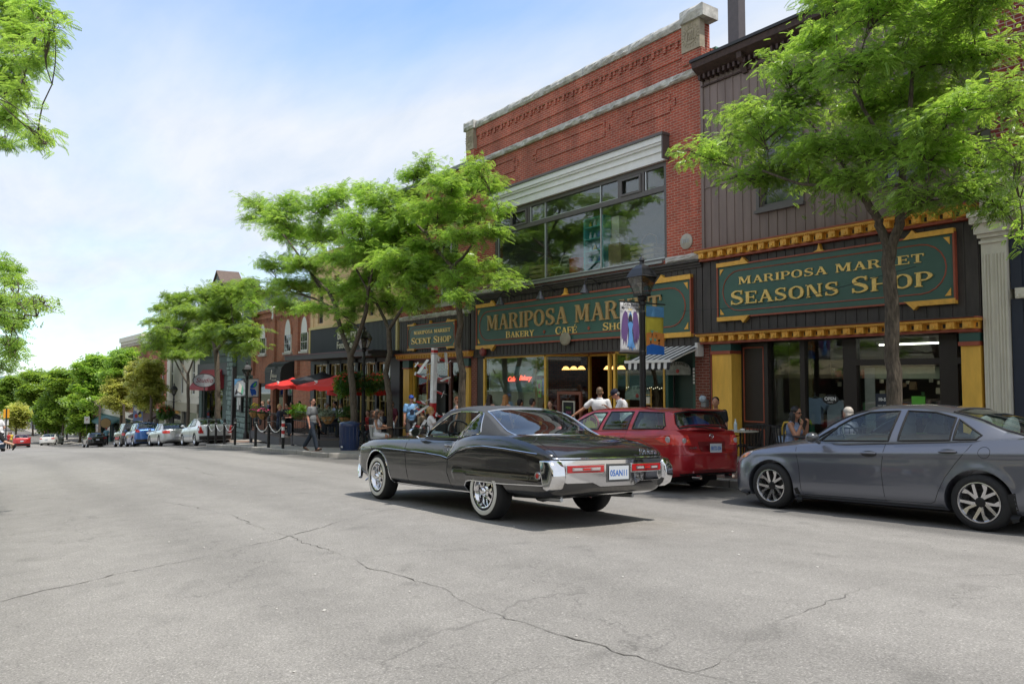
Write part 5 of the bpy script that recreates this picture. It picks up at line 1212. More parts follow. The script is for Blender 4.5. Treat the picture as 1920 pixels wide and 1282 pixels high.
class Car:
  def __init__(s,name,label,S,mats,group=None,res=1.0):
    s.S=S; s.m=mats; s.root=thing(name,label,'car',(0,0,0),0,group)
    s.body_shell(res); 
    if S.get('roof'):s.greenhouse(res)
  def wid(s,x):
    S=s.S; w=cub(S['w'],x); x0,x1=S['x']; rf,rr=S.get('rf',.5),S.get('rr',.4); pf,pr=S.get('pf',2.6),S.get('pr',3.0)
    tf=np.clip((x-(x1-rf))/rf,0,1); tr=np.clip(((x0+rr)-x)/rr,0,1)
    return w*np.clip(1-tf**pf,0,1)**(1/pf)*np.clip(1-tr**pr,0,1)**(1/pr)
  def body_shell(s,res):
    S=s.S; x0,x1=S['x']; n=int(150*res)
    u=np.linspace(0,1,n); xs=np.concatenate([x0+.12*(1-np.cos(u[:n//8]/u[n//8]*math.pi/2)),np.linspace(x0+.12,x1-.12,n),x1-.12*(1-np.sin(np.linspace(0,1,n//8)[1:]*math.pi/2))])
    xs[0]=x0+.0004; xs[-1]=x1-.0004; xs=np.unique(np.round(xs,5))
    W=s.wid(xs); zb=cub(S['bot'],xs); ze=cub(S['belt'],xs); zt=np.maximum(cub(S['top'],xs),ze+.002)
    prof=S['prof']; NS=int(26*res)+6; NT=int(12*res)+4; rows=[]
    tt_=np.linspace(0,1,NS); pf=cub(prof,tt_)
    nexp=S.get('crown',2.6)
    th=np.linspace(0,1,NT)[1:]
    for i,x in enumerate(xs):
      side=[(x,W[i]*pf[j],zb[i]+(ze[i]-zb[i])*tt_[j])for j in range(NS)]
      if 'crease' in S:
        side=[(a,S['crease'](a,b,c),c)for a,b,c in side]
      ye=side[-1][1]
      top=[(x,ye*(1-q),ze[i]+(zt[i]-ze[i])*(1-abs(1-q)**nexp))for q in th]
      half=[(x,0,zb[i]),(x,side[0][1]*.5,zb[i])]+side+top  # centre bottom -> side -> centre top
      other=[(a,-b,c)for a,b,c in half[1:-1]][::-1]
      rows.append(half+other)
    v=np.array(rows); nr,nc,_=v.shape; k=S.get('plan',.0)
    v=v.reshape(-1,3)
    f=[]
    for i in range(nr-1):
      for j in range(nc):j2=(j+1)%nc; f.append((i*nc+j,(i+1)*nc+j,(i+1)*nc+j2,i*nc+j2))
    f.append(tuple(range(nc))); f.append(tuple(range((nr-1)*nc,nr*nc))[::-1])
    s.bv=bvh_of(v,f); s.bod=(v,f)
    me=bpy.data.meshes.new('body'); me.from_pydata(v.tolist(),[],f); me.update()
    ob=bpy.data.objects.new('body',me); COL.objects.link(ob)
    for q in(s.m['paint'],s.m['dark'],s.m.get('low',s.m['paint'])):me.materials.append(q)
    bm=bmesh.new(); bm.from_mesh(me); bmesh.ops.recalc_face_normals(bm,faces=bm.faces); bm.to_mesh(me); bm.free()
    # wheel wells
    cut=MB()
    for side in(1,-1):
      for poly in S['wells']:
        ya,yb=(S.get('wd',.62)*side,1.3*side); cut.prism(poly,min(ya,yb),max(ya,yb))
    co=cut.build('cut',s.m['dark']); co.data.materials.clear(); co.data.materials.append(s.m['dark'])
    if 'notch' in S:
      pass
    md=ob.modifiers.new('b','BOOLEAN'); md.object=co; md.operation='DIFFERENCE'; md.solver='EXACT'
    try:md.material_mode='TRANSFER'
    except Exception:pass
    dg=bpy.context.evaluated_depsgraph_get(); dg.update(); m2=bpy.data.meshes.new_from_object(ob.evaluated_get(dg))
    bpy.data.objects.remove(co); bpy.data.objects.remove(ob)
    m2.name='body'
    bm=bmesh.new(); bm.from_mesh(m2)
    zones=S.get('foot',None); sill=S.get('low_z')
    for fc in bm.faces:
      c=fc.calc_center_median()
      if zones and zones[0]<c.x<zones[1]and fc.normal.z>.75 and abs(c.y)<float(s.wid(np.array([c.x]))[0])*zones[2]and c.z>.6:fc.material_index=1
      elif sill and c.z<sill and fc.material_index==0:fc.material_index=2
      elif fc.normal.z<-.9:fc.material_index=1
    # doors are cut out as parts of their own
    for nm,poly,lab in S.get('doors',[]):
      for side in(1,-1):
        sel=[fc for fc in bm.faces if fc.material_index!=1 and fc.calc_center_median().y*side>.35 and abs(fc.normal.y)>.3 and _inpoly(fc.calc_center_median().x,fc.calc_center_median().z,poly)]
        if not sel:continue
        b2=bm.copy(); ids={fc.index for fc in sel}; b2.faces.ensure_lookup_table()
        bmesh.ops.delete(b2,geom=[fc for fc in b2.faces if fc.index not in ids],context='FACES')
        md_=bpy.data.meshes.new('door'); b2.to_mesh(md_); b2.free()
        for q in(s.m['paint'],s.m['dark'],s.m.get('low',s.m['paint'])):md_.materials.append(q)
        md_.shade_smooth(); do=bpy.data.objects.new('door',md_); COL.objects.link(do); do.parent=s.root
        if lab:do['label']=lab
        s.last_door=do
        bmesh.ops.delete(bm,geom=sel,context='FACES'); bm.faces.index_update()
    bm.to_mesh(m2); bm.free()
    ob=bpy.data.objects.new('body',m2); COL.objects.link(ob); ob.parent=s.root
    m2.materials.clear()
    for q in(s.m['paint'],s.m['dark'],s.m.get('low',s.m['paint'])):m2.materials.append(q)
    m2.shade_smooth(); m2.set_sharp_from_angle(angle=R(32)); s.body=ob
  def greenhouse(s,res):
    S=s.S; G=S['roof']; xa,xb=G['x']; n=int(230*res); xs=np.linspace(xa,xb,n)
    zr=cub(G['z'],xs); zb=cub(S['belt'],xs)-.015; wb=np.minimum(cub(G['wb'],xs),s.wid(xs)*G.get('lim',.97)); wt=cub(G['wt'],xs)
    hm=(zr-zb).max(); NS=int(26*res)+6; NT=int(26*res)+6; cr=G.get('crown',.06); rows=[]
    for i,x in enumerate(xs):
      h=max(zr[i]-zb[i],.004); q=min(1,h/hm); c=min(cr,h*.45); zed=zr[i]-c; w1=wb[i]+(wt[i]-wb[i])*q**.9
      side=[]
      for t in np.linspace(0,1,NS):side.append((x,wb[i]+(w1-wb[i])*t**1.35,zb[i]+(zed-zb[i])*t))
      top=[(x,w1*(1-t),zed+c*(1-abs(1-t)**G.get('cexp',3.2)))for t in np.linspace(0,1,NT)[1:]]
      half=side+top; rows.append(half+[(a,-b,z_)for a,b,z_ in half[:-1]][::-1])
    v=np.array(rows); nr,nc,_=v.shape
    k=G.get('plan_f',.0); kr=G.get('plan_r',.0); xm=G.get('xm',0)
    yy=(v[:,:,1]/G['wb'][0][1])**2; X=v[:,:,0]
    wf=np.clip((X-xm)/(xb-xm),0,1); wr=np.clip((xm-X)/(xm-xa),0,1)
    v[:,:,0]=X-k*yy*wf**1.5+kr*yy*wr**1.5
    ff=grid_faces(nr,nc); vv=v.reshape(-1,3); s.gv=bvh_of(vv,ff)
    c=vv[ff].mean(axis=1); jcol=np.tile(np.arange(nc-1),nr-1); irow=np.repeat(np.arange(nr-1),nc-1)
    top=(jcol>=NS-1)&(jcol<nc-NS); yfr=np.abs(c[:,1])
    x_orig=xs[irow]; hh=(zr-zb)[irow]
    wcur=np.array([r[NS-1][1]for r in rows])[irow]
    ins=G.get('inset',.055)
    ws=top&(x_orig>G['header'])&(x_orig<xb-G.get('fb',.05))&(yfr<wcur-ins)
    rw=top&(x_orig<G['rear_header'])&(x_orig>xa+G.get('rb',.05))&(yfr<wcur-G.get('rinset',ins))
    holes=np.zeros(len(ff),bool)
    for poly in S['windows']:
      holes|=np.array([(not t)and _inpoly(a,z_,poly)for t,(a,_,z_)in zip(top,c)])
    keep=~(ws|rw|holes)
    mi=np.zeros(len(ff),int)
    if 'vinyl' in s.m:mi[:]=0
    rm=s.m.get('vinyl',s.m['paint'])
    o=rawmesh('roof',vv,ff[keep],[rm],s.root,True)
    o.data.set_sharp_from_angle(angle=R(40))
    sm=o.modifiers.new('thick','SOLIDIFY'); sm.thickness=.02; sm.offset=-1
    def sub(mask,name,mt):
      if not mask.any():return
      sel=ff[mask]; u=np.unique(sel); mp=np.full(len(vv),-1); mp[u]=np.arange(len(u))
      return rawmesh(name,vv[u],mp[sel],mt,s.root,True)
    g=s.m['glass']
    sub(ws,'windshield',g); sub(rw,'rear_window',s.m.get('rglass',g))
    for i,poly in enumerate(S['windows']):
      if i in S.get('open',()):continue
      pm=np.array([(not t)and _inpoly(a,z_,poly)for t,(a,_,z_)in zip(top,c)])
      sub(pm&(c[:,1]>0),'side_window',s.m.get('sglass',g)); sub(pm&(c[:,1]<0),'side_window',s.m.get('sglass',g))
    tm=s.m.get('wtrim',RUBBER); tr=S.get('trim_r',.012)
    for poly in S['windows']:
      p=poly+[poly[0]]; s.rib(p,tr,tm,'window_trim',on='gh',closed=True)
    # front and rear glass surrounds
    for x_s,x_e,insv in((G['header'],xb-G.get('fb',.05),ins),(G['rear_header'],xa+G.get('rb',.05),G.get('rinset',ins))):
      a=int(np.argmin(abs(xs-x_s))); b=int(np.argmin(abs(xs-x_e))); P=[]
      def at(i,y):
        w1=rows[i][NS-1][1]; r=v[i]; ys=r[NS-1:nc-NS+1,1]; j=NS-1+int(np.argmin(abs(ys-y))); p0=r[j]; return Vector((p0[0],y,p0[2]))
      st=1 if b>a else -1
      wA=rows[a][NS-1][1]-insv; wB=rows[b][NS-1][1]-insv
      for q in np.linspace(-1,1,15):P.append(at(a,wA*q))
      for i in range(a,b,st*max(1,abs(b-a)//8)):P.append(at(i,rows[i][NS-1][1]-insv))
      for q in np.linspace(1,-1,15):P.append(at(b,wB*q))
      for i in range(b,a,-st*max(1,abs(b-a)//8)):P.append(at(i,-(rows[i][NS-1][1]-insv)))
      MB().tube(P,tr*1.1,6,closed=True).build('glass_surround',tm,s.root,smooth=True)
  def hit(s,x,z,side,on='body',off=.0):
    bv=s.bv if on=='body' else s.gv
    h=bv.ray_cast(Vector((x,1.6*side,z)),Vector((0,-side,0)))
    if h[0]is None:return Vector((x,side*float(s.wid(np.array([min(max(x,s.S['x'][0]),s.S['x'][1])]))[0]),z))
    return h[0]+Vector((0,side*off,0))
  def rib(s,pts,r,m,name,on='body',sides=(1,-1),closed=False,step=.05,off=0,sq=1.0):
    P=[]
    for(a,b),(c,d)in zip(pts,pts[1:]):
      n=max(1,int(math.hypot(c-a,d-b)/step)); P+=[(a+(c-a)*i/n,b+(d-b)*i/n)for i in range(n)]
    if not closed:P.append(pts[-1])
    for sd in sides:
      MB().tube([s.hit(x,z,sd,on,off)for x,z in P],r,6,closed=closed).build(name,m,s.root,smooth=True)
  def patch(s,poly,proj,th,m,name,step=.05,off=.0,parent=None,bevel=0):
    """a panel lying on the body: poly in (x,z) for sides, (y,z) for the ends, (x,y) for the top"""
    bm=bmesh.new(); vs=[bm.verts.new((p[0],p[1],0))for p in poly]; bm.faces.new(vs)
    lo=[min(p[i]for p in poly)for i in(0,1)]; hi=[max(p[i]for p in poly)for i in(0,1)]
    for ax in(0,1):
      n=int((hi[ax]-lo[ax])/step)
      for i in range(1,n+1):
        co=[0,0,0]; co[ax]=lo[ax]+(hi[ax]-lo[ax])*i/(n+1); no=[0,0,0]; no[ax]=1
        bmesh.ops.bisect_plane(bm,geom=bm.verts[:]+bm.edges[:]+bm.faces[:],plane_co=co,plane_no=no)
    D={'left':(0,1,0),'right':(0,-1,0),'rear':(-1,0,0),'front':(1,0,0),'top':(0,0,1)}[proj]; D=Vector(D)
    last=None
    for v in bm.verts:
      a,b=v.co.x,v.co.y
      o=Vector((a,0,b))if proj in('left','right')else Vector((0,a,b))if proj in('rear','front')else Vector((a,b,0))
      h=s.bv.ray_cast(o+D*4,-D)
      p=h[0]if h[0]is not None else(last if last is not None else o)
      last=p
      v.co=o+D*(p.dot(D)+off)if h[0]is not None else o+D*(last.dot(D)+off)
    base=bm.faces[:]
    r_=bmesh.ops.extrude_face_region(bm,geom=base); 
    for e in r_['geom']:
      if isinstance(e,bmesh.types.BMVert):e.co+=D*th
    bmesh.ops.recalc_face_normals(bm,faces=bm.faces)
    me=bpy.data.meshes.new(name); bm.to_mesh(me); bm.free(); me.materials.append(m); me.shade_smooth(); me.set_sharp_from_angle(angle=R(35))
    ob=bpy.data.objects.new(name,me); COL.objects.link(ob); ob.parent=parent or s.root
    if bevel:md=ob.modifiers.new('bevel','BEVEL'); md.width=bevel; md.segments=2; md.limit_method='ANGLE'
    return ob
  def place(s,X,Y,head=math.pi,dz=0.0):
    s.root.matrix_world=car_matrix(X,Y,head,dz)
def _inpoly(x,y,poly):
  c=False; n=len(poly); j=n-1
  for i in range(n):
    xi,yi=poly[i]; xj,yj=poly[j]
    if(yi>y)!=(yj>y)and x<(xj-xi)*(y-yi)/(yj-yi)+xi:c=not c
    j=i
  return c
def car_matrix(X,Y,head=math.pi,dz=0.0):
  e=.6; gx=(gz(X+e,Y)-gz(X-e,Y))/(2*e); gy=(gz(X,Y+e)-gz(X,Y-e))/(2*e)
  up=Vector((-gx,-gy,1)).normalized(); f=Vector((math.cos(head),math.sin(head),0)); f=(f-up*f.dot(up)).normalized(); l=up.cross(f)
  M=Matrix((f,l,up)).transposed().to_4x4(); M.translation=(X,Y,gz(X,Y)+dz); return M
TYRE=mat('tyre_rubber',(.016,.016,.017),.8,0,.15,25,.1); ALLOY=mat('alloy',(.62,.62,.64),.22,.95,.04); ALLOYD=mat('alloy_dark',(.02,.02,.022),.4,.5,0)
WWALL=mat('white_wall',(.68,.67,.63),.6,0,.05)
def wheel(root,x,y,R_,wd,rim,style,n=40):
  sd=1 if y>0 else -1; h=wd/2
  t=MB(); pr=[(rim*.98,-h*.8),(rim+.015,-h),(R_-.05,-h*1.02),(R_-.015,-h*.86),(R_,-h*.6),(R_,h*.6),(R_-.015,h*.86),(R_-.05,h*1.02),(rim+.015,h),(rim*.98,h*.8)]
  t.lathe(pr,(0,0,0),n,'y')
  for k in(-.3,0,.3):t.lathe([(R_+.0015,h*k-.006),(R_+.0015,h*k+.006)],(0,0,0),n,'y')
  w=t.build('wheel',TYRE,root,smooth=True,angle=50); w.location=(x,y,R_)
  yo=h*.8*sd; q=MB()
  def L(prof):q.lathe([(r,b*sd)for r,b in prof],(0,0,0),n,'y')
  if style=='classic':
    ww=MB(); ww.lathe([(rim+.034,(h+.002)*sd),(rim+.040,(h+.010)*sd),(rim+.082,(h*1.02+.006)*sd),(rim+.088,(h*1.02-.002)*sd)],(0,0,0),n,'y'); o=ww.build('whitewall',WWALL,smooth=True); o.parent=w
    L([(rim+.010,h+.002),(rim+.002,h+.006),(rim-.010,h),(rim-.022,h-.03),(rim-.034,h-.05),(rim-.036,h-.10)])
    o=q.build('trim_ring',CHROME,smooth=True); o.parent=w
    d=MB(); d.lathe([(0,(h-.10)*sd),(rim-.04,(h-.10)*sd)],(0,0,0),n,'y'); o=d.build('rim',ALLOYD,smooth=True); o.parent=w
    sp=MB()
    for i in range(5):
      a=2*math.pi*i/5+.3; M=Matrix.Rotation(a,3,'Y')
      for k in(-.035,.035):
        sp.add([M@Vector(p)for p in((k-.014,(h-.035)*sd,.05),(k+.014,(h-.035)*sd,.05),(k*1.2+.016,(h-.07)*sd,rim-.035),(k*1.2-.016,(h-.07)*sd,rim-.035))],[(0,1,2,3)])
    o=sp.build('spokes',CHROME); o.parent=w
    sb=MB(); sb.lathe([(.075,(h-.09)*sd),(.07,(h-.03)*sd),(.05,(h-.012)*sd),(.045,(h+.015)*sd),(.03,(h+.03)*sd),(0,(h+.032)*sd)],(0,0,0),20,'y')
    for i in range(5):a=2*math.pi*(i+.5)/5+.3; sb.cyl((.09*math.sin(a),(h-.1)*sd,.09*math.cos(a)),(.09*math.sin(a),(h-.05)*sd,.09*math.cos(a)),.014,n=6)
    o=sb.build('hub_cap',CHROME,smooth=True); o.parent=w
  else:
    L([(rim+.008,h+.002),(rim-.004,h+.004),(rim-.012,h-.01),(rim-.02,h-.05),(rim-.03,-.02)]); 
    o=q.build('rim',ALLOY,smooth=True); o.parent=w
    d=MB(); d.lathe([(0,.01*sd),(rim-.02,.0)],(0,0,0),n,'y'); d.lathe([(.13,(h-.07)*sd),(.15,(h-.085)*sd),(.15,.0)],(0,0,0),20,'y'); o=d.build('brake',mat('brake_dark',(.03,.03,.032),.5,.4,.1)); o.parent=w
    sp=MB(); ns={'twin':5,'five':5,'multi':7,'ten':10}[style]
    for i in range(ns):
      a=2*math.pi*i/ns+.12; M=Matrix.Rotation(a,3,'Y')
      if style=='twin':
        sh=[((.012,.045),(.05,.045),(.050,rim-.01),(.020,rim-.01)),((-.012,.05),(-.05,.045),(-.10,rim*.66),(-.115,rim-.015),(-.055,rim-.012),(-.062,rim*.6))]
      elif style=='ten':sh=[((-.012,.04),(.012,.04),(.014,rim-.01),(-.014,rim-.01))]
      else:sh=[((-.024,.04),(.024,.04),(.030,rim-.01),(-.030,rim-.01))]
      for p in sh:
        k=len(p); A=[M@Vector((u,(h-.045+.03*(v/rim))*sd,v))for u,v in p]; B=[M@Vector((u,(h-.085)*sd,v))for u,v in p]
        sp.add(A+B,[tuple(range(k)),tuple(range(2*k-1,k-1,-1))]+[(e,k+e,k+(e+1)%k,(e+1)%k)for e in range(k)])
    o=sp.build('spokes',ALLOY); o.parent=w
    c=MB(); c.lathe([(.06,(h-.08)*sd),(.055,(h-.038)*sd),(.03,(h-.03)*sd),(0,(h-.03)*sd)],(0,0,0),16,'y'); o=c.build('hub_cap',ALLOYD,smooth=True); o.parent=w
    for i in range(5):pass
  return w
REDL=mat('red_lens',(.38,.012,.014),.12,0,0,coat=1); CLEARL=mat('clear_lens',(.40,.36,.36),.1,0,0,coat=1); AMBL=mat('amber_lens',(.55,.15,.02),.15,0,0,coat=1)
REDH=mat('bright_red_lens',(.48,.02,.015),.12,0,0,coat=1)
PLATE=mat('plate_white',(.50,.53,.57),.4,0,0); PBLUE=mat('plate_blue',(.04,.13,.42),.5,0,0)
SEATB=mat('seat_black',(.018,.018,.02),.6,0,.1); SEATT=mat('seat_tan',(.48,.44,.36),.7,0,.1); SEATG=mat('seat_grey',(.22,.22,.23),.7,0,.1)
def plate(car,y,z,x,text,w=.30,h=.15,tilt=0):
  p=MB(); p.box(x-.006,x,y-w/2,y+w/2,z-h/2,z+h/2); o=p.build('licence_plate',PLATE,car.root,bevel=.002)
  M=facing((x-.0075,y,z-.005),(-1,0,0)); t=textmesh('plate_number',text,h*.62,PBLUE,M,None,.0006,bold=.002); t.parent=o
  b=max(v.co.y for v in t.data.vertices)-min(v.co.y for v in t.data.vertices); k=w*.86/b
  for v in t.data.vertices:v.co.y=y+(v.co.y-y)*k
  return o
def seat(car,x,y,m,z=.62,back=.62,head=True):
  mb=MB(); mb.ell((x+.05,y,z),(.25,.25,.10),14); mb.ell((x-.22,y,z+.30),(.09,.24,.33),14,Euler((0,-.25,0)).to_matrix())
  if head:mb.ell((x-.31,y,z+.30+back*.55),(.06,.14,.10),12)
  return mb.build('seat',m,car.root,smooth=True)
def steering(car,x,y,z=.95,r=.19,tilt=.5):
  P=[Vector((0,r*math.cos(a),r*math.sin(a)))for a in np.linspace(0,2*math.pi,25)[:-1]]; M=Matrix.Rotation(tilt,3,'Y')
  mb=MB(); mb.tube([M@p+Vector((x,y,z))for p in P],.013,6,closed=True)
  for a in(0,math.pi):mb.tube([M@Vector((0,r*math.cos(a),0))+Vector((x,y,z)),Vector((x+.05,y,z-.02))],.012)
  mb.tube([(x+.02,y,z),(x+.4,y,z-.2)],.02)
  return mb.build('steering_wheel',SEATB,car.root,smooth=True)
def circ(cx,cz,r,a0=0,a1=360,n=24):return[(cx+r*math.cos(R(a)),cz+r*math.sin(R(a)))for a in np.linspace(a0,a1,n)]
def well(cx,cz,r,zlow=-.2):return circ(cx,cz,r,-20,200,22)+[(cx-r*.94,zlow),(cx+r*.94,zlow)]

# ------------------------------------------------------------------ the black classic coupe
BLK=paint('black_lacquer',(.004,.004,.006),0,0,.25)
VINYL=mat('vinyl_roof',(.052,.056,.064),.75,0,.12,40,.12)
CG=glassm('car_glass',(.66,.76,.74),.05)
def zsp(x):return float(cub([(-2.8,.78),(-2.45,.80),(-1.87,.845),(-1.43,.862),(-1.08,.84),(-.85,.79),(-.70,.72),(-.62,.69),(-.45,.715),(-.03,.735),(.65,.75),(1.29,.765),(2.4,.745)],[x])[0])
def riv_crease(x,y,z):
  d=z-zsp(x)
  if d>0:y-=.42*d**1.15*(1.0 if x<2.1 else .7)
  else:y-=.05*max(0,-d)**1.0*(1 if z<.5 else .6)
  if -2.5<x<-.75 and z<.60 and z>.36:y+=.018*math.exp(-((z-.50)/.05)**2)
  return y
S=dict(x=(-2.70,2.34),w=[(-2.7,.88),(-2.3,.915),(-1.2,.935),(0,.925),(1.4,.925),(2.0,.90),(2.34,.86)],rf=.34,rr=.13,pf=3.0,pr=2.6,
  bot=[(-2.7,.44),(-2.6,.36),(-2.3,.31),(-1.0,.27),(1.0,.25),(1.9,.27),(2.2,.36),(2.34,.44)],
  belt=[(-2.7,.755),(-2.62,.80),(-2.45,.87),(-2.1,.945),(-1.7,.99),(-1.28,.992),(-.7,.945),(-.2,.925),(.6,.905),(1.6,.875),(2.1,.80),(2.25,.735),(2.34,.66)],
  top=[(-2.7,.76),(-2.62,.835),(-2.5,.89),(-2.2,.965),(-1.8,1.02),(-1.3,1.035),(.5,.985),(1.0,.975),(1.7,.93),(2.1,.86),(2.25,.78),(2.34,.67)],
  prof=[(0,.84),(.06,.93),(.2,.985),(.4,1.0),(.7,1.0),(.93,.985),(1,.955)],crease=riv_crease,crown=2.2,
  wells=[[(p[0],p[1])for p in circ(1.43,.335,.385,-15,195,22)]+[(.96,.24),(.90,-.2),(1.95,-.2)],[(-.96,-.2),(-.98,.36),(-1.05,.425),(-1.16,.44),(-1.80,.44),(-1.84,.38),(-1.86,-.2)]],wd=.60,
  foot=(-1.75,.42,.80),doors=[('door',[(-.70,.18),(-.60,.5),(-.64,.72),(-.72,.97),(.58,.94),(.50,.5),(.50,.30),(.42,.18)],None)],
  roof=dict(x=(-2.02,.52),z=[(-2.02,.99),(-1.80,1.055),(-1.5,1.18),(-1.2,1.295),(-1.0,1.345),(-.7,1.372),(-.4,1.375),(-.15,1.35),(.1,1.25),(.35,1.08),(.52,.93)],
    wb=[(-2.02,.72),(-1.6,.80),(-1.2,.845),(.3,.84),(.52,.80)],wt=[(-2.02,.60),(-1.2,.62),(-.5,.64),(.52,.63)],header=-.12,rear_header=-1.10,inset=.05,rinset=.06,fb=.05,rb=.07,plan_f=.22,plan_r=.25,xm=-.6,crown=.055),
  windows=[[(.22,.955),(-.74,.955),(-1.02,1.275),(-.50,1.285),(-.30,1.25)],[(-.79,.96),(-1.20,1.005),(-1.22,1.03),(-1.08,1.255),(-1.05,1.262)]],open=(0,),trim_r=.009)
riv=Car('classic_coupe','glossy black classic coupe with black vinyl roof and whitewall tyres driving away',S,dict(paint=BLK,dark=DARK,glass=CG,vinyl=VINYL,wtrim=CHROME,rglass=glassm('rear_glass',(.42,.50,.50),.10)),None,1.15)
r_=riv.root
for x in(1.43,-1.42):
  for y in(.80,-.80):wheel(r_,x,y,.335,.215,.195,'classic',48)
riv.rib([(2.20,.752),(1.29,.765),(.65,.75),(-.03,.735),(-.45,.715),(-.62,.69)],.007,CHROME,'side_trim',off=.003)
riv.rib([(-.62,.69),(-.70,.725),(-.85,.79),(-1.08,.84),(-1.43,.862),(-1.87,.845),(-2.45,.805)],.010,CHROME,'side_trim',off=.004)
riv.rib([(-.62,.69),(-.60,.5),(-.66,.34),(-.70,.28)],.005,DARK,'door_gap',off=-.001); riv.rib([(-.62,.70),(-.66,.80),(-.74,.94)],.0045,CHROME,'door_gap',off=.001); riv.rib([(.58,.905),(.52,.6),(.50,.34),(.42,.27)],.0045,DARK,'door_gap',off=-.001)
riv.rib(circ(1.43,.335,.39,-12,190,26)[::-1],.010,CHROME,'arch_trim',off=.003); riv.rib([(1.05,.27),(.9,.275),(.2,.272),(-.96,.285)],.010,CHROME,'sill_trim',off=.004)
riv.rib([(-.98,.30),(-.98,.37),(-1.05,.43),(-1.16,.447),(-1.80,.447),(-2.56,.475)],.010,CHROME,'arch_trim',off=.004)
# belt mouldings and hood edge
riv.rib([(.40,.915),(-.2,.935),(-.74,.955),(-1.0,.985),(-1.26,1.0)],.008,CHROME,'belt_trim',off=-.02)
# rear: bumper, lamps, plate
def sym(poly):return[poly,[(-a,b)for a,b in poly][::-1]]
riv.patch([(-.80,.70),(-.80,.745),(.80,.745),(.80,.70),(.79,.53),(.70,.50),(.36,.50),(.25,.455),(-.25,.455),(-.36,.50),(-.70,.50),(-.79,.53)],'rear',.085,CHROME,'rear_bumper',.04,-.02,bevel=.012)
for sd in(1,-1):
  mb=MB(); sec=[(-2.50,.748),(-2.70,.748),(-2.775,.66),(-2.79,.55),(-2.74,.455),(-2.66,.415),(-2.58,.43),(-2.545,.52)]
  A=[(x,.765*sd,z)for x,z in sec]; B=[(x*.995+.0,.885*sd,z)for x,z in sec]; C_=[(-2.60+(x+2.60)*.80,.925*sd,.59+(z-.59)*.93)for x,z in sec]; k=len(sec)
  mb.add(A+B+C_,[tuple(range(k)),tuple(range(3*k-1,2*k-1,-1))]+[(r*k+e,r*k+(e+1)%k,(r+1)*k+(e+1)%k,(r+1)*k+e)for r in(0,1)for e in range(k)])
  mb.build('bumper_end',CHROME,r_,smooth=True,angle=60,bevel=.012)
riv.patch([(-.84,.757),(.84,.757),(.84,.772),(-.84,.772)],'rear',.05,CHROME,'deck_moulding',.06,-.01,bevel=.004)
for sg_ in(1,-1):
  a,b=sorted((.20*sg_,.73*sg_))
  riv.patch([(a,.60),(b,.60),(b,.70),(a,.70)],'rear',.078,CHROME,'lamp_bezel',.06,0,bevel=.006)
  tl=riv.patch([(a+.015,.612),(b-.015,.612),(b-.015,.690),(a+.015,.690)],'rear',.084,REDL,'taillight',.06,0,bevel=.004)
  riv.patch([(a+.075,.634),(b-.075,.634),(b-.075,.668),(a+.075,.668)],'rear',.089,CHROME,'lens_frame',.06,0,tl)
  w3=(b-a-.17)/3
  for i in range(3):
    o=riv.patch([(a+.085+i*w3+.008,.640),(a+.085+(i+1)*w3-.008,.640),(a+.085+(i+1)*w3-.008,.662),(a+.085+i*w3+.008,.662)],'rear',.093,(CLEARL,REDH,CLEARL)[i],'lens',.08,0,tl)
riv.patch([(-.20,.50),(.17,.50),(.17,.70),(-.20,.70)],'rear',.068,mat('plate_recess',(.10,.10,.10),.4,.5,.1),'plate_recess',.08)
plate(riv,-.01,.60,-2.775,'05AN11',.30,.15)
textmesh('script_badge','Riviera',.105,CHROME,facing((-2.685,-.56,.825),(-1,0,.45)),r_,.003,shear=.35,bold=.001)
for sd in(1,-1):
  p=riv.hit(-2.47,.575,sd); mb=MB(); mb.lathe([(0,.018*sd),(.022,.018*sd),(.030,.012*sd)],tuple(p),18,'y'); o=mb.build('side_marker',REDH,r_,smooth=True); mb=MB(); mb.lathe([(.030,.014*sd),(.042,.014*sd),(.046,0)],tuple(p),18,'y'); q=mb.build('marker_bezel',CHROME,smooth=True); q.parent=o
  h_=riv.hit(-.56,.845,sd,off=.015); MB().obox(tuple(h_+Vector((0,0,0))),(.15,.022,.022)).obox(tuple(h_+Vector((.05,-.008*sd,-.002))),(.05,.03,.035)).build('door_handle',CHROME,r_,bevel=.004)
  MB().lathe([(0,.006*sd),(.012,.006*sd),(.014,0)],tuple(riv.hit(-.56,.79,sd)),10,'y').build('door_lock',CHROME,r_,smooth=True)
# mirror, vents, exhaust, valance, antenna of the front bumper
m_=MB(); m_.ell((.30,.92,1.005),(.05,.075,.055),16); m_.tube([(.28,.85,.93),(.30,.90,.97)],.012); m_.build('door_mirror',CHROME,r_,smooth=True)
MB().lathe([(0,-.02),(.058,-.02),(.06,0)],(.26,.925,1.005),16,'x').build('mirror_glass',mat('mirror_dark',(.05,.06,.05),.05,.8,0),r_,smooth=True)
mb=MB(); mb.tube([(-2.0,.52,.28),(-2.45,.55,.30)],.025); mb.tube([(-2.0,-.52,.28),(-2.45,-.55,.30)],.025); mb.build('exhaust_pipe',STEEL,r_,smooth=True)
mb=MB(); mb.box(-2.1,2.0,-.5,.5,.27,.36); mb.cyl((-1.42,-.72,.31),(-1.42,.72,.31),.05); mb.cyl((1.43,-.72,.31),(1.43,.72,.31),.04); mb.ell((-1.42,0,.30),(.16,.14,.14)); mb.build('underbody',DARK,r_)
riv.patch([(.02,.40),(.86,.42),(.88,.62),(.02,.62)],'front',.05,CHROME,'front_bumper',.05,0,bevel=.01); riv.patch([(-.88,.62),(-.86,.42),(-.02,.40),(-.02,.62)],'front',.05,CHROME,'front_bumper',.05,0,bevel=.01)
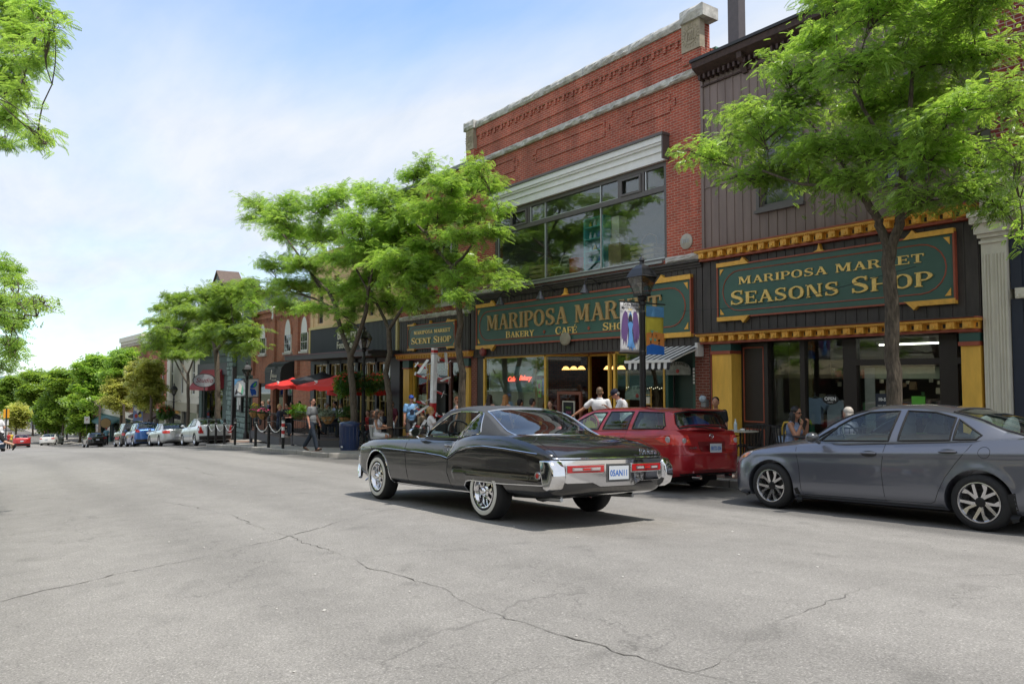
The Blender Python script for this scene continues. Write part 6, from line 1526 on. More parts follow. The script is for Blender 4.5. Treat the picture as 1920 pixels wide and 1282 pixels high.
for sd in(1,-1):
  MB().tube([riv.hit(2.02,.29,sd,off=.01),riv.hit(2.10,.40,sd,off=.015),riv.hit(2.24,.55,sd,off=.02),riv.hit(2.28,.60,sd,off=.02)],[.03,.045,.045,.02],8).build('bumper_end',CHROME,r_,smooth=True)
  MB().lathe([(0,.0),(.07,.0),(.08,-.02)],(2.33,.55*sd,.66),18,'x').build('headlight',CLEARL,r_,smooth=True)
for y in(.36,-.36):seat(riv,-.35,y,SEATB,.66,.40,True)
mb=MB(); mb.box(-1.35,-1.05,-.65,.65,.9,1.06); mb.build('rear_bench',SEATB,r_,bevel=.05)
mb=MB(); mb.ell((.28,0,.93),(.22,.74,.07),20); mb.build('dashboard',SEATB,r_,smooth=True)
steering(riv,-.02,.36,1.0,.19,.45)
dm=MB(); dm.tube([riv.hit(-1.95,.96,1)+Vector((0,-.02,0)),Vector((-2.30,.82,.955)),Vector((-2.60,.80,.845)),Vector((-2.67,.80,.79))],.004).tube([Vector((-2.67,-.80,.79)),Vector((-2.60,-.80,.845)),Vector((-2.30,-.82,.955)),Vector((-1.95,-.86,.97))],.004); dm.build('boot_lid_gap',DARK,r_)
riv.place(-9.03,5.98)

# ------------------------------------------------------------------ grey saloon
GREY=paint('grey_metallic',(.145,.155,.19),.6,0,.30); TINT=glassm('tint_glass',(.72,.84,.81),.02)
def arch_flare(cxs,cz,r,amp=.02,sill=None,belt=None):
  def f(x,y,z):
    for cx in cxs:
      d=math.hypot(x-cx,z-cz); y+=amp*math.exp(-((d-r)/.06)**2)
    if belt:y+=belt(x,z)
    return y
  return f
def crs(x,z):return .014*math.exp(-((z-(.80+.03*(-x)))/.035)**2)
S=dict(x=(-2.28,2.26),w=[(-2.28,.80),(-1.8,.865),(-.5,.878),(.8,.872),(1.7,.86),(2.26,.76)],rf=.55,rr=.45,pf=2.4,pr=2.8,
  bot=[(-2.28,.34),(-2.1,.26),(-1.7,.20),(1.4,.17),(2.0,.165),(2.18,.20),(2.26,.30)],
  belt=[(-2.28,.80),(-2.15,.93),(-1.8,1.01),(-1.28,.985),(-.32,.945),(.6,.905),(1.03,.875),(1.5,.81),(1.85,.74),(2.12,.62),(2.26,.48)],
  top=[(-2.28,.84),(-2.2,.99),(-1.9,1.06),(-1.5,1.08),(.5,1.04),(1.03,.98),(1.5,.91),(1.85,.82),(2.12,.68),(2.26,.50)],
  prof=[(0,.90),(.05,.95),(.15,.985),(.35,1.0),(.62,.995),(.85,.965),(1,.90)],crease=arch_flare((1.35,-1.33),.30,.36,.016,belt=crs),crown=2.4,
  wells=[well(1.35,.305,.362),well(-1.33,.305,.365)],wd=.58,foot=(-1.6,.95,.82),
  doors=[('door',[(-.27,.24),(-.26,.94),(.99,.90),(.90,.6),(.88,.24)],None),('door',[(-.29,.24),(-.28,.95),(-1.30,1.0),(-1.24,.9),(-1.12,.74),(-.98,.56),(-.90,.40),(-.84,.24)],None)],
  roof=dict(x=(-2.0,1.12),z=[(-2.0,1.04),(-1.7,1.16),(-1.3,1.30),(-.9,1.385),(-.5,1.425),(-.15,1.425),(.2,1.37),(.5,1.27),(.85,1.10),(1.12,.94)],
    wb=[(-2.0,.66),(-1.4,.80),(.3,.81),(1.12,.74)],wt=[(-2.0,.50),(-1.2,.56),(0,.585),(1.12,.58)],header=.10,rear_header=-1.02,inset=.05,plan_f=.20,plan_r=.22,xm=-.4,crown=.07),
  windows=[[(.64,.942),(-.30,.962),(-.37,1.330),(.02,1.315),(.24,1.24),(.42,1.135)],[(.80,.925),(.66,.942),(.43,1.115),(.48,1.105)],[(-.42,.968),(-1.02,.988),(-1.04,1.245),(-.80,1.312),(-.47,1.332)],[(-1.06,.992),(-1.30,1.0),(-1.35,1.05),(-1.08,1.228)]],trim_r=.013)
civ=Car('parked_saloon','grey metallic four-door saloon parked at the kerb at the right edge',S,dict(paint=GREY,dark=DARK,glass=TINT),'cars parked along the kerb',1.1)
r_=civ.root
for x in(1.35,-1.33):
  for y in(.775,-.775):wheel(r_,x,y,.312,.205,.215,'twin',44)
for p in([(.99,.90),(.905,.6),(.885,.30),(.86,.24)],[(-.27,.945),(-.235,.6),(-.26,.30),(-.27,.24)],[(-1.29,.99),(-1.22,.88),(-1.10,.73),(-.98,.56),(-.90,.40),(-.85,.28),(-.80,.255),(.84,.235)]):civ.rib(p,.0035,DARK,'door_gap',off=-.0005)
for x,z in((-.08,.80),(-1.02,.85)):
  for sd in(1,-1):
    p=civ.hit(x,z,sd); MB().ell(tuple(p),(.105,.008,.038),14).build('handle_recess',mat('recess_shade_grey',(.018,.02,.024),.4),r_,smooth=True)  # dark oval: shade of the handle hollow put into the colour
    MB().tube([p+Vector((-.095,.012*sd,.010)),p+Vector((-.06,.030*sd,.012)),p+Vector((.06,.030*sd,.010)),p+Vector((.10,.010*sd,.004))],[.010,.014,.014,.009],8).build('door_handle',GREY,r_,smooth=True)
for sd in(1,-1):
  mb=MB(); mb.ell((.62,.98*sd,.99),(.085,.10,.068),16); mb.tube([(.60,.84*sd,.92),(.62,.92*sd,.955)],.025); mb.build('door_mirror',GREY if sd<0 else mat('mirror_shell',(.06,.065,.075),.25,.3,0,coat=1),r_,smooth=True)
  P_=[(2.12,.61),(2.04,.71),(1.80,.765),(1.68,.775),(1.76,.70),(1.98,.60)]
  civ.patch(P_,'left' if sd>0 else 'right',.006,CLEARL,'headlight',.04,0)
  civ.patch([(1.90,.67),(1.80,.745),(1.72,.755),(1.78,.69)],'left' if sd>0 else 'right',.009,AMBL,'indicator',.04,0)
  civ.patch([(-2.16,.72),(-2.16,.90),(-1.88,.92),(-2.0,.74)],'left' if sd>0 else 'right',.008,REDL,'taillight',.04,0)
  civ.patch([(-1.62,.21),(-1.62,.42),(-1.70,.44),(-1.72,.14),(-1.66,.12)],'left' if sd>0 else 'right',.012,RUBBER,'mud_flap',.05,-.01)
  civ.patch([(.96,.20),(.98,.30),(.93,.32),(.87,.14),(.94,.12)],'left' if sd>0 else 'right',.012,RUBBER,'mud_flap',.05,-.01)
  civ.rib(circ(-1.40,.86,.062,0,360,20),.0028,DARK,'fuel_flap',closed=True,sides=(sd,))
civ.rib([(2.2,.21),(1.75,.165)],.02,BLACKM,'front_lip',off=-.02); civ.rib([(.95,.21),(-.95,.225)],.012,BLACKM,'sill_strip',off=-.01)
civ.patch([(-.5,.40),(.5,.40),(.6,.52),(-.6,.52)],'front',.01,BLACKM,'grille',.06,0)
plate(civ,0,.75,-2.30,'BMKT 482')
for x in(-.05,-.95):
  for y in(.37,-.37):seat(civ,x,y,SEATG,.66,.52,x>-.5)
mb=MB(); mb.ell((.75,0,.93),(.30,.70,.08),20); mb.build('dashboard',SEATB,r_,smooth=True); steering(civ,.42,.37,1.0,.18,.4)
mb=MB(); mb.box(-1.9,1.8,-.55,.55,.14,.24); mb.build('underbody',DARK,r_)
civ.place(-5.19,10.03)

# ------------------------------------------------------------------ red estate
RED=paint('red_metallic',(.36,.010,.016),.35,0,.32)
S=dict(x=(-2.42,2.34),w=[(-2.42,.80),(-2.0,.875),(-.5,.892),(1.0,.885),(1.8,.85),(2.34,.74)],rf=.6,rr=.34,pf=2.4,pr=3.2,
  bot=[(-2.42,.40),(-2.3,.30),(-1.9,.24),(1.5,.19),(2.2,.20),(2.34,.32)],
  belt=[(-2.42,.66),(-2.36,.70),(-2.30,.98),(-2.22,1.04),(-1.6,1.045),(.2,.99),(.95,.93),(1.5,.86),(2.0,.74),(2.25,.60),(2.34,.48)],
  top=[(-2.42,.68),(-2.36,.72),(-2.30,1.0),(-2.22,1.07),(-1.6,1.08),(.2,1.05),(.95,1.0),(1.5,.94),(2.0,.82),(2.25,.66),(2.34,.50)],
  prof=[(0,.90),(.05,.95),(.15,.985),(.4,1.0),(.7,.992),(.88,.965),(1,.91)],crease=arch_flare((1.34,-1.34),.31,.37,.016),crown=2.8,
  wells=[well(1.34,.31,.37),well(-1.34,.31,.37)],wd=.58,foot=(-2.15,.9,.85),low_z=None,
  doors=[('door',[(-.40,.27),(-.36,.99),(.95,.93),(.86,.27)],None),('door',[(-.42,.27),(-.38,.99),(-1.12,1.04),(-1.10,.80),(-.98,.58),(-.90,.27)],None)],
  roof=dict(x=(-2.34,1.04),z=[(-2.34,1.06),(-2.27,1.20),(-2.18,1.36),(-2.05,1.405),(-1.6,1.445),(-.8,1.462),(-.2,1.455),(.15,1.40),(.45,1.28),(.8,1.08),(1.04,.95)],
    wb=[(-2.34,.76),(-1.4,.82),(.3,.82),(1.04,.74)],wt=[(-2.34,.60),(-1.6,.625),(0,.62),(1.04,.60)],header=.03,rear_header=-2.165,inset=.05,rinset=.055,plan_f=.22,plan_r=.20,xm=-.5,crown=.06,rb=.035),
  windows=[[(.55,1.03),(-.38,1.04),(-.48,1.355),(-.10,1.35),(.28,1.19)],[(-.50,1.045),(-1.15,1.055),(-1.18,1.365),(-.58,1.365)],[(-1.27,1.06),(-1.95,1.07),(-1.99,1.12),(-1.88,1.34),(-1.30,1.362)]],trim_r=.014)
MAZL=mat('estate_lens',(.62,.035,.03),.12,0,0,coat=1); MAZH=mat('estate_lens_orange',(.70,.10,.03),.12,0,0,coat=1)
maz=Car('parked_estate','red estate car parked at the kerb behind the black coupe',S,dict(paint=RED,dark=DARK,glass=glassm('green_glass',(.70,.86,.81),.02)),'cars parked along the kerb',1.0)
r_=maz.root
for x in(1.34,-1.34):
  for y in(.775,-.775):wheel(r_,x,y,.318,.205,.21,'five',36)
for p in([(-.38,.99),(-.36,.6),(-.40,.27)],[(-1.14,1.04),(-1.12,.82),(-.99,.58),(-.90,.30)],[(.95,.93),(.86,.30)]):maz.rib(p,.0035,DARK,'door_gap',off=-.0005)
for x,z in((-.20,.86),(-1.0,.90)):
  for sd in(1,-1):
    p=maz.hit(x,z,sd); MB().ell(tuple(p),(.08,.006,.028),12).build('handle_recess',mat('recess_shade_red',(.05,.004,.006),.4),r_,smooth=True); MB().tube([p+Vector((-.09,.010*sd,.0)),p+Vector((-.05,.028*sd,.004)),p+Vector((.05,.028*sd,.004)),p+Vector((.09,.01*sd,0))],.012,8).build('door_handle',RED,r_,smooth=True)  # darkened red oval stands for shade in the hollow behind the handle
for sd in(1,-1):
  mb=MB(); mb.ell((.52,.99*sd,1.03),(.08,.10,.065),16); mb.tube([(.50,.85*sd,.98),(.52,.92*sd,1.0)],.025); mb.build('door_mirror',RED,r_,smooth=True)
  pr_='left' if sd>0 else 'right'
  maz.patch([(-1.86,.90),(-2.02,.955),(-2.20,.975),(-2.30,.96),(-2.33,.81),(-2.22,.80),(-2.0,.845)],pr_,.010,MAZL,'taillight',.04,0)
  o=maz.patch([(sd*.86 if sd<0 else .50,.80),(sd*.50 if sd<0 else .86,.80),(sd*.50 if sd<0 else .86,.96),(sd*.86 if sd<0 else .56,.97)]if sd>0 else[(-.86,.80),(-.50,.80),(-.56,.97),(-.86,.96)],'rear',.010,MAZL,'taillight',.05,0)
  for(yy,zz,rr,mm)in((.66,.875,.048,CLEARL),(.57,.86,.035,MAZH)):
    h=maz.bv.ray_cast(Vector((-4,yy*sd,zz)),Vector((1,0,0))); 
    if h[0]:q=MB().lathe([(0,-.020),(rr*.8,-.018),(rr,-.010),(rr,0)],tuple(h[0]),18,'x').build('lens',mm,smooth=True); q.parent=o
  p=maz.hit(-2.13,.885,sd); q=MB().lathe([(0,.020*sd),(.045,.018*sd),(.058,.006*sd)],tuple(p),18,'y').build('lens',CLEARL,smooth=True); q.parent=o
  MB().cyl((-2.30,.42*sd,.27),(-2.46,.42*sd,.275),.035,n=16).build('exhaust_pipe',CHROME,r_,smooth=True)
maz.patch([(-.80,.64),(.80,.64),(.84,.665),(-.84,.665)],'rear',.012,RED,'bumper_edge',.05,0,bevel=.003); maz.patch([(-.74,.33),(.74,.33),(.72,.30),(-.72,.30)],'rear',.01,BLACKM,'bumper_strip',.05,0)
maz.patch([(-.34,.655),(.30,.655),(.33,.86),(-.37,.86)],'rear',.004,mat('plate_shade_red',(.16,.006,.010),.35,.3,0,coat=1),'plate_recess',.05,0)  # darkened body red paints in the shade around the plate
plate(maz,-.02,.75,-2.425,'BRTD-206')
lg=maz.bv.ray_cast(Vector((-4,-.03,.95)),Vector((1,0,0)))[0]; MB().tube([(lg.x-.012,lg.y+.048*math.cos(a),lg.z+.038*math.sin(a))for a in np.linspace(0,6.28,21)[:-1]],.006,6,closed=True).tube([(lg.x-.013,lg.y+.045,lg.z+.012),(lg.x-.013,lg.y+.012,lg.z+.008),(lg.x-.013,lg.y,lg.z-.012),(lg.x-.013,lg.y-.012,lg.z+.008),(lg.x-.013,lg.y-.045,lg.z+.012)],.005).build('emblem',CHROME,r_,smooth=True)
textmesh('model_badge','mazda6',.060,CHROME,facing((-2.372,.50,.76),(-1,0,0)),r_,.003,shear=.2,bold=.001)
mb=MB(); mb.ell((-2.20,0,1.392),(.11,.57,.022),20); mb.build('roof_spoiler',RED,r_,smooth=True)
mb=MB(); mb.tube([(-2.36,-.05,1.06),(-2.35,.15,1.09),(-2.33,.38,1.10)],.009); mb.build('rear_wiper',BLACKM,r_); mb=MB(); mb.tube([(.1,.2,1.45),(-.3,.2,1.62)],.004)
for x in(-.05,-.95):
  for y in(.37,-.37):seat(maz,x,y,SEATT,.70,.55,True)
mb=MB(); mb.obox((-1.9,-.15,1.12),(.28,.5,.22),Euler((.3,.2,.2))); mb.build('blue_bag',mat('blue_nylon',(.03,.10,.42),.6),r_,bevel=.04)
mb=MB(); mb.ell((.7,0,.98),(.28,.70,.08),20); mb.build('dashboard',SEATB,r_,smooth=True)
mb=MB(); mb.box(-2.0,1.8,-.55,.55,.17,.28); mb.build('underbody',DARK,r_)
maz.place(-10.95,10.42)

# ------------------------------------------------------------------ the cars parked down the street
def simple_car(name,label,P,X,Y,head=math.pi,group='cars parked along the kerb',res=.45):
  L0,L1=P['x']; hgt=P['h']; w=P.get('w',.88); b=P.get('belt',.95); ax=P.get('ax',1.33); wr=P.get('wr',.32); rx0,rx1=P['roof']; sl_r,sl_f=P.get('slr',.5),P.get('slf',.8); nz_=P.get('nose',.72); tz=P.get('tail',b)
  S=dict(x=(L0,L1),w=[(L0,w*.93),(L0+.5,w),(L1-.6,w),(L1,w*.9)],rf=.45,rr=.35,pf=2.5,pr=3.0,
    bot=[(L0,.38),(L0+.15,.26),(L0+.6,.20),(L1-.3,.19),(L1,.32)],belt=[(L0,.55),(L0+.06,tz-.08),(L0+.16,tz),(L0+.7,b+.02),(0,b),(rx1+.02,b-.05),(L1-.45,nz_+.05),(L1-.12,nz_-.10),(L1,.48)],
    top=[(L0,.57),(L0+.06,tz-.05),(L0+.16,tz+.04),(L0+.7,b+.07),(0,b+.08),(rx1+.02,b+.03),(L1-.45,nz_+.12),(L1-.12,nz_-.04),(L1,.50)],
    prof=[(0,.90),(.05,.95),(.15,.985),(.4,1.0),(.7,.992),(.88,.965),(1,.91)],crown=2.6,wells=[well(ax,wr,wr+.055),well(-ax,wr,wr+.055)],wd=.58,foot=(rx0+.15,rx1-.2,.85),low_z=P.get('low_z'),
    roof=dict(x=(rx0,rx1),z=[(rx0,b+.03),(rx0+sl_r*.55,b+.03+(hgt-b-.03)*.66),(rx0+sl_r,hgt-.035),(rx0+sl_r+.35,hgt-.005),((rx0+rx1)/2,hgt),(rx1-sl_f-.15,hgt-.02),(rx1-sl_f,hgt-.06),(rx1-sl_f*.45,b+(hgt-b)*.48),(rx1,b-.03)],
      wb=[(rx0,w*.84),((rx0+rx1)/2,w*.92),(rx1,w*.84)],wt=[(rx0,w*.68),((rx0+rx1)/2,w*.70),(rx1,w*.68)],header=rx1-sl_f,rear_header=rx0+sl_r*.92,inset=.05,plan_f=.18,plan_r=.14,xm=(rx0+rx1)/2,crown=.06,rb=.04),
    windows=P['win'],trim_r=.014)
  c=Car(name,label,S,dict(paint=P['paint'],dark=DARK,glass=TINT,low=P.get('low',P['paint'])),group,res)
  for x in(ax,-ax):
    for y in(w-.11,-w+.11):wheel(c.root,x,y,wr,.20,P.get('rim',.21),P.get('sty','five'),24)
  for sd in(1,-1):
    c.patch([tuple((p[0]*sd,p[1]))for p in P['tl']][::sd],'rear',.012,P.get('tlm',REDL),'taillight',.08,0)
    c.patch([(L0+.06,P['tl'][0][1]),(L0+.06,P['tl'][0][1]+.14),(L0+.26,P['tl'][0][1]+.15),(L0+.22,P['tl'][0][1]+.02)],'left' if sd>0 else 'right',.01,P.get('tlm',REDL),'taillight',.08,0)
    mb=MB(); mb.ell((rx1-.55,(w+.10)*sd,b+.07),(.08,.10,.065),10); mb.tube([(rx1-.57,(w-.04)*sd,b),(rx1-.55,(w+.05)*sd,b+.04)],.025); mb.build('door_mirror',P['paint'],c.root,smooth=True)
    c.patch([(.40*sd,nz_-.14),(.74*sd,nz_-.12),(.74*sd,nz_-.02),(.44*sd,nz_-.03)][::sd],'front',.01,CLEARL,'headlight',.08,0)
  for x in P.get('gaps',(-.35,.9)):c.rib([(x,b-.02),(x+.02,.3)],.004,DARK,'door_gap',sides=(1,-1))
  mb=MB(); z=P.get('pz',.72); mb.box(L0-.03,L0-.005,-.15,.15,z-.07,z+.07); mb.build('licence_plate',PLATE,c.root)
  if 'bump' in P:c.patch([(-w*.9,.30),(w*.9,.30),(w*.92,P['bump']),(-w*.92,P['bump'])],'rear',.015,BLACKM,'bumper_panel',.08,0)
  for x in(0,-.9):
    for y in(.36,-.36):seat(c,x,y,SEATB,.66,.5,True)
  mb=MB(); mb.box(L0+.4,L1-.4,-.5,.5,.16,.25); mb.build('underbody',DARK,c.root)
  c.place(X,Y,head); return c
SILV=paint('silver_metallic',(.42,.44,.46),.6,0,.35); SILV2=paint('pearl_silver',(.55,.57,.58),.4,0,.35); BLUEC=paint('blue_metallic',(.03,.10,.30),.5,0,.32); BLK2=paint('black_paint',(.008,.008,.009),0,0,.2); WHT=paint('white_car',(.62,.62,.60),0,0,.3)
def w4(x0,x1,b,h,sr=.35,sf=.7):
  m=(x0+x1)/2-.05; return[[(x1-.28,b+.03),(m+.04,b+.03),(m+.02,h-.10),(x1-sf-.05,h-.11),(x1-sf*.55,h-.26)],[(m-.04,b+.03),(x0+sr+.05,b+.04),(x0+sr+.2,h-.14),(x0+sr+.45,h-.10),(m-.04,h-.10)]]
simple_car('parked_hatchback','white-silver wedge hatchback with a black lower bumper parked behind the bollards',dict(x=(-2.25,2.25),h=1.47,w=.88,belt=1.0,tail=1.06,ax=1.35,wr=.32,roof=(-2.15,1.35),slr=1.35,slf=1.2,nose=.72,paint=SILV2,win=w4(-1.6,1.35,1.0,1.46,.4,1.1),tl=[(.62,.62),(.84,.66),(.86,1.0),(.74,1.04),(.70,.86)],bump=.50,sty='five',pz=.80),-43.6,10.9)
simple_car('parked_saloon','silver luxury saloon with red tail lamps parked between the wedge hatchback and the blue wagon',dict(x=(-2.4,2.4),h=1.44,w=.90,belt=.96,tail=1.0,ax=1.42,wr=.335,roof=(-1.9,1.35),slr=.95,slf=.95,nose=.76,paint=SILV,win=w4(-1.75,1.35,.96,1.43,.55,.9),tl=[(.48,.76),(.82,.76),(.84,.94),(.46,.92)],tlm=REDH,sty='five',pz=.62),-51.8,10.8)
simple_car('parked_wagon','bright blue crossover wagon with roof rails parked in the row',dict(x=(-2.3,2.3),h=1.68,w=.88,belt=1.08,tail=1.16,ax=1.32,wr=.35,roof=(-2.22,1.25),slr=.35,slf=.95,nose=.90,paint=BLUEC,low=BLACKM,low_z=.38,win=w4(-2.0,1.25,1.08,1.66,.25,.9)+[[(-1.45,1.12),(-1.95,1.16),(-1.85,1.5),(-1.5,1.56)]],tl=[(.60,.98),(.84,.98),(.84,1.18),(.66,1.20)],bump=.50,sty='ten',pz=.92),-60.5,10.8)
simple_car('parked_off_roader','boxy black off-road car parked in the row',dict(x=(-2.1,2.1),h=1.85,w=.90,belt=1.20,tail=1.22,ax=1.25,wr=.40,roof=(-2.08,.75),slr=.12,slf=.35,nose=1.10,paint=BLK2,win=w4(-2.0,.75,1.2,1.82,.1,.35),tl=[(.66,.86),(.84,.86),(.84,1.06),(.66,1.06)],bump=.62,sty='five',rim=.23,pz=.80),-67.5,11.1)
simple_car('parked_hatchback','small black hatchback at the far end of the parked row',dict(x=(-2.1,2.1),h=1.44,w=.86,belt=.96,tail=1.0,ax=1.28,wr=.31,roof=(-1.95,1.2),slr=.7,slf=.9,nose=.74,paint=BLK2,win=w4(-1.8,1.2,.96,1.43,.35,.85),tl=[(.50,.80),(.82,.80),(.82,.92),(.50,.90)],sty='multi'),-86.0,11.0)
simple_car('red_car','red hatchback driving away down the hill in the far distance',dict(x=(-2.2,2.2),h=1.46,w=.87,belt=1.0,tail=1.05,ax=1.3,wr=.32,roof=(-2.1,1.25),slr=.6,slf=.95,nose=.76,paint=paint('far_red',(.40,.02,.02),.2,0,.3),win=w4(-1.9,1.25,1.0,1.45,.3,.9),tl=[(.55,.86),(.84,.86),(.84,1.02),(.55,1.0)],tlm=REDH,bump=.48),-102.0,5.7,group='cars in the distance')
simple_car('dark_car','dark saloon half hidden behind the crossing man at the left edge',dict(x=(-2.3,2.3),h=1.42,w=.88,belt=.95,tail=.99,ax=1.35,wr=.32,roof=(-1.8,1.2),slr=.8,slf=.9,nose=.74,paint=paint('far_blue',(.02,.035,.06),.3,0,.3),win=w4(-1.6,1.2,.95,1.4,.5,.85),tl=[(.5,.78),(.82,.78),(.82,.9),(.5,.9)]),-79.0,2.4,head=0,group='cars in the distance')
simple_car('white_car','white saloon parked far down beside the big trees',dict(x=(-2.3,2.3),h=1.44,w=.88,belt=.96,tail=1.0,ax=1.35,wr=.32,roof=(-1.8,1.25),slr=.8,slf=.9,nose=.76,paint=WHT,win=w4(-1.6,1.25,.96,1.42,.5,.85),tl=[(.5,.78),(.82,.78),(.82,.92),(.5,.9)],tlm=REDH),-112.0,9.6,head=R(160),group='cars in the distance')

# ================================================================== TREES
Rv=Vector((math.sin(YAW),math.cos(YAW),0)); Uv=Vector((0,0,1))*math.cos(PITCH)-Fh*math.sin(PITCH)
def at(u,v,Y):
  """the point of the vertical plane Y that stands at photo position (u, v) - used to survey the street"""
  r=Fv+Rv*((u-960)/1430)-Uv*((v-641)/1430); return r*(Y/r.y)
def dep(p):return Vector(p).dot(Fv)
BARK=mat('bark',(.105,.084,.062),.95,0,.75,9,1.0,stretch=(3.2,3.2,.7),dist=.05)
BARKD=mat('twig_bark',(.045,.036,.028),.9,0,.3,9)
LEAF=leafmat('locust_leaf',(.170,.315,.055),(.325,.485,.105),.52)
LEAFD=leafmat('dark_leaf',(.135,.245,.045),(.270,.390,.075),.50)
LEAFY=leafmat('yellow_leaf',(.26,.32,.07),(.52,.52,.17),.48)
def frond_template(n,L=1.0,lw=.34,ww=.10,droop=.12):
  V=[]; Fq=[]
  for i in range(n):
    x=L*(.12+.88*i/(n-1)); s=.55+.45*math.sin(math.pi*(.15+.8*i/(n-1)))
    for sd in(1,-1):
      l=lw*s; w=ww; a=R(62); dx,dy=math.cos(a),math.sin(a)*sd; px,py=-dy,dx
      z0=-droop*(x/L)**2; o=len(V)
      V+=[(x,0,z0),(x+dx*l*.5+px*w/2,dy*l*.5+py*w/2,z0+.02),(x+dx*l,dy*l,z0-.05),(x+dx*l*.5-px*w/2,dy*l*.5-py*w/2,z0+.02)]
      Fq.append((o,o+1,o+2,o+3))
  return np.array(V),np.array(Fq)
TPL_HI=frond_template(9,1,.24,.10,.22); TPL_MD=frond_template(5,1,.36,.17,.2); TPL_LO=frond_template(3,1,.50,.30,.15)
def fronds(rs,P,D,size,tpl):
  """P (N,3) points, D (N,3) directions"""
  V,Fq=tpl; N=len(P)
  D=D/np.linalg.norm(D,axis=1,keepdims=True)
  up=np.tile([0,0,1.0],(N,1))+rs.normal(0,.45,(N,3)); Yv=np.cross(up,D); Yv/=np.linalg.norm(Yv,axis=1,keepdims=True)+1e-9; Zv=np.cross(D,Yv)
  s=size*(.7+.6*rs.rand(N))
  B=np.stack([D,Yv,Zv],1)*s[:,None,None]
  out=np.einsum('vk,nkj->nvj',V,B)+P[:,None,:]
  return out.reshape(-1,3),(Fq[None]+np.arange(N)[:,None,None]*len(V)).reshape(-1,4)
def tree(name,label,trunk,blobs,nfr,size,tpl,lm,seed,forks=None,group='street trees',twig_r=.010,bark=BARK,flat=.55,dens=1.0,droop=.25,loose=1.0):
  """trunk: list of (x,y,z,r); forks: extra limbs [(x,y,z,r),...] (each a path starting on the trunk); blobs: (centre, radii)"""
  rs=np.random.RandomState(seed); base=trunk[0]
  root=thing(name,label,'tree',(base[0],base[1],base[2]),0,group); O=Vector(base[:3])
  mb=MB(); nodes=[]
  def path(pts,n=10,k=5):
    P=[]
    for(a,b)in zip(pts,pts[1:]):
      A,B=np.array(a),np.array(b)
      for t in np.linspace(0,1,k)[:-1]:
        q=A+(B-A)*t; q[:3]+=rs.normal(0,.10,3)*q[3]if t else 0; P.append(q)
    P.append(np.array(pts[-1])); 
    for q in P:nodes.append(q)
    mb.tube([Vector(q[:3])-O for q in P],[q[3]for q in P],n)
    return P
  flare=[(base[0],base[1],base[2]-.3,base[3]*1.5),(base[0],base[1],base[2],base[3]*1.25)]+[tuple(trunk[0][:2])+(trunk[0][2]+.25,trunk[0][3])]+list(trunk[1:])
  path(flare,12)
  for fk in(forks or[]):path(fk,9)
  hang=[q for q in nodes if q[2]>trunk[-1][2]-1.2 or q[3]<trunk[0][3]*.85]
  tw=[]  # twigs: start, end
  order=sorted(range(len(blobs)),key=lambda i:(Vector(blobs[i][0])-Vector(trunk[-1][:3])).length)
  vol=np.array([b[1][0]*b[1][1]*b[1][2]for b in blobs]); vol=vol**.75; vol/=vol.sum()
  for i in order:
    c=np.array(blobs[i][0]); rad=np.array(blobs[i][1])
    d=[np.linalg.norm(c-q[:3])+(.9*max(0,q[2]-c[2]))for q in hang]; q=hang[int(np.argmin(d))]
    r0=max(.014,min(q[3]*.62,.012+.022*np.linalg.norm(c-q[:3]))); n=7; P=[]
    mid=(q[:3]+c)/2; mid[2]+=.10*np.linalg.norm(c-q[:3])*(1 if c[2]>q[2]else .4)
    wob=rs.normal(0,.05,(n+1,3))*np.linalg.norm(c-q[:3])*.6
    for j in range(n+1):
      t=j/n; p=(1-t)**2*q[:3]+2*t*(1-t)*mid+t*t*c+wob[j]*math.sin(math.pi*t); P.append(np.array([*p,r0*(1-.72*t)])); 
    mb.tube([Vector(p[:3])-O for p in P],[p[3]for p in P],6)
    hang+=P[2:]
    # boughs inside the clump
    m=int(6+10*rad.max())
    for k in range(m):
      a=P[rs.randint(n//2,n+1)][:3]; e=rs.normal(0,1,3); e[2]=abs(e[2])*.55-.1 if rs.rand()<.75 else e[2]; e/=np.linalg.norm(e)
      end=c+e*rad*(.6+.65*rs.rand()); mid=(a+end)/2+np.array([0,0,.12*np.linalg.norm(end-a)])
      pts=[a,(a+mid)/2+rs.normal(0,.02,3),mid,(mid+end)/2+rs.normal(0,.03,3),end]
      mb.tube([Vector(p)-O for p in pts],[twig_r*1.2,twig_r,twig_r*.8,twig_r*.6,twig_r*.3],4)
      for s0,s1 in zip(pts[1:],pts[2:]):tw.append((s0,s1,i))
      for _ in range(3):
        s0=pts[rs.randint(1,4)]; e2=rs.normal(0,1,3)*rad/rad.max(); e2[2]=e2[2]*.6+.1; s1=s0+e2/np.linalg.norm(e2)*rad.max()*(.28+.3*rs.rand()); tw.append((s0,s1,i))
        mb.tube([Vector(s0)-O,Vector(s1)-O],[twig_r*.6,twig_r*.25],3)
  o=mb.build('trunk',bark,root,smooth=True,angle=60)
  # leaves along the twigs
  T0=np.array([t[0]for t in tw]); T1=np.array([t[1]for t in tw]); ti=np.array([t[2]for t in tw])
  pw=vol[ti]/np.bincount(ti,minlength=len(blobs))[ti]; pw/=pw.sum()
  idx=rs.choice(len(tw),int(nfr*dens),p=pw); t=rs.rand(len(idx),1)**.8
  Pp=T0[idx]+(T1[idx]-T0[idx])*t+rs.normal(0,.085*loose,(len(idx),3))*np.array([1,1,.8]); d=(T1[idx]-T0[idx]); d/=np.linalg.norm(d,axis=1,keepdims=True)+1e-9
  lat=np.cross(d,[0,0,1.0])*np.where(rs.rand(len(idx),1)>.5,1,-1)
  D=d*.7+lat*.8+rs.normal(0,.35,(len(idx),3)); D[:,2]=D[:,2]*.6-droop
  v,f=fronds(rs,Pp-np.array(base[:3]),D,size,tpl)
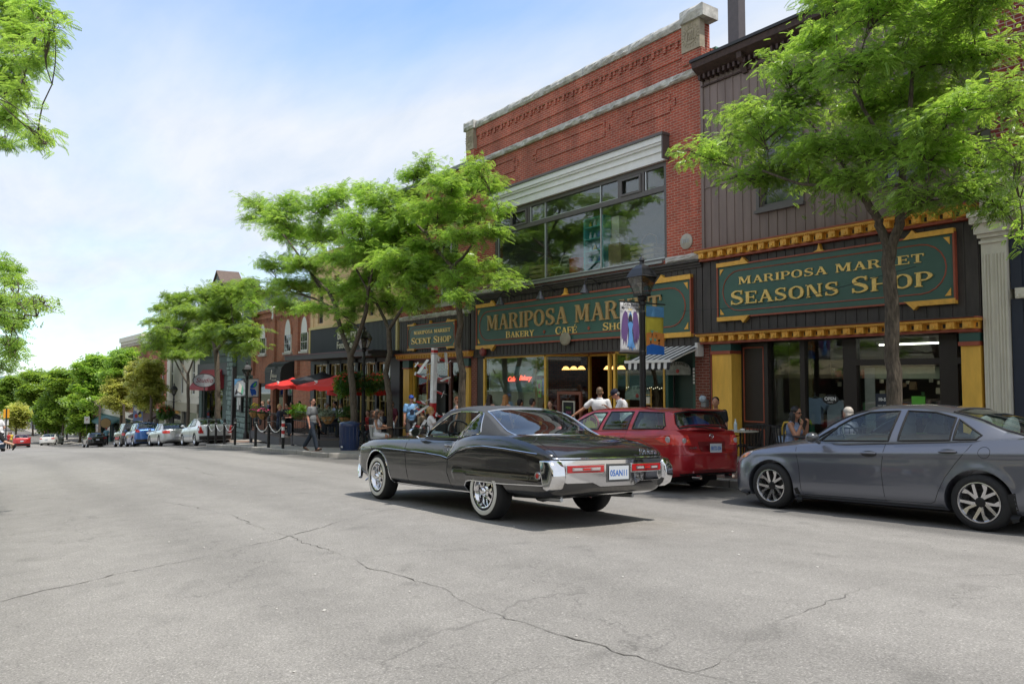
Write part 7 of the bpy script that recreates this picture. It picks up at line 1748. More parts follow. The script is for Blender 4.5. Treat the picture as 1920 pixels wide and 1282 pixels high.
  rawmesh('crown',v,f,lm,root)
  return root
def B_(lst,Y,seed=0,k=1.0,dy=1.0,ymin=None,ymax=None):
  """clumps surveyed as (u, v, ru, rv[, Y]); spread in depth around the trunk's plane"""
  r=random.Random(seed); out=[]
  for q in lst:
    u,v,ru,rv=q[:4]; y=q[4]if len(q)>4 else Y+r.uniform(-dy,dy)
    if ymax:y=min(y,ymax)
    if ymin:y=max(y,ymin)
    c=at(u,v,y); s=dep(c)/1430; out.append((tuple(c),(ru*s*k*1.12,ru*s*.95*k,rv*s*k*1.3)))
  return out
def TP(lst,Y):
  out=[]
  for q in lst:
    u,v,wpx=q[:3]; c=at(u,v,q[3]if len(q)>3 else Y); out.append((c.x,c.y,c.z,wpx*dep(c)/1430/2))
  return out
def foot(p,z):return[(p[0],p[1],z,p[3])]

# the big one at the right, in front of the seasons shop
Y=12.35
tr=TP([(1677,740,27.3),(1672,650,26.0),(1672,560,24.8),(1665,500,23.6),(1668,460,24.8)],Y)
tr=[(tr[0][0]+.02,Y,pz(tr[0][0],Y),tr[0][3]*1.05)]+tr
fk=[TP([(1668,468,18.6),(1652,430,16.1),(1640,400,14.9,12.2),(1612,362,12.4,12.0),(1590,340,8.7,11.8)],Y),TP([(1670,465,18.6),(1688,420,17.4),(1690,370,14.9,12.5),(1694,300,12.4,12.6),(1705,220,9.3,12.6),(1712,130,6.8,12.6),(1718,30,5.0,12.6)],Y),
   TP([(1612,362,8.7,12.0),(1560,350,6.8,11.8),(1500,345,5.6,11.7),(1430,320,4.3,11.7)],Y),TP([(1694,300,8.7,12.6),(1640,240,7.4,12.4),(1600,170,5.6,12.3),(1570,90,4.3,12.3)],Y),TP([(1690,350,8.7,12.5),(1760,300,7.4,12.3),(1830,250,5.6,12.2),(1890,220,4.3,12.2)],Y),TP([(1612,362,8.1,12.0),(1575,300,6.8,12.3),(1520,230,5.0,12.5),(1470,200,3.7,12.6)],Y)]
bl=[(1300,285,46,20),(1350,300,70,26),(1385,225,50,26),(1430,235,80,36),(1415,345,60,22),(1480,135,65,40),(1500,200,70,40),(1540,75,75,45),(1580,10,80,40),(1650,20,95,50),(1740,40,90,50),(1820,30,70,60),(1870,100,60,40),(1600,130,90,50),(1690,110,90,50),(1780,120,80,50),(1530,280,85,35),(1600,220,95,50),(1700,210,95,50),(1800,210,90,50),(1890,200,60,50),(1480,325,80,28),(1560,360,80,28),(1640,290,90,40),(1740,290,90,40),(1840,290,80,45),(1905,300,50,60),(1740,370,80,28),(1830,370,70,30),(1890,400,50,40),(1600,340,60,30),(1920,450,30,30),(1690,-50,160,50),(1560,-40,80,40),(1830,-40,90,50)]
tree('locust_tree','large honey locust with a leaning forked trunk in front of the seasons shop',tr,B_(bl,12.35,1,1.0,1.35,10.6,13.9),24000,.15,TPL_HI,LEAF,21,fk,twig_r=.009)
# a few leaves low on its trunk
# second, slender, in front of the scent shop
Y=12.5
tr=TP([(866,760,14.4),(868,700,13.0),(858,650,12.2),(864,610,11.5),(860,560,11.5),(855,515,10.8),(848,500,10.1)],Y); tr=[(tr[0][0],Y,pz(tr[0][0],Y),tr[0][3]*1.1)]+tr
fk=[TP([(848,502,7.9),(830,480,7.2),(806,455,6.5),(798,430,6.5),(815,380,5.0),(826,335,3.6)],Y),TP([(850,500,7.2),(870,480,5.0),(900,440,4.3),(930,425,2.9)],Y),TP([(800,440,5.0),(770,410,4.3),(745,370,2.9)],Y),TP([(806,455,4.3),(770,440,3.6),(735,430,2.2)],Y)]
bl=[(800,305,26,18),(785,335,38,20),(830,350,50,26),(890,315,30,20),(875,350,50,26),(925,345,32,22),(760,375,38,22),(820,400,60,28),(885,400,50,26),(935,395,24,22),(765,430,45,22),(860,445,50,22),(915,440,38,20),(790,475,50,24),(845,490,45,22),(900,505,45,20),(945,525,36,14),(960,535,24,10),(800,520,50,26),(860,530,45,22),(780,560,30,20),(850,560,34,16)]
tree('locust_tree','slender honey locust with a thin bent trunk in front of the scent shop',tr,B_(bl,12.5,2,1.0,1.0,11.0,14.2),13500,.17,TPL_MD,LEAF,22,fk,twig_r=.010)
c_=at(872,628,12.3); 
# third: trunk beside the round table
Y=12.2
tr=TP([(731,800,11.4),(730,740,10.9),(723,700,10.4),(731,660,9.4),(729,615,9.4)],Y); tr=[(tr[0][0],Y,pz(tr[0][0],Y),tr[0][3]*1.1)]+tr
fk=[TP([(729,618,7.3),(712,580,5.7),(700,558,4.7),(690,520,3.1)],Y),TP([(729,618,7.3),(750,585,6.2),(768,560,5.2),(790,540,3.1)],Y)]
bl=[(715,375,50,22),(690,350,30,14),(755,395,50,28),(700,420,60,30),(750,450,60,30),(690,470,55,30),(740,500,60,30),(700,530,55,28),(770,530,50,25),(680,565,40,20),(745,570,45,18),(790,575,34,16),(800,500,40,26)]
tree('locust_tree','honey locust whose forked trunk rises between the seated diners',tr,B_(bl,12.2,3,1.0,1.1,10.6,14.2),12000,.19,TPL_MD,LEAF,23,fk,twig_r=.011)
# fourth: spreading, beside the litter bin
Y=11.6
tr=TP([(664,790,13.4),(662,740,12.9),(658,700,12.3),(657,665,12.3)],Y); tr=[(tr[0][0],Y,pz(tr[0][0],Y),tr[0][3]*1.1)]+tr
fk=[TP([(657,668,9.5),(640,620,8.4),(628,570,7.3),(615,545,5.6),(590,520,3.9)],Y),TP([(657,668,9.5),(672,630,9.0),(686,585,7.8),(690,545,5.6),(700,500,3.9)],Y),TP([(630,580,5.0),(590,560,3.9),(540,545,2.8),(500,560,1.7)],Y),TP([(600,540,5.0),(575,500,3.9),(540,450,3.4),(500,410,2.2)],Y),TP([(690,545,4.5),(660,490,3.4),(640,430,2.8),(630,380,1.7)],Y)]
bl=[(470,378,30,12),(500,390,45,18),(470,415,28,9),(545,385,40,20),(530,420,60,24),(590,400,50,26),(560,450,60,26),(615,440,60,30),(640,375,50,24),(665,420,50,30),(520,495,45,16),(570,500,60,24),(630,490,60,28),(490,550,36,16),(540,540,55,22),(600,545,60,24),(660,550,50,22),(470,580,30,14),(530,580,45,16),(585,585,45,14),(640,590,34,14),(655,620,20,22),(670,480,50,26)]
tree('locust_tree','broad spreading honey locust beside the blue litter bin reaching over the patio',tr,B_(bl,11.6,4,1.0,1.3,9.6,14.0),17000,.20,TPL_MD,LEAF,24,fk,twig_r=.011)
# fifth and sixth, above the parked cars
Y=12.6
tr=TP([(409,760,10.1),(408,720,9.4),(407,680,9.4),(404,655,9.4)],Y); tr=[(tr[0][0],Y,pz(tr[0][0],Y),tr[0][3]*1.15)]+tr
fk=[TP([(404,658,7.2),(395,620,5.8),(380,590,3.6)],Y),TP([(404,658,7.2),(425,635,5.0),(440,610,2.9)],Y)]
bl=[(470,560,30,20),(430,550,38,20),(395,555,36,20),(360,560,28,16),(325,556,26,10),(310,575,26,12),(345,590,40,20),(395,590,45,24),(440,595,40,24),(300,610,34,14),(340,625,45,18),(390,630,42,22),(440,635,35,20),(470,620,28,16),(480,650,26,12),(450,660,30,12),(290,640,34,14),(420,545,30,14),(460,530,24,12)]
tree('locust_tree','full honey locust with an upright trunk beside the oval hanging sign',tr,B_(bl,12.6,5,1.0,1.4,10.6,14.3),15000,.30,TPL_MD,LEAFD,25,fk,twig_r=.014)
tr=TP([(353,760,5.8),(353,720,5.8),(352,700,5.0)],12.8); tr=[(tr[0][0],12.8,pz(tr[0][0],12.8),tr[0][3]*1.15)]+tr
fk=[TP([(352,702,3.6),(340,680,2.9),(330,655,2.2)],12.8),TP([(352,702,3.6),(362,675,2.9),(372,650,2.2)],12.8),TP([(352,720,3.6),(335,690,2.9),(325,670,2.2)],12.8)]
tree('locust_tree','small multi-branched locust behind the silver saloon and the hanging basket',tr,B_([(300,655,40,12),(345,645,40,14),(385,650,30,12),(320,668,34,10),(370,668,20,8)],12.8,6,1.0,1.2,11,14.3),5000,.32,TPL_MD,LEAFD,26,fk,twig_r=.02)
# further trees: big masses of crowns over the pavement
def far_tree(u,vtop,vbot,wpx,Y,lm,label,seed,n=4200,sz=.42,trunk_u=None,nm='street_tree'):
  p=at(u,(vtop+vbot)/2,Y); s=dep(p)/1430; r=random.Random(seed); tu=at(trunk_u or u,vbot,Y)
  z0=pz(tu.x,max(Y,11.6)); zt=at(u,vtop,Y).z; zb=at(u,vbot,Y).z; H=zt-zb; Rr=wpx*s
  tr=[(tu.x,Y,z0,.16),(tu.x+.1,Y,(z0+zb)/2,.13),(tu.x+.05,Y,zb+.2*H,.10)]
  bl=[]
  for i in range(20):
    t=(i+.5)/20; a=r.uniform(0,6.28); rr=Rr*(.25+.62*math.sin(math.pi*(.12+.72*t)))*math.sqrt(r.random()); c=(p.x+rr*math.cos(a),Y+min(1.6,rr*math.sin(a)*.6),zb+H*(.08+.84*t))
    q=Rr*r.uniform(.30,.46); bl.append((c,(q,q*.9,q*.5)))
  return tree(nm,label,tr,bl,n,sz,TPL_LO,lm,seed,None,group='street trees',twig_r=.02,droop=.15)
far_tree(275,672,765,44,12.8,LEAFY,'yellowing broad-leaved tree above the blue wagon',31,5200,.50,283,'maple_tree')
far_tree(222,705,770,34,12.4,LEAFY,'smaller yellowing tree behind the black off-road car',32,3600,.50,232,'maple_tree')
far_tree(228,652,735,48,12.9,LEAF,'bright green locust behind the yellowing trees',33,5200,.55)
far_tree(175,662,770,42,12.5,LEAF,'bright green locust over the small black hatchback',34,5200,.62,187)
far_tree(118,690,800,46,11.5,LEAFD,'dark green round tree beside the parking signs',35,5200,.80)
far_tree(62,692,790,44,10.5,LEAFD,'dark green tree beyond the white parked saloon',36,4800,.95)
far_tree(22,705,775,34,9.0,LEAFD,'distant dark tree behind the traffic light',37,3600,1.1)
far_tree(150,738,815,30,12.5,LEAFD,'low dark tree beside the cream wall',38,3000,.75)
far_tree(30,760,800,16,6.5,LEAFY,'small yellow-green tree at the foot of the street',39,1500,.9)
far_tree(90,745,812,26,10.0,LEAFD,'low dark tree standing over the white parked saloon',40,2600,.9)
# trees of the near side whose boughs reach in from the left
def near_tree(x,y,blobs,n,seed,label,size,tpl=TPL_HI,ztop=3.2,lm=LEAF):
  g=gz(x,-1.6)+.14; tr=[(x,y,g,.15),(x+.05,y,g+1.2,.13),(x,y+.05,g+2.6,.115)]
  f1=[(x,y+.05,g+2.5,.09),(x+.2,y+.6,g+3.4,.07),(x,y+1.2,g+4.4,.05)]; f2=[(x,y+.05,g+2.5,.09),(x-.4,y-.2,g+3.8,.07),(x-.8,y-.3,g+5.2,.05)]
  return tree('locust_tree',label,tr,blobs,n,size,tpl,lm,seed,[f1,f2],twig_r=.008)
bl=B_([(15,15,45,22,.85),(75,22,45,13,.95),(100,45,28,10,1.0),(40,60,50,22,.9),(85,85,24,12,.95),(15,110,50,24,.8),(50,130,34,14,.85),(10,170,44,24,.8),(40,190,26,14,.85),(15,235,40,18,.8),(60,262,36,9,.85),(85,270,20,7,.88),(10,275,24,10,.8)],.9,7)
cx=-9.3
bl+=[((cx+random.Random(i).uniform(-2.2,2.4),-2.3+random.Random(i+50).uniform(-1.6,1.6),2.6+random.Random(i+90).uniform(-.6,3.2)),(.8,.7,.4))for i in range(9)]
near_tree(-9.6,-2.4,bl,19000,41,'near honey locust reaching in at the top left corner',.17)
bl=B_([(5,500,28,14,.75),(20,525,24,9,.8),(35,572,34,10,.85),(80,574,24,5,.9),(10,560,30,16,.8),(45,598,26,7,.85),(8,605,26,18,.78),(12,650,24,16,.8),(28,672,18,6,.85),(5,695,18,10,.8)],.8,8)
bl+=[((-15.5+random.Random(i).uniform(-2.4,2.4),-2.4+random.Random(i+50).uniform(-1.6,1.6),1.6+random.Random(i+90).uniform(0,4.2)),(.9,.8,.45))for i in range(9)]
near_tree(-15.3,-2.4,bl,16000,42,'near honey locust hanging over the road at the left edge',.18,TPL_MD)
for k,(x,ht)in enumerate(((-23.5,4.5),(-31,5.0),(-38.5,4.6),(-46,4.0),(1.5,5.0))):
  bl=[((x+random.Random(i+k*7).uniform(-2.6,2.6),-2.8+random.Random(i+50+k*7).uniform(-1.5,1.5),sX(x)+ht*.35+random.Random(i+90+k*7).uniform(0,4.6)),(1.15,1.0,.6))for i in range(12)]
  near_tree(x,-2.6,bl,3200,50+k,('first','second','third','fourth','fifth')[k]+' honey locust of the near pavement, out of frame at the left',.24,TPL_MD)

# ================================================================== PEOPLE
def skin(n,c):return mat(n,c,.55,0,.06,8)
SK1=skin('skin_fair',(.52,.30,.21)); SK2=skin('skin_tanned',(.42,.21,.13)); SK3=skin('skin_ruddy',(.50,.24,.17))
def cloth(n,c,var=.12):return mat(n,c,.88,0,var,9,.25)
def hairm(n,c):return mat(n,c,.5,0,.3,30,.5)
H_BR=hairm('hair_brown',(.06,.032,.018)); H_BK=hairm('hair_black',(.010,.008,.008)); H_BL=hairm('hair_blonde',(.42,.25,.09)); H_RD=hairm('hair_red',(.24,.075,.025)); H_GR=hairm('hair_grey',(.22,.21,.20)); H_WH=hairm('hair_white',(.55,.50,.45)); H_DB=hairm('hair_dark_brown',(.028,.017,.012))
def caps(mb,a,b,r0,r1,n=10):
  a,b=Vector(a),Vector(b); mb.cyl(a,b,r0,r1,n,True); mb.ell(a,(r0,)*3,n); mb.ell(b,(r1,)*3,n)
def remesh(mb,name,m,parent,vox,sm=2):
  me=bpy.data.meshes.new(name); me.from_pydata(mb.v,[],mb.f); ob=bpy.data.objects.new(name,me); COL.objects.link(ob)
  md=ob.modifiers.new('r','REMESH'); md.mode='VOXEL'; md.voxel_size=vox; md.use_smooth_shade=True
  if sm:s=ob.modifiers.new('s','SMOOTH'); s.factor=.5; s.iterations=sm
  dg=bpy.context.evaluated_depsgraph_get(); dg.update(); m2=bpy.data.meshes.new_from_object(ob.evaluated_get(dg)); bpy.data.objects.remove(ob)
  m2.materials.clear(); m2.materials.append(m); m2.name=name; m2.shade_smooth(); o=bpy.data.objects.new(name,m2); COL.objects.link(o); o.parent=parent; return o
def rx(v,d):a=R(d); return Vector((v[0],v[1]*math.cos(a)-v[2]*math.sin(a),v[1]*math.sin(a)+v[2]*math.cos(a)))
def person(label,X,Y,head,pose='stand',h=1.75,z=None,sk=SK1,hair=('short',H_BR),top=('tee',None),low=('long',None),shoe=None,arms=None,legs=None,lean=0,headturn=0,nod=0,specs=False,cap=None,vox=.012,female=False,belly=0,group=None,sit=.47,back=None):
  """local frame: +y is where the body faces, +x its right hand"""
  k=h/1.75; zb=pz(X,Y)if z is None else z
  root=thing('person',label,'person',(X,Y,zb),R(head)-math.pi/2,group)
  hipz=.93*k if pose!='sit' else sit+.10
  hip=Vector((0,0,hipz)); sw=(.165 if female else .19)*k; hw=(.10 if female else .092)*k
  T=lambda v:hip+rx(Vector(v)*k,-lean)
  neck=T((0,0,.55)); hd=T((0,.015,.70)); chest=T((0,0,.38)); sh={s:T((s*sw/k,0,.49))for s in(1,-1)}
  vox=vox
  body=MB(); 
  # legs: (thigh forward angle, knee bend, splay)
  L=legs or({1:(88,86,6),-1:(84,84,6)}if pose=='sit' else{1:(3,2,3),-1:(-2,2,3)})
  J={}
  for s in(1,-1):
    tf,kb,sp=L[s]; d=rx((0,0,-1),tf); d=Matrix.Rotation(-R(sp)*s,3,'Z' if abs(tf)>50 else 'Y')@d; hj=hip+Vector((s*hw,0,-.02))
    kn=hj+d*.43*k; d2=rx((0,0,-1),tf-kb); d2=Matrix.Rotation(-R(sp*.5)*s,3,'Z' if abs(tf)>50 else 'Y')@d2; an=kn+d2*.42*k
    fd=rx((0,1,0),tf-kb if pose!='sit' else 0); fd=fd if fd.z<.5 else Vector((0,1,0)); toe=an+Vector((0,fd.y,fd.z))*.15*k+Vector((0,0,-.045))
    J[s]=(hj,kn,an,toe)
    caps(body,hj,kn,.082*k,.055*k); caps(body,kn,kn+(an-kn)*.35,.055*k,.055*k); caps(body,kn+(an-kn)*.3,an,.056*k,.036*k); caps(body,an+Vector((0,0,-.02)),toe,.036*k,.026*k)
  caps(body,hip+Vector((.05,0,0)),hip+Vector((-.05,0,0)),.115*k,.115*k); body.ell(T((0,.01+belly*.4,.14)),((.125 if female else .145)*k,(.10+belly)*k,.16*k),14); body.ell(chest,((.15 if female else .175)*k,.105*k,.19*k),14)
  caps(body,T((.11,0,.47)),T((-.11,0,.47)),.065*k,.065*k); caps(body,neck-Vector((0,0,.04)),neck+(hd-neck)*.5,.052*k,.050*k)
  if female:body.ell(T((.065,.085,.36)),(.06*k,)*3,10); body.ell(T((-.065,.085,.36)),(.06*k,)*3,10)
  # head
  Hm=Matrix.Rotation(R(headturn),3,'Z')@Matrix.Rotation(-R(lean*.6+nod),3,'X'); hp=lambda v:hd+Hm@(Vector(v)*k)
  def he(mb,c,r,n=14):mb.ell(hp(c),[q*k for q in r],n,Hm)
  he(body,(0,-.008,.03),(.076,.094,.10)); he(body,(0,.02,-.035),(.060,.066,.072)); he(body,(0,.045,-.075),(.032,.030,.026),10); he(body,(0,.096,-.010),(.013,.020,.024),8); he(body,(0,.078,.02),(.05,.015,.012),8)
  for s in(1,-1):he(body,(s*.078,-.005,-.005),(.012,.022,.032),8)
  # arms: upper arm and forearm directions in the body's frame
  A=arms or{1:((.12,.05,-1),(.06,.25,-1)),-1:((-.12,.05,-1),(-.06,.25,-1))}
  W={}
  for s in(1,-1):
    u=Vector(A[s][0]).normalized(); f=Vector(A[s][1]).normalized(); u=rx(u,-lean); f=rx(f,-lean)
    e=sh[s]+u*.29*k; w=e+f*.245*k; W[s]=(e,w,f); up=Vector((0,0,1))if abs(f.z)<.8 else Vector((0,1,0)); lat=f.cross(up).normalized(); nrm=lat.cross(f).normalized()
    caps(body,sh[s],e,.050*k,.040*k); caps(body,e,e+(w-e)*.35,.041*k,.040*k); caps(body,e+(w-e)*.3,w,.040*k,.026*k)
    pc=w+f*.05*k; body.ell(pc,(.036*k,.022*k,.05*k),10,Matrix((lat,nrm,f)).transposed()); curl=(A[s][2]if len(A[s])>2 else .35)
    for i,(o,l)in enumerate(((-.030,.070),(-.010,.080),(.010,.076),(.029,.062))):
      p0=pc+lat*o*k+f*.035*k; p1=p0+(f-nrm*curl*.6).normalized()*l*.55*k; p2=p1+(f*(1-curl)-nrm*curl*1.4).normalized()*l*.5*k
      caps(body,p0,p1,.0105*k,.0095*k,6); caps(body,p1,p2,.0095*k,.008*k,6)
    t0=pc-lat*s*.028*k-f*.01*k; t1=t0+(f*.6-lat*s*.8-nrm*.3).normalized()*.04*k; caps(body,t0,t1,.0125*k,.011*k,6); caps(body,t1,t1+(f-nrm*.4).normalized()*.03*k,.011*k,.009*k,6)
  remesh(body,'body',sk,root,vox,1)
  # clothes
  kind,m=top
  if kind:
    c=MB(); g=.016; c.ell(T((0,.01+belly*.4,.14)),((.135 if female else .155)*k+g,(.108+belly)*k+g,.17*k+g),16); c.ell(chest,((.155 if female else .182)*k+g,.112*k+g,.17*k+g),16)
    if female:c.ell(T((.065,.088,.36)),(.062*k+g,)*3,10); c.ell(T((-.065,.088,.36)),(.062*k+g,)*3,10)
    if kind in('tee','long','polo'):caps(c,T((.12,0,.465)),T((-.12,0,.465)),.066*k+g,.066*k+g)
    else:caps(c,T((.06,0,.42)),T((-.06,0,.42)),.07*k+g,.07*k+g); [caps(c,T((s*.10,.03,.44)),T((s*.095,.0,.525)),.022*k,.018*k,8)for s in(1,-1)]
    c.ell(hip+Vector((0,0,.02*k)),(.155*k+g,.125*k+g,(.10 if pose!='sit' else .06)*k),16)
    for s in(1,-1):
      e,w,f=W[s]
      if kind in('tee','polo'):caps(c,sh[s],sh[s]+(e-sh[s])*.62,.058*k+g*.6,.056*k+g)
      if kind=='long':caps(c,sh[s],e,.058*k+g*.6,.046*k+g*.7); caps(c,e,w,.046*k+g*.7,.032*k+g*.7)
    sh_=remesh(c,'shirt',m,root,.014,2)
    if kind=='polo':q=MB(); q.lathe([(.062*k,0),(.078*k,.008),(.070*k,.045*k),(.058*k,.04*k)],(0,0,0),14); q.v=[tuple(T((0,.0,.535))+rx(Vector(v),-lean))for v in q.v]; q.build('collar',m,root,smooth=True)
  kind,m=low
  if kind:
    c=MB(); g=.014; caps(c,hip+Vector((.055,0,-.01)),hip+Vector((-.055,0,-.01)),.120*k+g,.120*k+g)
    for s in(1,-1):
      hj,kn,an,toe=J[s]
      if kind=='long':caps(c,hj,kn,.088*k+g,.064*k+g); caps(c,kn,an+Vector((0,0,.02)),.062*k+g,.052*k+g)
      elif kind=='shorts':caps(c,hj,hj+(kn-hj)*.78,.092*k+g,.078*k+g)
      elif kind=='capri':caps(c,hj,kn,.088*k+g,.064*k+g); caps(c,kn,kn+(an-kn)*.3,.062*k+g,.055*k+g)
      elif kind=='skirt':caps(c,hj,kn,.10*k+g,.085*k+g)
    remesh(c,'trousers' if kind=='long' else 'shorts' if kind!='skirt' else 'skirt',m,root,.014,2)
  if shoe:
    for s in(1,-1):
      hj,kn,an,toe=J[s]; q=MB(); caps(q,an+Vector((0,-.02,-.045)),toe+Vector((0,.02,-.005)),.044*k,.036*k); caps(q,an+Vector((0,-.01,-.0)),an+Vector((0,.0,-.03)),.046*k,.046*k); remesh(q,'shoe',shoe,root,.012,1)
  st,hm=hair
  if st:
    c=MB()
    def hh(c0,r,n=12):c.ell(hp(c0),[q*k for q in r],n,Hm)
    if st=='short':hh((0,-.022,.052),(.084,.094,.090)); hh((0,-.06,-.005),(.074,.052,.070))
    if st=='bald':hh((0,-.05,-.01),(.082,.055,.05))
    if st=='bob':hh((0,-.022,.050),(.090,.098,.092)); hh((0,-.05,-.03),(.095,.065,.10))
    if st=='curly':
      rr=random.Random(int(X*100)); hh((0,-.02,.045),(.092,.098,.092)); hh((0,-.05,-.02),(.09,.065,.08))
      for i in range(34):a=rr.uniform(0,6.28); t=rr.uniform(-.6,1.5); hh((.095*math.cos(a)*math.cos(t)*1.0,-.03+.10*math.sin(a)*math.cos(t)-.01,.04+.10*math.sin(t)),(.026,.026,.026),6)
    if st in('long','longwavy'):
      hh((0,-.022,.050),(.090,.098,.092)); hh((0,-.062,-.06),(.088,.055,.12)); hh((0,-.085,-.19),(.095,.05,.14)); hh((0,-.09,-.32),(.080,.042,.13))
      for s in(1,-1):hh((s*.075,-.01,-.10),(.026,.045,.13)); hh((s*.082,.012,-.22),(.026,.032,.12))
      if st=='longwavy':
        rr=random.Random(3)
        for i in range(16):hh((rr.uniform(-.09,.09),rr.uniform(-.13,-.06),rr.uniform(-.36,-.02)),(.026,.022,.05),6)
    hm_=remesh(c,'hair',hm,root,.012,1)
    # clear the face: nothing of the hair in front of it
  if cap:
    c=MB(); c.ell(hp((0,-.012,.062)),[q*k for q in(.090,.102,.085)],16,Hm); c.ell(hp((0,.105,.052)),[q*k for q in(.062,.075,.010)],14,Hm); remesh(c,'cap',cap,root,.009,1)
  if specs:
    c=MB()
    for s in(1,-1):c.ell(hp((s*.034,.088,.018)),[q*k for q in(.030,.012,.020)],10,Hm); c.tube([hp((s*.062,.082,.022)),hp((s*.080,.02,.02)),hp((s*.080,-.02,.012))],.004)
    c.tube([hp((-.02,.097,.022)),hp((.02,.097,.022))],.004); c.build('sunglasses',BLACKM,root,smooth=True)
  elif vox<=.012:
    c=MB(); [c.ell(hp((s*.030,.083,.016)),[q*k for q in(.011,.007,.006)],8,Hm)for s in(1,-1)]; c.build('eyes',mat('eye_dark',(.03,.02,.015),.2),root,smooth=True)
  if vox<=.012:c=MB(); c.ell(hp((0,.082,-.047)),[q*k for q in(.022,.008,.006)],8,Hm); c.build('mouth',mat('lip',(.35,.10,.08),.4),root,smooth=True)
  return root
def px(u,Y,v=760):return at(u,v,Y).x
GREYT=cloth('heather_grey',(.17,.18,.19)); JEANS=cloth('dark_jeans',(.018,.028,.045)); BROWNS=mat('brown_leather',(.07,.04,.025),.5); WHT_=cloth('white_cotton',(.68,.68,.70),.05); BLKC=cloth('black_cloth',(.012,.012,.014)); MAR=cloth('maroon_cloth',(.10,.012,.03)); SKY=cloth('sky_blue_cotton',(.19,.38,.66)); GSH=cloth('grey_shorts',(.09,.09,.10)); REDC=cloth('red_cloth',(.42,.03,.03)); NAVY=cloth('navy_cloth',(.015,.022,.05)); WPAT=cloth('aqua_check',(.40,.52,.60),.35); KHK=cloth('khaki_cloth',(.26,.21,.14)); BLUEP_=cloth('blue_print_cloth',(.22,.28,.42),.5)
CAPB=mat('cap_blue',(.015,.06,.30),.8,0,.05); CAPN=mat('cap_navy',(.012,.015,.035),.8,0,.05)
# the walker on the bump-out kerb
Y=9.85
person('man in grey t-shirt, dark jeans and sunglasses walking along the kerb past the patio',px(585,Y,800),Y,38,h=1.80,sk=SK3,hair=('short',H_DB),top=('tee',GREYT),low=('long',JEANS),shoe=BROWNS,specs=True,vox=.010,
       legs={1:(20,6,2),-1:(-16,16,2)},arms={1:((.10,-.12,-1),(.05,.28,-1)),-1:((-.10,.16,-1),(-.05,.45,-1))},headturn=-4)
# the man hurrying across at the left edge
person('man in white t-shirt and black shorts stepping out of frame at the left edge',-39.3,1.45,-122,h=1.78,z=gz(-39.3,1.45)+.02,sk=SK1,hair=('short',H_BL),top=('tee',WHT_),low=('shorts',BLKC),shoe=BLKC,vox=.011,legs={1:(34,10,2),-1:(-38,34,2)},arms={1:((.1,-.3,-1),(.05,.8,-.6)),-1:((-.1,.3,-1),(-.05,.9,-.4))},lean=8)
# the group at the round table
Y=11.7; X3=px(708,Y)
person('woman in white top with long brown hair seated in the pale slatted chair',X3,Y,38,'sit',1.68,sk=SK2,hair=('long',H_BR),top=('tank',WHT_),low=('shorts',WHT_),shoe=BLKC,specs=True,female=True,arms={1:((.15,.35,-1),(.0,1,.05)),-1:((-.15,.35,-1),(.1,1,.1))})
person('woman in maroon top standing behind the round table',px(739,13.2),13.2,-70,h=1.66,sk=SK2,hair=('short',H_BR),top=('tee',MAR),low=('capri',GSH),shoe=BLKC,female=True,lean=10,arms={1:((.25,.15,-1),(.0,.35,-1)),-1:((-.25,.15,-1),(.1,.5,-.8))},belly=.02)
person('man in blue cap and sky blue t-shirt with a dark emblem, standing',px(771,12.95),12.95,-18,h=1.84,sk=SK3,hair=('short',H_GR),top=('tee',SKY),low=('shorts',GSH),shoe=BLKC,cap=CAPB,specs=False,belly=.015,headturn=0,vox=.011)
pb=[o for o in bpy.data.objects if o.get('label','').startswith('man in blue cap')][0]
q=MB(); q.prism([(-.06,-.10),(.06,-.10),(.075,.02),(.03,.09),(-.03,.09),(-.075,.02)],.155,.163); q.v=[(v[0],v[1]+.0,v[2]+1.27)for v in q.v]; q.build('shirt_emblem',NAVY,pb)
person('man in sunglasses seated behind the aeroplane post',px(792,12.9),12.9,215,'sit',1.76,sk=SK2,hair=('short',H_BR),top=('tee',KHK),low=('shorts',GSH),shoe=BLKC,specs=True)
person('woman with curly blonde hair in white seen from behind at the next table',px(808,11.9),11.9,60,'sit',1.70,sk=SK1,hair=('curly',H_BL),top=('tee',WHT_),low=('shorts',WPAT),shoe=BLKC,female=True,arms={1:((.3,.6,-.7),(.2,.9,.35)),-1:((-.2,.5,-.8),(.1,.9,.2))},sit=.55)
person('red-haired woman in sunglasses walking behind the thin bent trunk',px(857,13.1),13.1,-120,h=1.72,sk=SK1,hair=('bob',H_RD),top=('tank',cloth('grey_vest',(.25,.25,.28))),low=('long',BLKC),shoe=BLKC,specs=True,female=True,nod=12)
# by the cafe window
person('woman with long dark hair in a patterned vest, back turned, at the cafe window',px(918,13.4),13.4,100,h=1.74,sk=SK1,hair=('longwavy',H_DB),top=('tank',cloth('floral_grey',(.20,.20,.24),.6)),low=('long',BLKC),shoe=BLKC,female=True,headturn=10)
bs=person('woman with red-blonde hair in a black and white banded top at the cafe window',px(948,13.35),13.35,95,h=1.72,sk=SK1,hair=('long',hairm('hair_strawberry',(.32,.15,.05))),top=('tank',NAVY),low=('long',BLKC),shoe=BLKC,female=True)
q=MB(); 
for z_ in(1.12,1.24):q.lathe([(.158,0),(.162,.03),(.158,.06)],(0,.0,z_),20); 
q.v=[(v[0]*1.0,v[1]*.80,v[2])for v in q.v]; q.build('white_bands',WHT_,bs,smooth=True)
person('diner in dark clothes seated with his back turned at the cafe window',px(975,13.9),13.9,95,'sit',1.78,sk=SK2,hair=('short',H_BK),top=('tee',BLKC),low=('long',BLKC),shoe=BLKC,sit=.62)
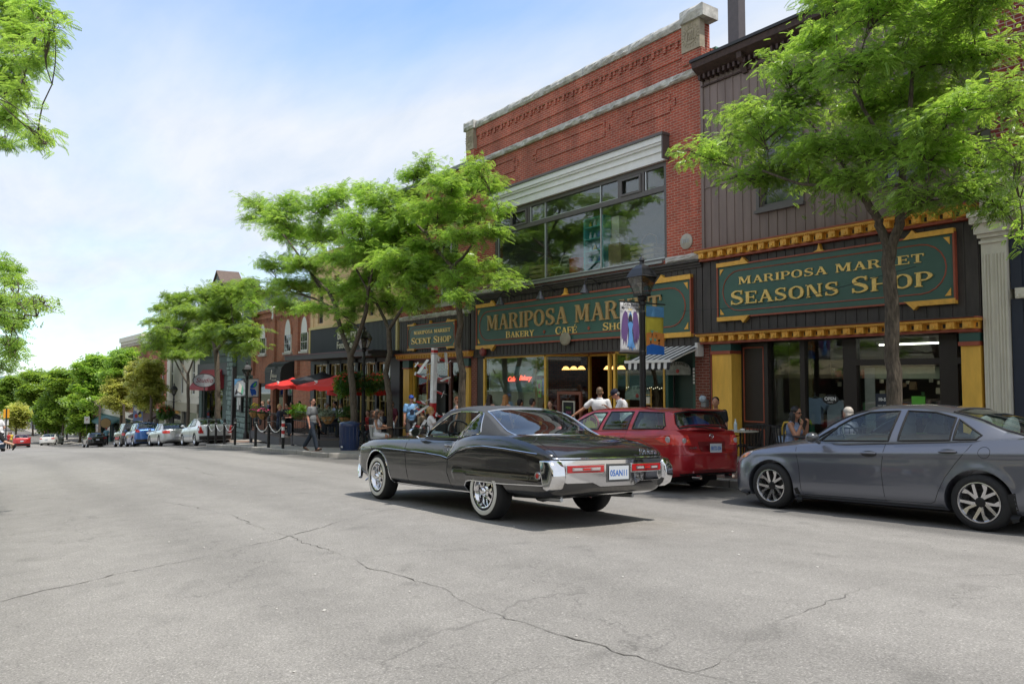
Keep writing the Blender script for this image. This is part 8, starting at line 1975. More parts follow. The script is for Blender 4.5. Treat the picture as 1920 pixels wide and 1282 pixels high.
person('diner in grey seated with his back to the street beside the dark clothed one',px(998,13.9),13.9,85,'sit',1.80,sk=SK2,hair=('short',H_BK),top=('tee',cloth('slate_cloth',(.06,.06,.075))),low=('long',BLKC),shoe=BLKC,sit=.62)
person('woman with long brown hair sitting in the cafe entrance beside the chalkboard',px(1032,14.2),14.2,-60,'sit',1.70,sk=SK1,hair=('long',H_BR),top=('long',BLKC),low=('long',BLKC),shoe=BLKC,female=True,sit=.58)
# the two men in white
person('man in white polo shirt from behind, left arm on the yellow oval sign',px(1124,12.9),12.9,128,h=1.80,sk=SK2,hair=('short',hairm('hair_sandy',(.14,.085,.045))),top=('polo',WHT_),low=('long',KHK),shoe=BLKC,belly=.03,vox=.010,arms={1:((.25,.1,-1),(.0,.5,-.9)),-1:((-.85,.05,-.75),(-.95,-.05,-.62))},lean=4)
person('man in white polo shirt and navy cap bowing his head into his raised hand',px(1181,12.8),12.8,225,h=1.80,sk=SK3,hair=('bald',H_GR),top=('polo',WHT_),low=('long',NAVY),shoe=BLKC,belly=.04,vox=.010,cap=CAPN,lean=26,nod=22,arms={-1:((-.15,.75,-.70),(.05,.40,1.0),.8),1:((.15,.35,-1),(.0,.9,-.4))})
# in front of the seasons shop
Y=12.6
ws=person('seated woman with long black hair, sunglasses and blue patterned dress, hands at her chin',px(1480,Y),Y,8,'sit',1.72,sk=SK2,hair=('longwavy',H_BK),top=('tank',BLUEP_),low=('skirt',BLUEP_),shoe=BLKC,specs=True,female=True,vox=.009,lean=10,headturn=-8,sit=.38,arms={1:((.05,.60,-.80),(-.22,.10,1.0),.9),-1:((-.05,.62,-.80),(.22,.12,1.0),.9)})
q=MB(); 
for s_ in(1,-1):q.tube([(s_*.09,.02,.99),(s_*.10,-.06,.98),(s_*.09,-.10,.88),(s_*.06,-.12,.76)],.016)
q.build('dress_straps',mat('yellow_strap',(.65,.42,.05),.7),ws,smooth=True)
person('white-haired person seated behind the grey saloon',px(1590,12.9),12.9,170,'sit',1.64,sk=SK1,hair=('bob',H_WH),top=('tee',cloth('lilac_cloth',(.40,.35,.45))),low=('long',KHK),shoe=BLKC,female=True,sit=.36)
person('person seated behind the red estate, only the face showing',px(1342,13.6),13.6,-60,'sit',1.70,sk=SK2,hair=('short',H_BK),top=('tee',BLKC),low=('long',BLKC),shoe=BLKC,sit=.56)
# diners on the patio
def deckz(X,Y):return -2.47 if X<-32.2 else -2.30
dn=[(493,13.2,-80,H_BR,BLKC,'brown-haired diner in black at the far left corner of the patio'),(504,13.9,-110,H_GR,NAVY,'grey-haired diner in navy behind the pink flower baskets'),(524,11.4,60,H_BL,NAVY,'fair-haired boy in a navy check shirt leaning over the patio rail'),(538,12.6,-70,H_BK,BLKC,'man in black with sunglasses facing the street on the patio'),(547,13.4,-50,H_BK,REDC,'dark-haired woman in red behind the man in black on the patio'),(561,13.9,-90,H_BK,GREYT,'dark-haired diner in grey behind the walking man'),(597,13.2,-120,H_BK,MAR,'dark-haired woman in dark red bending over her plate'),(612,11.9,70,H_GR,BLKC,'diner with a grey cap of hair seen from behind at the patio rail'),(640,14.0,-90,H_BR,WHT_,'diner in white near the french doors behind the trunk'),(690,13.0,-60,H_DB,REDC,'man in red t-shirt seated behind the litter bin'),(699,12.3,30,H_BR,BLKC,'brown-haired diner behind the woman in white'),(707,12.9,-40,H_GR,GREYT,'grey-haired man behind the woman in white'),(717,13.6,-80,H_DB,NAVY,'diner in navy beside the trunk near the round table'),(628,13.0,-100,H_BK,BLUEP_,'diner in blue print behind the green planter on the patio')]
for i,(u,Y,hd_,hr,tp,lb)in enumerate(dn):
  X=px(u,Y); zz=deckz(X,Y)if u<650 else pz(X,Y)
  person(lb,X,Y,hd_,'sit',1.70+.04*(i%3),z=zz,sk=(SK1,SK2,SK3)[i%3],hair=('long' if 'woman' in lb else 'short',hr),top=('tee',tp),low=('long',JEANS),shoe=BLKC,specs='sunglasses' in lb,female='woman' in lb,vox=.016,group='diners on the patio',sit=.46,arms={1:((.15,.45,-1),(-.1,1,.1)),-1:((-.15,.45,-1),(.1,1,.1))})
# small figures down the street
for i,(u,Y,hd_,tp,lo,lb)in enumerate(((21,4.5,-150,cloth('yellow_tee',(.6,.42,.05)),KHK,'tiny figure in a yellow top below the traffic light'),(17,4.2,-60,REDC,BLKC,'tiny figure in red below the traffic light'),(88,12.2,-90,BLKC,BLKC,'tiny dark figure beside the big dark tree trunk'),(95,12.6,-30,WHT_,REDC,'tiny figure in white top and red shorts near the cream wall'),(101,12.4,-150,cloth('blue_tee',(.05,.15,.4)),KHK,'tiny figure in a blue top near the cream wall'),(126,12.9,-90,BLKC,BLKC,'tiny dark seated figure against the cream wall'),(200,12.2,170,cloth('teal_tee',(.15,.3,.35)),BLKC,'person in teal and a red cap passing the black off-road car'),(244,13.4,-60,GREYT,BLKC,'grey-clad person standing by the post beyond the blue wagon'))):
  X=at(u,800,Y).x
  if X<-150:X=-118-i*2; Y=abs(X)*math.tan(YAW-math.atan((960-u)/1430))
  person(lb,X,Y,hd_,'stand',1.72,z=(pz(X,Y)if Y>11.5 else gz(X,Y)+.02),sk=SK2,hair=('short',H_BR),top=('tee',tp),low=('long',lo),shoe=None,vox=.028,group='people far down the street',cap=(mat('cap_red',(.4,.03,.03),.8)if 'red cap' in lb else None))

# ================================================================== STREET FURNITURE
LGL=glassm('lantern_glass',(.50,.50,.47),.05,.05)
def street_lamp(X,Y,label,arms=True,basket=False):
  g=pz(X,Y); r_=thing('street_lamp',label,'street lamp',(X,Y,g),0,'black lantern street lamps')
  MB().lathe([(0,-.1),(.20,-.1),(.20,.06),(.16,.10),(.15,.32),(.11,.40),(.085,.50),(.08,.8),(.075,.82),(.072,1.0)],n=16).build('lamp_base',BLACKM,r_,smooth=True)
  MB().lathe([(.072,1.0),(.062,3.3),(.075,3.34),(.075,3.40),(.055,3.42),(.055,3.62),(.09,3.66),(.10,3.72),(.06,3.76)],n=16).build('lamp_post',BLACKM,r_,smooth=True)
  f=MB(); top,bot,zt,zb=.235,.115,4.16,3.78
  for a in range(4):
    c,s=[(1,1),(-1,1),(-1,-1),(1,-1)][a]; c2,s2=[(1,1),(-1,1),(-1,-1),(1,-1)][(a+1)%4]
    f.tube([(c*bot,s*bot,zb),(c*top,s*top,zt)],.013,4); f.tube([(c*bot,s*bot,zb),(c2*bot,s2*bot,zb)],.014,4); f.tube([(c*top,s*top,zt),(c2*top,s2*top,zt)],.016,4)
  f.box(-bot-.02,bot+.02,-bot-.02,bot+.02,3.74,3.79); f.build('lantern_frame',BLACKM,r_)
  g_=MB(); 
  for a in range(4):
    c,s=[(1,1),(-1,1),(-1,-1),(1,-1)][a]; c2,s2=[(1,1),(-1,1),(-1,-1),(1,-1)][(a+1)%4]; k=.985
    g_.quad((c*bot*k,s*bot*k,zb),(c2*bot*k,s2*bot*k,zb),(c2*top*k,s2*top*k,zt),(c*top*k,s*top*k,zt))
  g_.build('lantern_glass',LGL,r_)
  MB().lathe([(.04,3.8),(.05,3.95),(.12,4.0),(.10,4.03),(0,4.06)],n=12).build('reflector',mat('lamp_white',(.6,.6,.58),.4),r_,smooth=True)
  t=MB(); n=4; pr=[(top*1.42,4.165),(top*1.30,4.22),(top*.95,4.34),(top*.50,4.42),(.05,4.45),(.045,4.50),(.07,4.53),(.045,4.58),(.015,4.62),(0,4.66)]
  vs=[]; 
  for r,z in pr[:4]:
    for a in range(4):an=math.pi/4+a*math.pi/2; vs.append((r*math.cos(an),r*math.sin(an),z))
  t.add(vs,[(j*4+i,j*4+(i+1)%4,(j+1)*4+(i+1)%4,(j+1)*4+i)for j in range(3)for i in range(4)]+[(3,2,1,0),(12,13,14,15)])
  t.lathe([(.09,4.41)]+pr[4:],n=12); t.build('lantern_hood',mat('hood_black',(.03,.032,.036),.3,.3,.15),r_)
  if arms:
    MB().tube([(0,-.70,3.60),(0,.72,3.60)],.016).tube([(0,-.70,2.50),(0,.72,2.50)],.016).lathe([(.07,3.54),(.08,3.56),(.08,3.62),(.07,3.63)],n=14).lathe([(.065,2.44),(.075,2.46),(.075,2.54),(.065,2.56)],n=14).build('banner_arm',BLACKM,r_)
  if basket:MB().tube([(0,0,2.95),(0,-.1,3.2),(0,-.45,3.28),(0,-.55,3.15)],.014).tube([(0,0,2.95),(0,.1,3.2),(0,.45,3.28),(0,.55,3.15)],.014).build('basket_arm',BLACKM,r_)
  return r_
def ban(name,label,X,Y,z0,z1,side,base_m,w=.56):
  y0,y1=(Y+.10,Y+.10+w)if side>0 else(Y-.10-w,Y-.10)
  r_=thing(name,label,'banner',(X,(y0+y1)/2,(z0+z1)/2)); rs=random.Random(int(X*7)+side)
  V=[]; nx_,nz_=6,14
  for i in range(nx_+1):
    for j in range(nz_+1):V.append((X+.012*math.sin(i*1.1+j*.5+side)*(1-j/nz_ if j<nz_ else 0)+.0,y0+(y1-y0)*i/nx_,z0+(z1-z0)*j/nz_))
  m=MB(); m.add(V,[(i*(nz_+1)+j,(i+1)*(nz_+1)+j,(i+1)*(nz_+1)+j+1,i*(nz_+1)+j+1)for i in range(nx_)for j in range(nz_)]); o=m.build('cloth',base_m,r_,smooth=True,world=True)
  md=o.modifiers.new('t','SOLIDIFY'); md.thickness=.004
  return r_,y0,y1
def art(r_,X,polys,cols,y0,y1,z0,z1,nm='painting'):
  """paint on a banner: polygons in unit coordinates (0..1 across towards +Y, 0..1 up) just proud of the camera side"""
  for(poly,ci)in polys:
    m=MB(); e=art.e=getattr(art,'e',0)+1
    xo=X+.022+(e%5)*.0012
    pts=[(y0+(y1-y0)*a,z0+(z1-z0)*b)for a,b in poly]; m.prism(pts,xo-.001,xo,'yz'); m.build(nm,cols[ci],r_,world=True)
# lamp beside the red estate with the two painted banners
LX,LY=at(1205,700,12.0).x,12.0
street_lamp(LX,LY,'black lantern street lamp with two painted banners rising behind the red estate')
g=pz(LX,LY); z1,z0=g+3.60,g+2.52
wb=mat('banner_white',(.66,.66,.68),.8,0,.03); P_=[mat('purple_ink',(.13,.07,.22),.8),mat('blue_ink',(.10,.28,.62),.8),mat('black_ink',(.02,.02,.03),.8),mat('pale_ink',(.68,.66,.62),.8),mat('gold_ink',(.70,.52,.12),.8)]
r_,a0,a1=ban('painted_banner','white banner painted with a blue winged figure on the left arm of the near lamp',LX,LY,z0,z1,-1,wb)
wing=[(.40,.66),(.34,.78),(.22,.82),(.12,.74),(.06,.58),(.02,.40),(.06,.24),(.12,.30),(.14,.14),(.22,.26),(.28,.12),(.34,.34),(.42,.56)]
art(r_,LX,[(wing,0),([(1-a,b)for a,b in wing][::-1],0),([(.40,.72),(.50,.80),(.60,.72),(.64,.55),(.58,.44),(.64,.22),(.78,.05),(.66,.10),(.60,.03),(.52,.12),(.44,.04),(.42,.12),(.32,.10),(.40,.26),(.42,.44),(.36,.55)],1),([(.42,.70),(.50,.76),(.58,.70),(.62,.56),(.56,.60),(.44,.60),(.38,.56)],2),([(.45,.71),(.50,.74),(.55,.71),(.53,.64),(.47,.64)],3),([(.40,.41),(.66,.36),(.66,.39),(.40,.44)],2),([(.40,.835),(.60,.835),(.60,.855),(.40,.855)],4),([(.36,.72),(.40,.80),(.42,.72),(.39,.62)],3),([(.64,.72),(.60,.80),(.58,.72),(.61,.62)],3)],P_,a0,a1,z0,z1)
def bantext(r_,X,s,size,y,z,m):textmesh('banner_text',s,size,m,facing((X+.030,y,z),(1,0,0)),r_,.0006,bold=.002,world=True)
bantext(r_,LX,'Orillia Holds',.085,(a0+a1)/2,z1-.065,P_[2]); bantext(r_,LX,'My',.075,a0+.06,z1-.145,P_[2]); bantext(r_,LX,'Heart',.07,a1-.07,z1-.145,P_[2])
Q_=[mat('ban_sky',(.10,.28,.52),.8),mat('ban_yellow',(.62,.52,.06),.8),mat('ban_orange',(.70,.26,.06),.8),mat('ban_blue',(.02,.16,.60),.8),mat('ban_teal',(.15,.45,.32),.8),P_[2]]
r_,a0,a1=ban('painted_banner','banner painted with a yellow and orange sunset on the near lamp',LX,LY,z0-.04,z1-.06,1,Q_[1]); zz0,zz1=z0-.04,z1-.06
pol=[([(0,.78),(1,.78),(1,1),(0,1)],0),([(0,.16),(1,.12),(1,.44),(.5,.47),(0,.44)],2),([(0,0),(1,0),(1,.17),(.6,.20),(.3,.22),(0,.17)],3)]
for cx,cz in((.32,.44),(.55,.42),(.24,.28),(.48,.27),(.70,.26)):pol+=[([(cx-.05,cz+.01),(cx+.05,cz+.01),(cx+.08,cz+.08),(cx,cz+.04),(cx-.08,cz+.08)],4),([(cx-.05,cz-.09),(cx-.02,cz),(cx+.02,cz),(cx+.05,cz-.09),(cx,cz-.03)],5)]
art(r_,LX,pol,Q_,a0,a1,zz0,zz1)
# lamp over the bin with its flower basket
MX,MY=at(682,700,12.7).x,12.7
street_lamp(MX,MY,'black lantern street lamp between the forked trunks with a hanging flower basket',False,True)
FX,FY=at(326,740,13.8).x,13.8
street_lamp(FX,FY,'distant black lantern lamp before the brown awning',False,True)
KX,KY=at(462,760,13.9).x,13.9
street_lamp(KX,KY,'black lantern street lamp with two banners beside the green stone corner')
g=pz(KX,KY)
r_,a0,a1=ban('painted_banner','blue and ochre painted banner on the lamp by the green stone corner',KX,KY,g+2.54,g+3.58,-1,mat('ban_grey',(.35,.40,.45),.8,0,.5,6),.62)
art(r_,KX,[([(.0,.62),(.3,.9),(.9,1),(0,1)],0),([(.3,.3),(.45,.8),(.7,.6),(.6,.2)],3),([(.55,.3),(.7,.7),(.85,.4),(.75,.1)],4),([(.02,.1),(.2,.5),(.3,.2)],2)],[Q_[0],Q_[1],P_[2],P_[3],Q_[4]],a0,a1,g+2.54,g+3.58)
r_,a0,a1=ban('painted_banner','white banner painted with a blue and green butterfly wing',KX,KY,g+2.50,g+3.58,1,wb,.62)
bf=[mat('bf_blue',(.01,.10,.50),.7),mat('bf_green',(.10,.50,.12),.7),mat('bf_cyan',(.05,.38,.62),.7)]
art(r_,KX,[([(.12,.55),(.30,.72),(.60,.86),(.80,.88),(.80,.66),(.60,.52),(.3,.48)],0),([(.40,.62),(.62,.80),(.74,.82),(.72,.66),(.55,.55)],1),([(.12,.50),(.35,.46),(.62,.44),(.74,.30),(.72,.12),(.50,.14),(.34,.06),(.22,.22)],0),([(.30,.40),(.50,.40),(.60,.28),(.52,.20),(.34,.24)],2),([(.50,.36),(.62,.32),(.66,.22),(.58,.18)],1)],bf,a0,a1,g+2.50,g+3.58)
# hanging baskets
FR=mat('flower_red',(.50,.03,.02),.6,0,.1); FP=mat('flower_pink',(.60,.08,.20),.6,0,.1); FY_=mat('flower_yellow',(.70,.50,.03),.6,0,.1); COCO=mat('coco_liner',(.32,.17,.06),.95,0,.4,14,.8); PLG=leafmat('basket_leaf',(.06,.16,.015),(.20,.36,.05),.4); PLD=leafmat('dark_basket_leaf',(.02,.07,.012),(.06,.13,.02),.35)
def leafblob(parent,c,r,n,size,m,seed,name='foliage',shell=.55,tpl=TPL_LO,droop=.3):
  rs=np.random.RandomState(seed); u=rs.normal(0,1,(n,3)); u/=np.linalg.norm(u,axis=1,keepdims=True); P=u*np.array(r)*(shell+(1-shell)*rs.rand(n,1)); D=u+rs.normal(0,.5,(n,3)); D[:,2]-=droop
  v,f=fronds(rs,P+np.array(c),D,size,tpl); return rawmesh(name,v,f,m,parent)
def flowers(parent,c,r,n,s,m,seed,zmin=-.2):
  rs=random.Random(seed); mb=MB(); k=0
  while k<n:
    u=Vector((rs.gauss(0,1),rs.gauss(0,1),rs.gauss(0,1))).normalized()
    if u.z<zmin:continue
    p=Vector((c[0]+u.x*r[0],c[1]+u.y*r[1],c[2]+u.z*r[2])); mb.ell(p,(s,s,s*.6),6); k+=1
  return mb.build('flowers',m,parent,smooth=True)
def hbasket(X,Y,z,sc,label,seed):
  r_=thing('hanging_basket',label,'flower basket',(X,Y,z),0,'hanging baskets on the lamps')
  MB().lathe([(0,-.26*sc),(.14*sc,-.22*sc),(.22*sc,-.10*sc),(.25*sc,0),(.22*sc,0),(0,-.05*sc)],n=18).build('basket',COCO,r_,smooth=True)
  mb=MB(); [mb.tube([(.22*sc*math.cos(a),.22*sc*math.sin(a),0),(0,0,.62*sc)],.006)for a in(0,2.1,4.2)]; mb.build('chain',BLACKM,r_)
  leafblob(r_,(0,0,.02),(.42*sc,.42*sc,.30*sc),420,.16*sc,PLD,seed); leafblob(r_,(-.22*sc,-.18*sc,-.12*sc),(.22*sc,.22*sc,.30*sc),260,.14*sc,PLG,seed+1)
  flowers(r_,(0,0,.08*sc),(.42*sc,.42*sc,.28*sc),60,.035*sc,FR,seed+2); return r_
g=pz(MX,MY); hbasket(MX,MY-.55,g+2.45,1.15,'overflowing hanging basket of red flowers and lime leaves on the near side of the lamp',61); hbasket(MX,MY+.55,g+2.45,1.0,'hanging basket of dark leaves on the shop side of the same lamp',71)
g=pz(FX,FY); hbasket(FX,FY-.55,g+2.35,1.3,'distant hanging basket of red flowers before the brown awning',81)
# bollards with a white chain
bol=[]
def bollard(u,Y,label,stripe=False):
  X=at(u,800,Y).x; r_=thing('bollard',label,'bollard',(X,Y,pz(X,Y)),0,'bollards round the bump-out')
  MB().lathe([(.055,0),(.055,1.02),(.062,1.03),(.062,1.06),(.05,1.08),(.05,1.10),(.062,1.12),(.05,1.17),(0,1.19)],n=14).build('bollard_post',BLACKM,r_,smooth=True)
  if stripe:
    mb=MB(); 
    for i in range(5):mb.cur=i%2; mb.lathe([(.060,.42+.13*i),(.060,.42+.13*(i+1))],n=14)
    mb.build('stripes',[WHITE,mat('stripe_red',(.45,.03,.03),.5)],r_)
  else:MB().lathe([(.060,.98),(.060,1.0)],n=14).build('reflective_band',WHITE,r_)
  bol.append((X,Y,pz(X,Y))); return r_
for u,Y,lb,st in((531,9.80,'red and white striped bollard nearest the walking man',True),(504,9.85,'black bollard between two sagging white chains',False),(479.5,9.9,'black bollard left of the sagging white chains',False),(441,10.0,'black bollard in front of the green stone corner',False),(421,10.1,'black bollard just right of the white-silver hatchback',False),(405,10.3,'black bollard in front of the tail lamp of the white-silver hatchback',False),(391,10.5,'leftmost black bollard in front of the white-silver hatchback',False)):bollard(u,Y,lb,st)
def chain(a,b,sag=.34):
  A=Vector(bol[a])+Vector((0,0,.95)); B=Vector(bol[b])+Vector((0,0,.95)); P=[A.lerp(B,t)+Vector((0,0,-sag*4*t*(1-t)))for t in np.linspace(0,1,15)]
  tag(MB().tube(P,.017,5).build('chain',WHITE,smooth=True),f'white chain sagging between {("the striped bollard and the next","the two middle bollards","the bollards before the hatchback","the bollards at the stone corner","the leftmost pair of bollards")[len(chains)]}','chain','white chains'); chains.append(1)
chains=[]; chain(0,1); chain(1,2); chain(4,5); chain(3,4); chain(5,6)
# litter bin
Y=11.1; X=at(655,820,Y).x; r_=thing('litter_bin','dark blue round litter bin on the bump-out behind the coupe','bin',(X,Y,pz(X,Y)))
BB=paint('bin_blue',(.012,.035,.12),0,0,.35); MB().lathe([(0,.03),(.30,.03),(.31,.08),(.345,.86),(.36,.88),(.36,.96),(.33,.99),(.20,1.02),(.19,.98),(.19,.90),(0,.90)],n=28).build('bin_body',BB,r_,smooth=True)
mb=MB(); 
for i in range(16):a=2*math.pi*i/16; mb.tube([(.318*math.cos(a),.318*math.sin(a),.1),(.345*math.cos(a),.345*math.sin(a),.84)],.010,4)
mb.build('ribs',BB,r_); MB().box(.10,.24,-.36,-.345,.14,.19).build('sticker',WHITE,r_); MB().lathe([(.30,0),(.31,.03),(.29,.03)],n=24).build('foot_ring',BLACKM,r_)
# bicycles leaning by the bin
def bike(X,Y,rz,label,fm):
  r_=thing('bicycle',label,'bicycle',(X,Y,pz(X,Y)),rz,'bicycles by the bin'); r_.rotation_euler=(R(8),0,rz)
  for x in(-.52,.52):
    w=MB(); w.tube([(x+.33*math.cos(a),0,.34+.33*math.sin(a))for a in np.linspace(0,6.283,33)[:-1]],.018,6,closed=True); o=w.build('wheel',RUBBER,r_,smooth=True)
    s=MB(); [s.tube([(x,0,.34),(x+.32*math.cos(a),0,.34+.32*math.sin(a))],.002,3)for a in np.linspace(0,6.283,17)[:-1]]; q=s.build('spokes',STEEL); q.parent=o
  MB().tube([(-.52,0,.34),(-.10,0,.30),(.34,0,.80),(-.20,0,.78),(-.52,0,.34)],.014).tube([(-.10,0,.30),(-.24,0,.90)],.014).tube([(.52,0,.34),(.36,0,.86),(.32,0,.98)],.014).build('frame',fm,r_)
  MB().tube([(.32,-.28,1.0),(.36,-.1,1.02),(.36,.1,1.02),(.32,.28,1.0)],.012).build('handlebar',BLACKM,r_); MB().ell((-.26,0,.93),(.13,.07,.03),10).build('saddle',BLACKM,r_,smooth=True)
bike(at(678,820,11.7).x,11.7,R(20),'black bicycle parked between the litter bin and the slatted chair',BLACKM); bike(at(692,820,12.1).x,12.1,R(35),'dark green bicycle behind the black one',DGREEN)
# patio deck, rails and planters
SK=mat('deck_grey',(.085,.083,.09),.7,0,.1)
def deck(name,label,pts,zt):
  z=min(pz(x,y)for x,y in pts); r_=thing(name,label,'patio deck',(pts[0][0],pts[0][1],z)); top=zt
  MB().prism(pts,top-.05,top,'xy').build('deck_boards',mat('deck_boards',(.12,.10,.09),.8,0,.2,6),r_,world=True)
  ins=MB()
  for(a,b)in zip(pts,pts[1:]+pts[:1]):
    A,B=Vector((*a,0)),Vector((*b,0)); d=(B-A); n_=Vector((d.y,-d.x,0)).normalized()*.02
    ins.obox(((A+B)/2+n_+Vector((0,0,top-.22))),(d.length+.04,.035,.34),Euler((0,0,math.atan2(d.y,d.x))))
  ins.build('skirt_board',SK,r_,world=True); 
  mb=MB(); [mb.box(x-.06,x+.06,y-.06,y+.06,z-.2,top-.05)for x,y in pts]; mb.build('deck_post',SK,r_,world=True); return r_,top
D1=[(-38.3,11.75),(-32.9,11.35),(-32.5,12.2),(-32.5,14.7),(-38.3,14.7)]
D2=[(-31.8,12.2),(-31.5,11.4),(-28.6,11.4),(-27.9,12.1),(-27.9,14.7),(-31.8,14.7)]
r1,t1=deck('patio_deck','low grey boarded deck of the left part of the restaurant patio',D1,-2.47); r2,t2=deck('patio_deck','low grey boarded deck of the right part of the restaurant patio',D2,-2.30)
def railing(a,b,zt,label):
  A,B=Vector((a[0],a[1],zt)),Vector((b[0],b[1],zt)); d=B-A; n=max(2,int(d.length/.11)); r_=thing('railing',label,'railing',tuple(A),0,'black patio railings'); mb=MB()
  for z in(.10,.62,.98):mb.tube([A+Vector((0,0,z)),B+Vector((0,0,z))],.014)
  mb.build('rail',BLACKM,r_,world=True); mb=MB()
  for i in range(1,n):p=A+d*i/n; mb.tube([p+Vector((0,0,.10)),p+Vector((0,0,.98))],.007,4)
  mb.build('bars',BLACKM,r_,world=True)
  for p in(A,B):mb=MB(); mb.box(p.x-.025,p.x+.025,p.y-.025,p.y+.025,zt,zt+1.05); mb.ell((p.x,p.y,zt+1.07),(.035,)*3,8); mb.build('rail_post',BLACKM,r_,world=True)
railing(D1[0],((D1[0][0]+D1[1][0])/2,(D1[0][1]+D1[1][1])/2),t1,'left stretch of black patio railing by the green stone corner'); railing(((D1[0][0]+D1[1][0])/2,(D1[0][1]+D1[1][1])/2),D1[1],t1,'black patio railing behind the sagging chains')
railing(D2[0],D2[1],t2,'short slanted black railing left of the walking man'); railing(D2[1],D2[2],t2,'black patio railing behind the walking man'); railing(D2[2],D2[3],t2,'short black railing beside the litter bin')
def planter(u,Y,z,label,kind,seed):
  X=at(u,800,Y).x; r_=thing('rail_planter',label,'planter',(X,Y,z),0,'coco-lined planters on the railings'); w=.27
  MB().lathe([(0,-.30),(.10,-.29),(.20,-.20),(.27,-.05),(.28,0),(.25,0),(0,-.04)],n=20).build('liner',COCO,r_,smooth=True)
  mb=MB(); mb.tube([(.285*math.cos(a),.285*math.sin(a),0)for a in np.linspace(0,6.28,21)[:-1]],.008,5,closed=True); [mb.tube([(.285*math.cos(a),.285*math.sin(a),0),(.2*math.cos(a),.2*math.sin(a),-.21),(0,0,-.31)],.006,4)for a in np.linspace(0,6.28,9)[:-1]]; mb.build('wire_frame',BLACKM,r_)
  if kind=='pink':leafblob(r_,(0,0,.05),(.24,.24,.14),140,.12,PLD,seed); flowers(r_,(0,0,.07),(.26,.26,.16),46,.04,FP,seed+1,0); 
  if kind=='yellow':leafblob(r_,(0,0,.12),(.16,.16,.22),120,.12,PLG,seed); flowers(r_,(0,0,.30),(.13,.13,.12),22,.04,FY_,seed+1,0); flowers(r_,(0,0,.05),(.25,.25,.10),30,.04,FP,seed+2,0)
  if kind=='lime':leafblob(r_,(0,0,.10),(.30,.30,.16),230,.17,PLG,seed)
  if kind=='grey':leafblob(r_,(0,0,.08),(.24,.24,.12),120,.15,leafmat('sage_leaf',(.14,.18,.12),(.30,.34,.24),.3),seed)
  if kind=='dark':leafblob(r_,(0,0,.12),(.28,.28,.22),200,.16,PLD,seed)
def rl(P0,P1,u):  # where on a rail the sight line of u crosses it
  for t in np.linspace(0,1,60):
    x=P0[0]+(P1[0]-P0[0])*t; y=P0[1]+(P1[1]-P0[1])*t
    if abs(at(u,790,y).x-x)<.12:return y-.06
  return(P0[1]+P1[1])/2
for u,P0,P1,zt,kd,lb in((477,D1[0],D1[1],t1,'yellow','planter with yellow and pink flowers at the left end of the patio'),(493,D1[0],D1[1],t1,'pink','planter heaped with pink flowers behind the chains'),(559,D2[0],D2[1],t2,'lime','trailing lime leaved planter just left of the walking man'),(593,D2[1],D2[2],t2,'grey','planter with thin grey leaves just right of the walking man'),(615,D2[1],D2[2],t2,'grey','planter with sage leaves in the middle of the right railing'),(649,D2[2],D2[3],t2,'dark','dark leaved planter above the litter bin')):
  planter(u,rl(P0,P1,u),zt+.92,lb,kd,int(u))
# umbrellas
UR=mat('umbrella_red',(.62,.025,.018),.75,0,.06,4); UB=mat('umbrella_black',(.03,.03,.035),.8)
def umbrella(u,v_top,Y,w,m,label,zb):
  c=at(u,v_top,Y); X=c.x; zt=c.z; r_=thing('patio_umbrella',label,'umbrella',(X,Y,zb),R(18),'patio umbrellas')
  h=w/2; H=zt-zb; mb=MB(); N_=8; V=[(0,0,H)]; rings=[(.35,.20),(.7,.42),(1.0,.62)]; n=24
  for f_,dz in rings:
    for i in range(n):
      a=2*math.pi*i/n; k=1/max(abs(math.cos(a)),abs(math.sin(a))); k=k*.9+.1; sag=.05*f_*abs(math.sin(4*a)); V.append((h*f_*k*math.cos(a),h*f_*k*math.sin(a),H-dz*w*.25-sag))
  fs=[(0,1+i,1+(i+1)%n)for i in range(n)]+[(1+j*n+i,1+(j+1)*n+i,1+(j+1)*n+(i+1)%n,1+j*n+(i+1)%n)for j in range(2)for i in range(n)]
  last=1+2*n
  for i in range(n):x,y,z=V[last+i]; V.append((x*1.01,y*1.01,z-.16-.02*(i%2)))
  fs+=[(last+i,last+n+i,last+n+(i+1)%n,last+(i+1)%n)for i in range(n)]; mb.add(V,fs); mb.build('canopy',m,r_,smooth=True,angle=60)
  t=MB(); t.add([(0,0,H+.07)]+[(h*.24*math.cos(a)*1.1,h*.24*math.sin(a)*1.1,H-.05)for a in np.linspace(0,6.28,9)[:-1]],[(0,1+i,1+(i+1)%8)for i in range(8)]); t.build('vent',m,r_,smooth=True)
  MB().tube([(0,0,0),(0,0,H+.1)],.022).build('pole',BLACKM,r_); s=MB(); [s.tube([(0,0,H-.45),(h*.7*math.cos(a),h*.7*math.sin(a),H-.42*w*.25)],.008)for a in np.linspace(0,6.28,9)[:-1]]; s.build('rib',BLACKM,r_)
  if m is UR:
    q=MB(); 
    for i,(x,z)in enumerate(((-.25,.0),(-.10,.01),(.05,0),(.2,.01))):q.tube([(x+.07*math.cos(a),-h*.74-.05*z,H-.47*w*.25+.07*math.sin(a)+.02)for a in np.linspace(0,5,9)],.020,4)
    q.tube([(-.34,-h*.80,H-.54*w*.25),(0,-h*.82,H-.54*w*.25-.01),(.32,-h*.80,H-.54*w*.25+.02)],.012,4); q.v=[tuple(Matrix.Rotation(R(-28),3,'Z')@Vector(v))for v in q.v]; q.build('white_script',WHITE,r_)
umbrella(549,710,12.9,1.85,UR,'left red patio umbrella over the deck',t1); umbrella(634,705,12.5,2.4,UR,'large red patio umbrella behind the spreading tree trunk',t2); umbrella(672,719,13.8,1.9,UR,'third red patio umbrella partly hidden by the hanging basket',t2-.1); umbrella(604,699,13.9,2.1,UB,'black patio umbrella between and behind the red ones',t2)
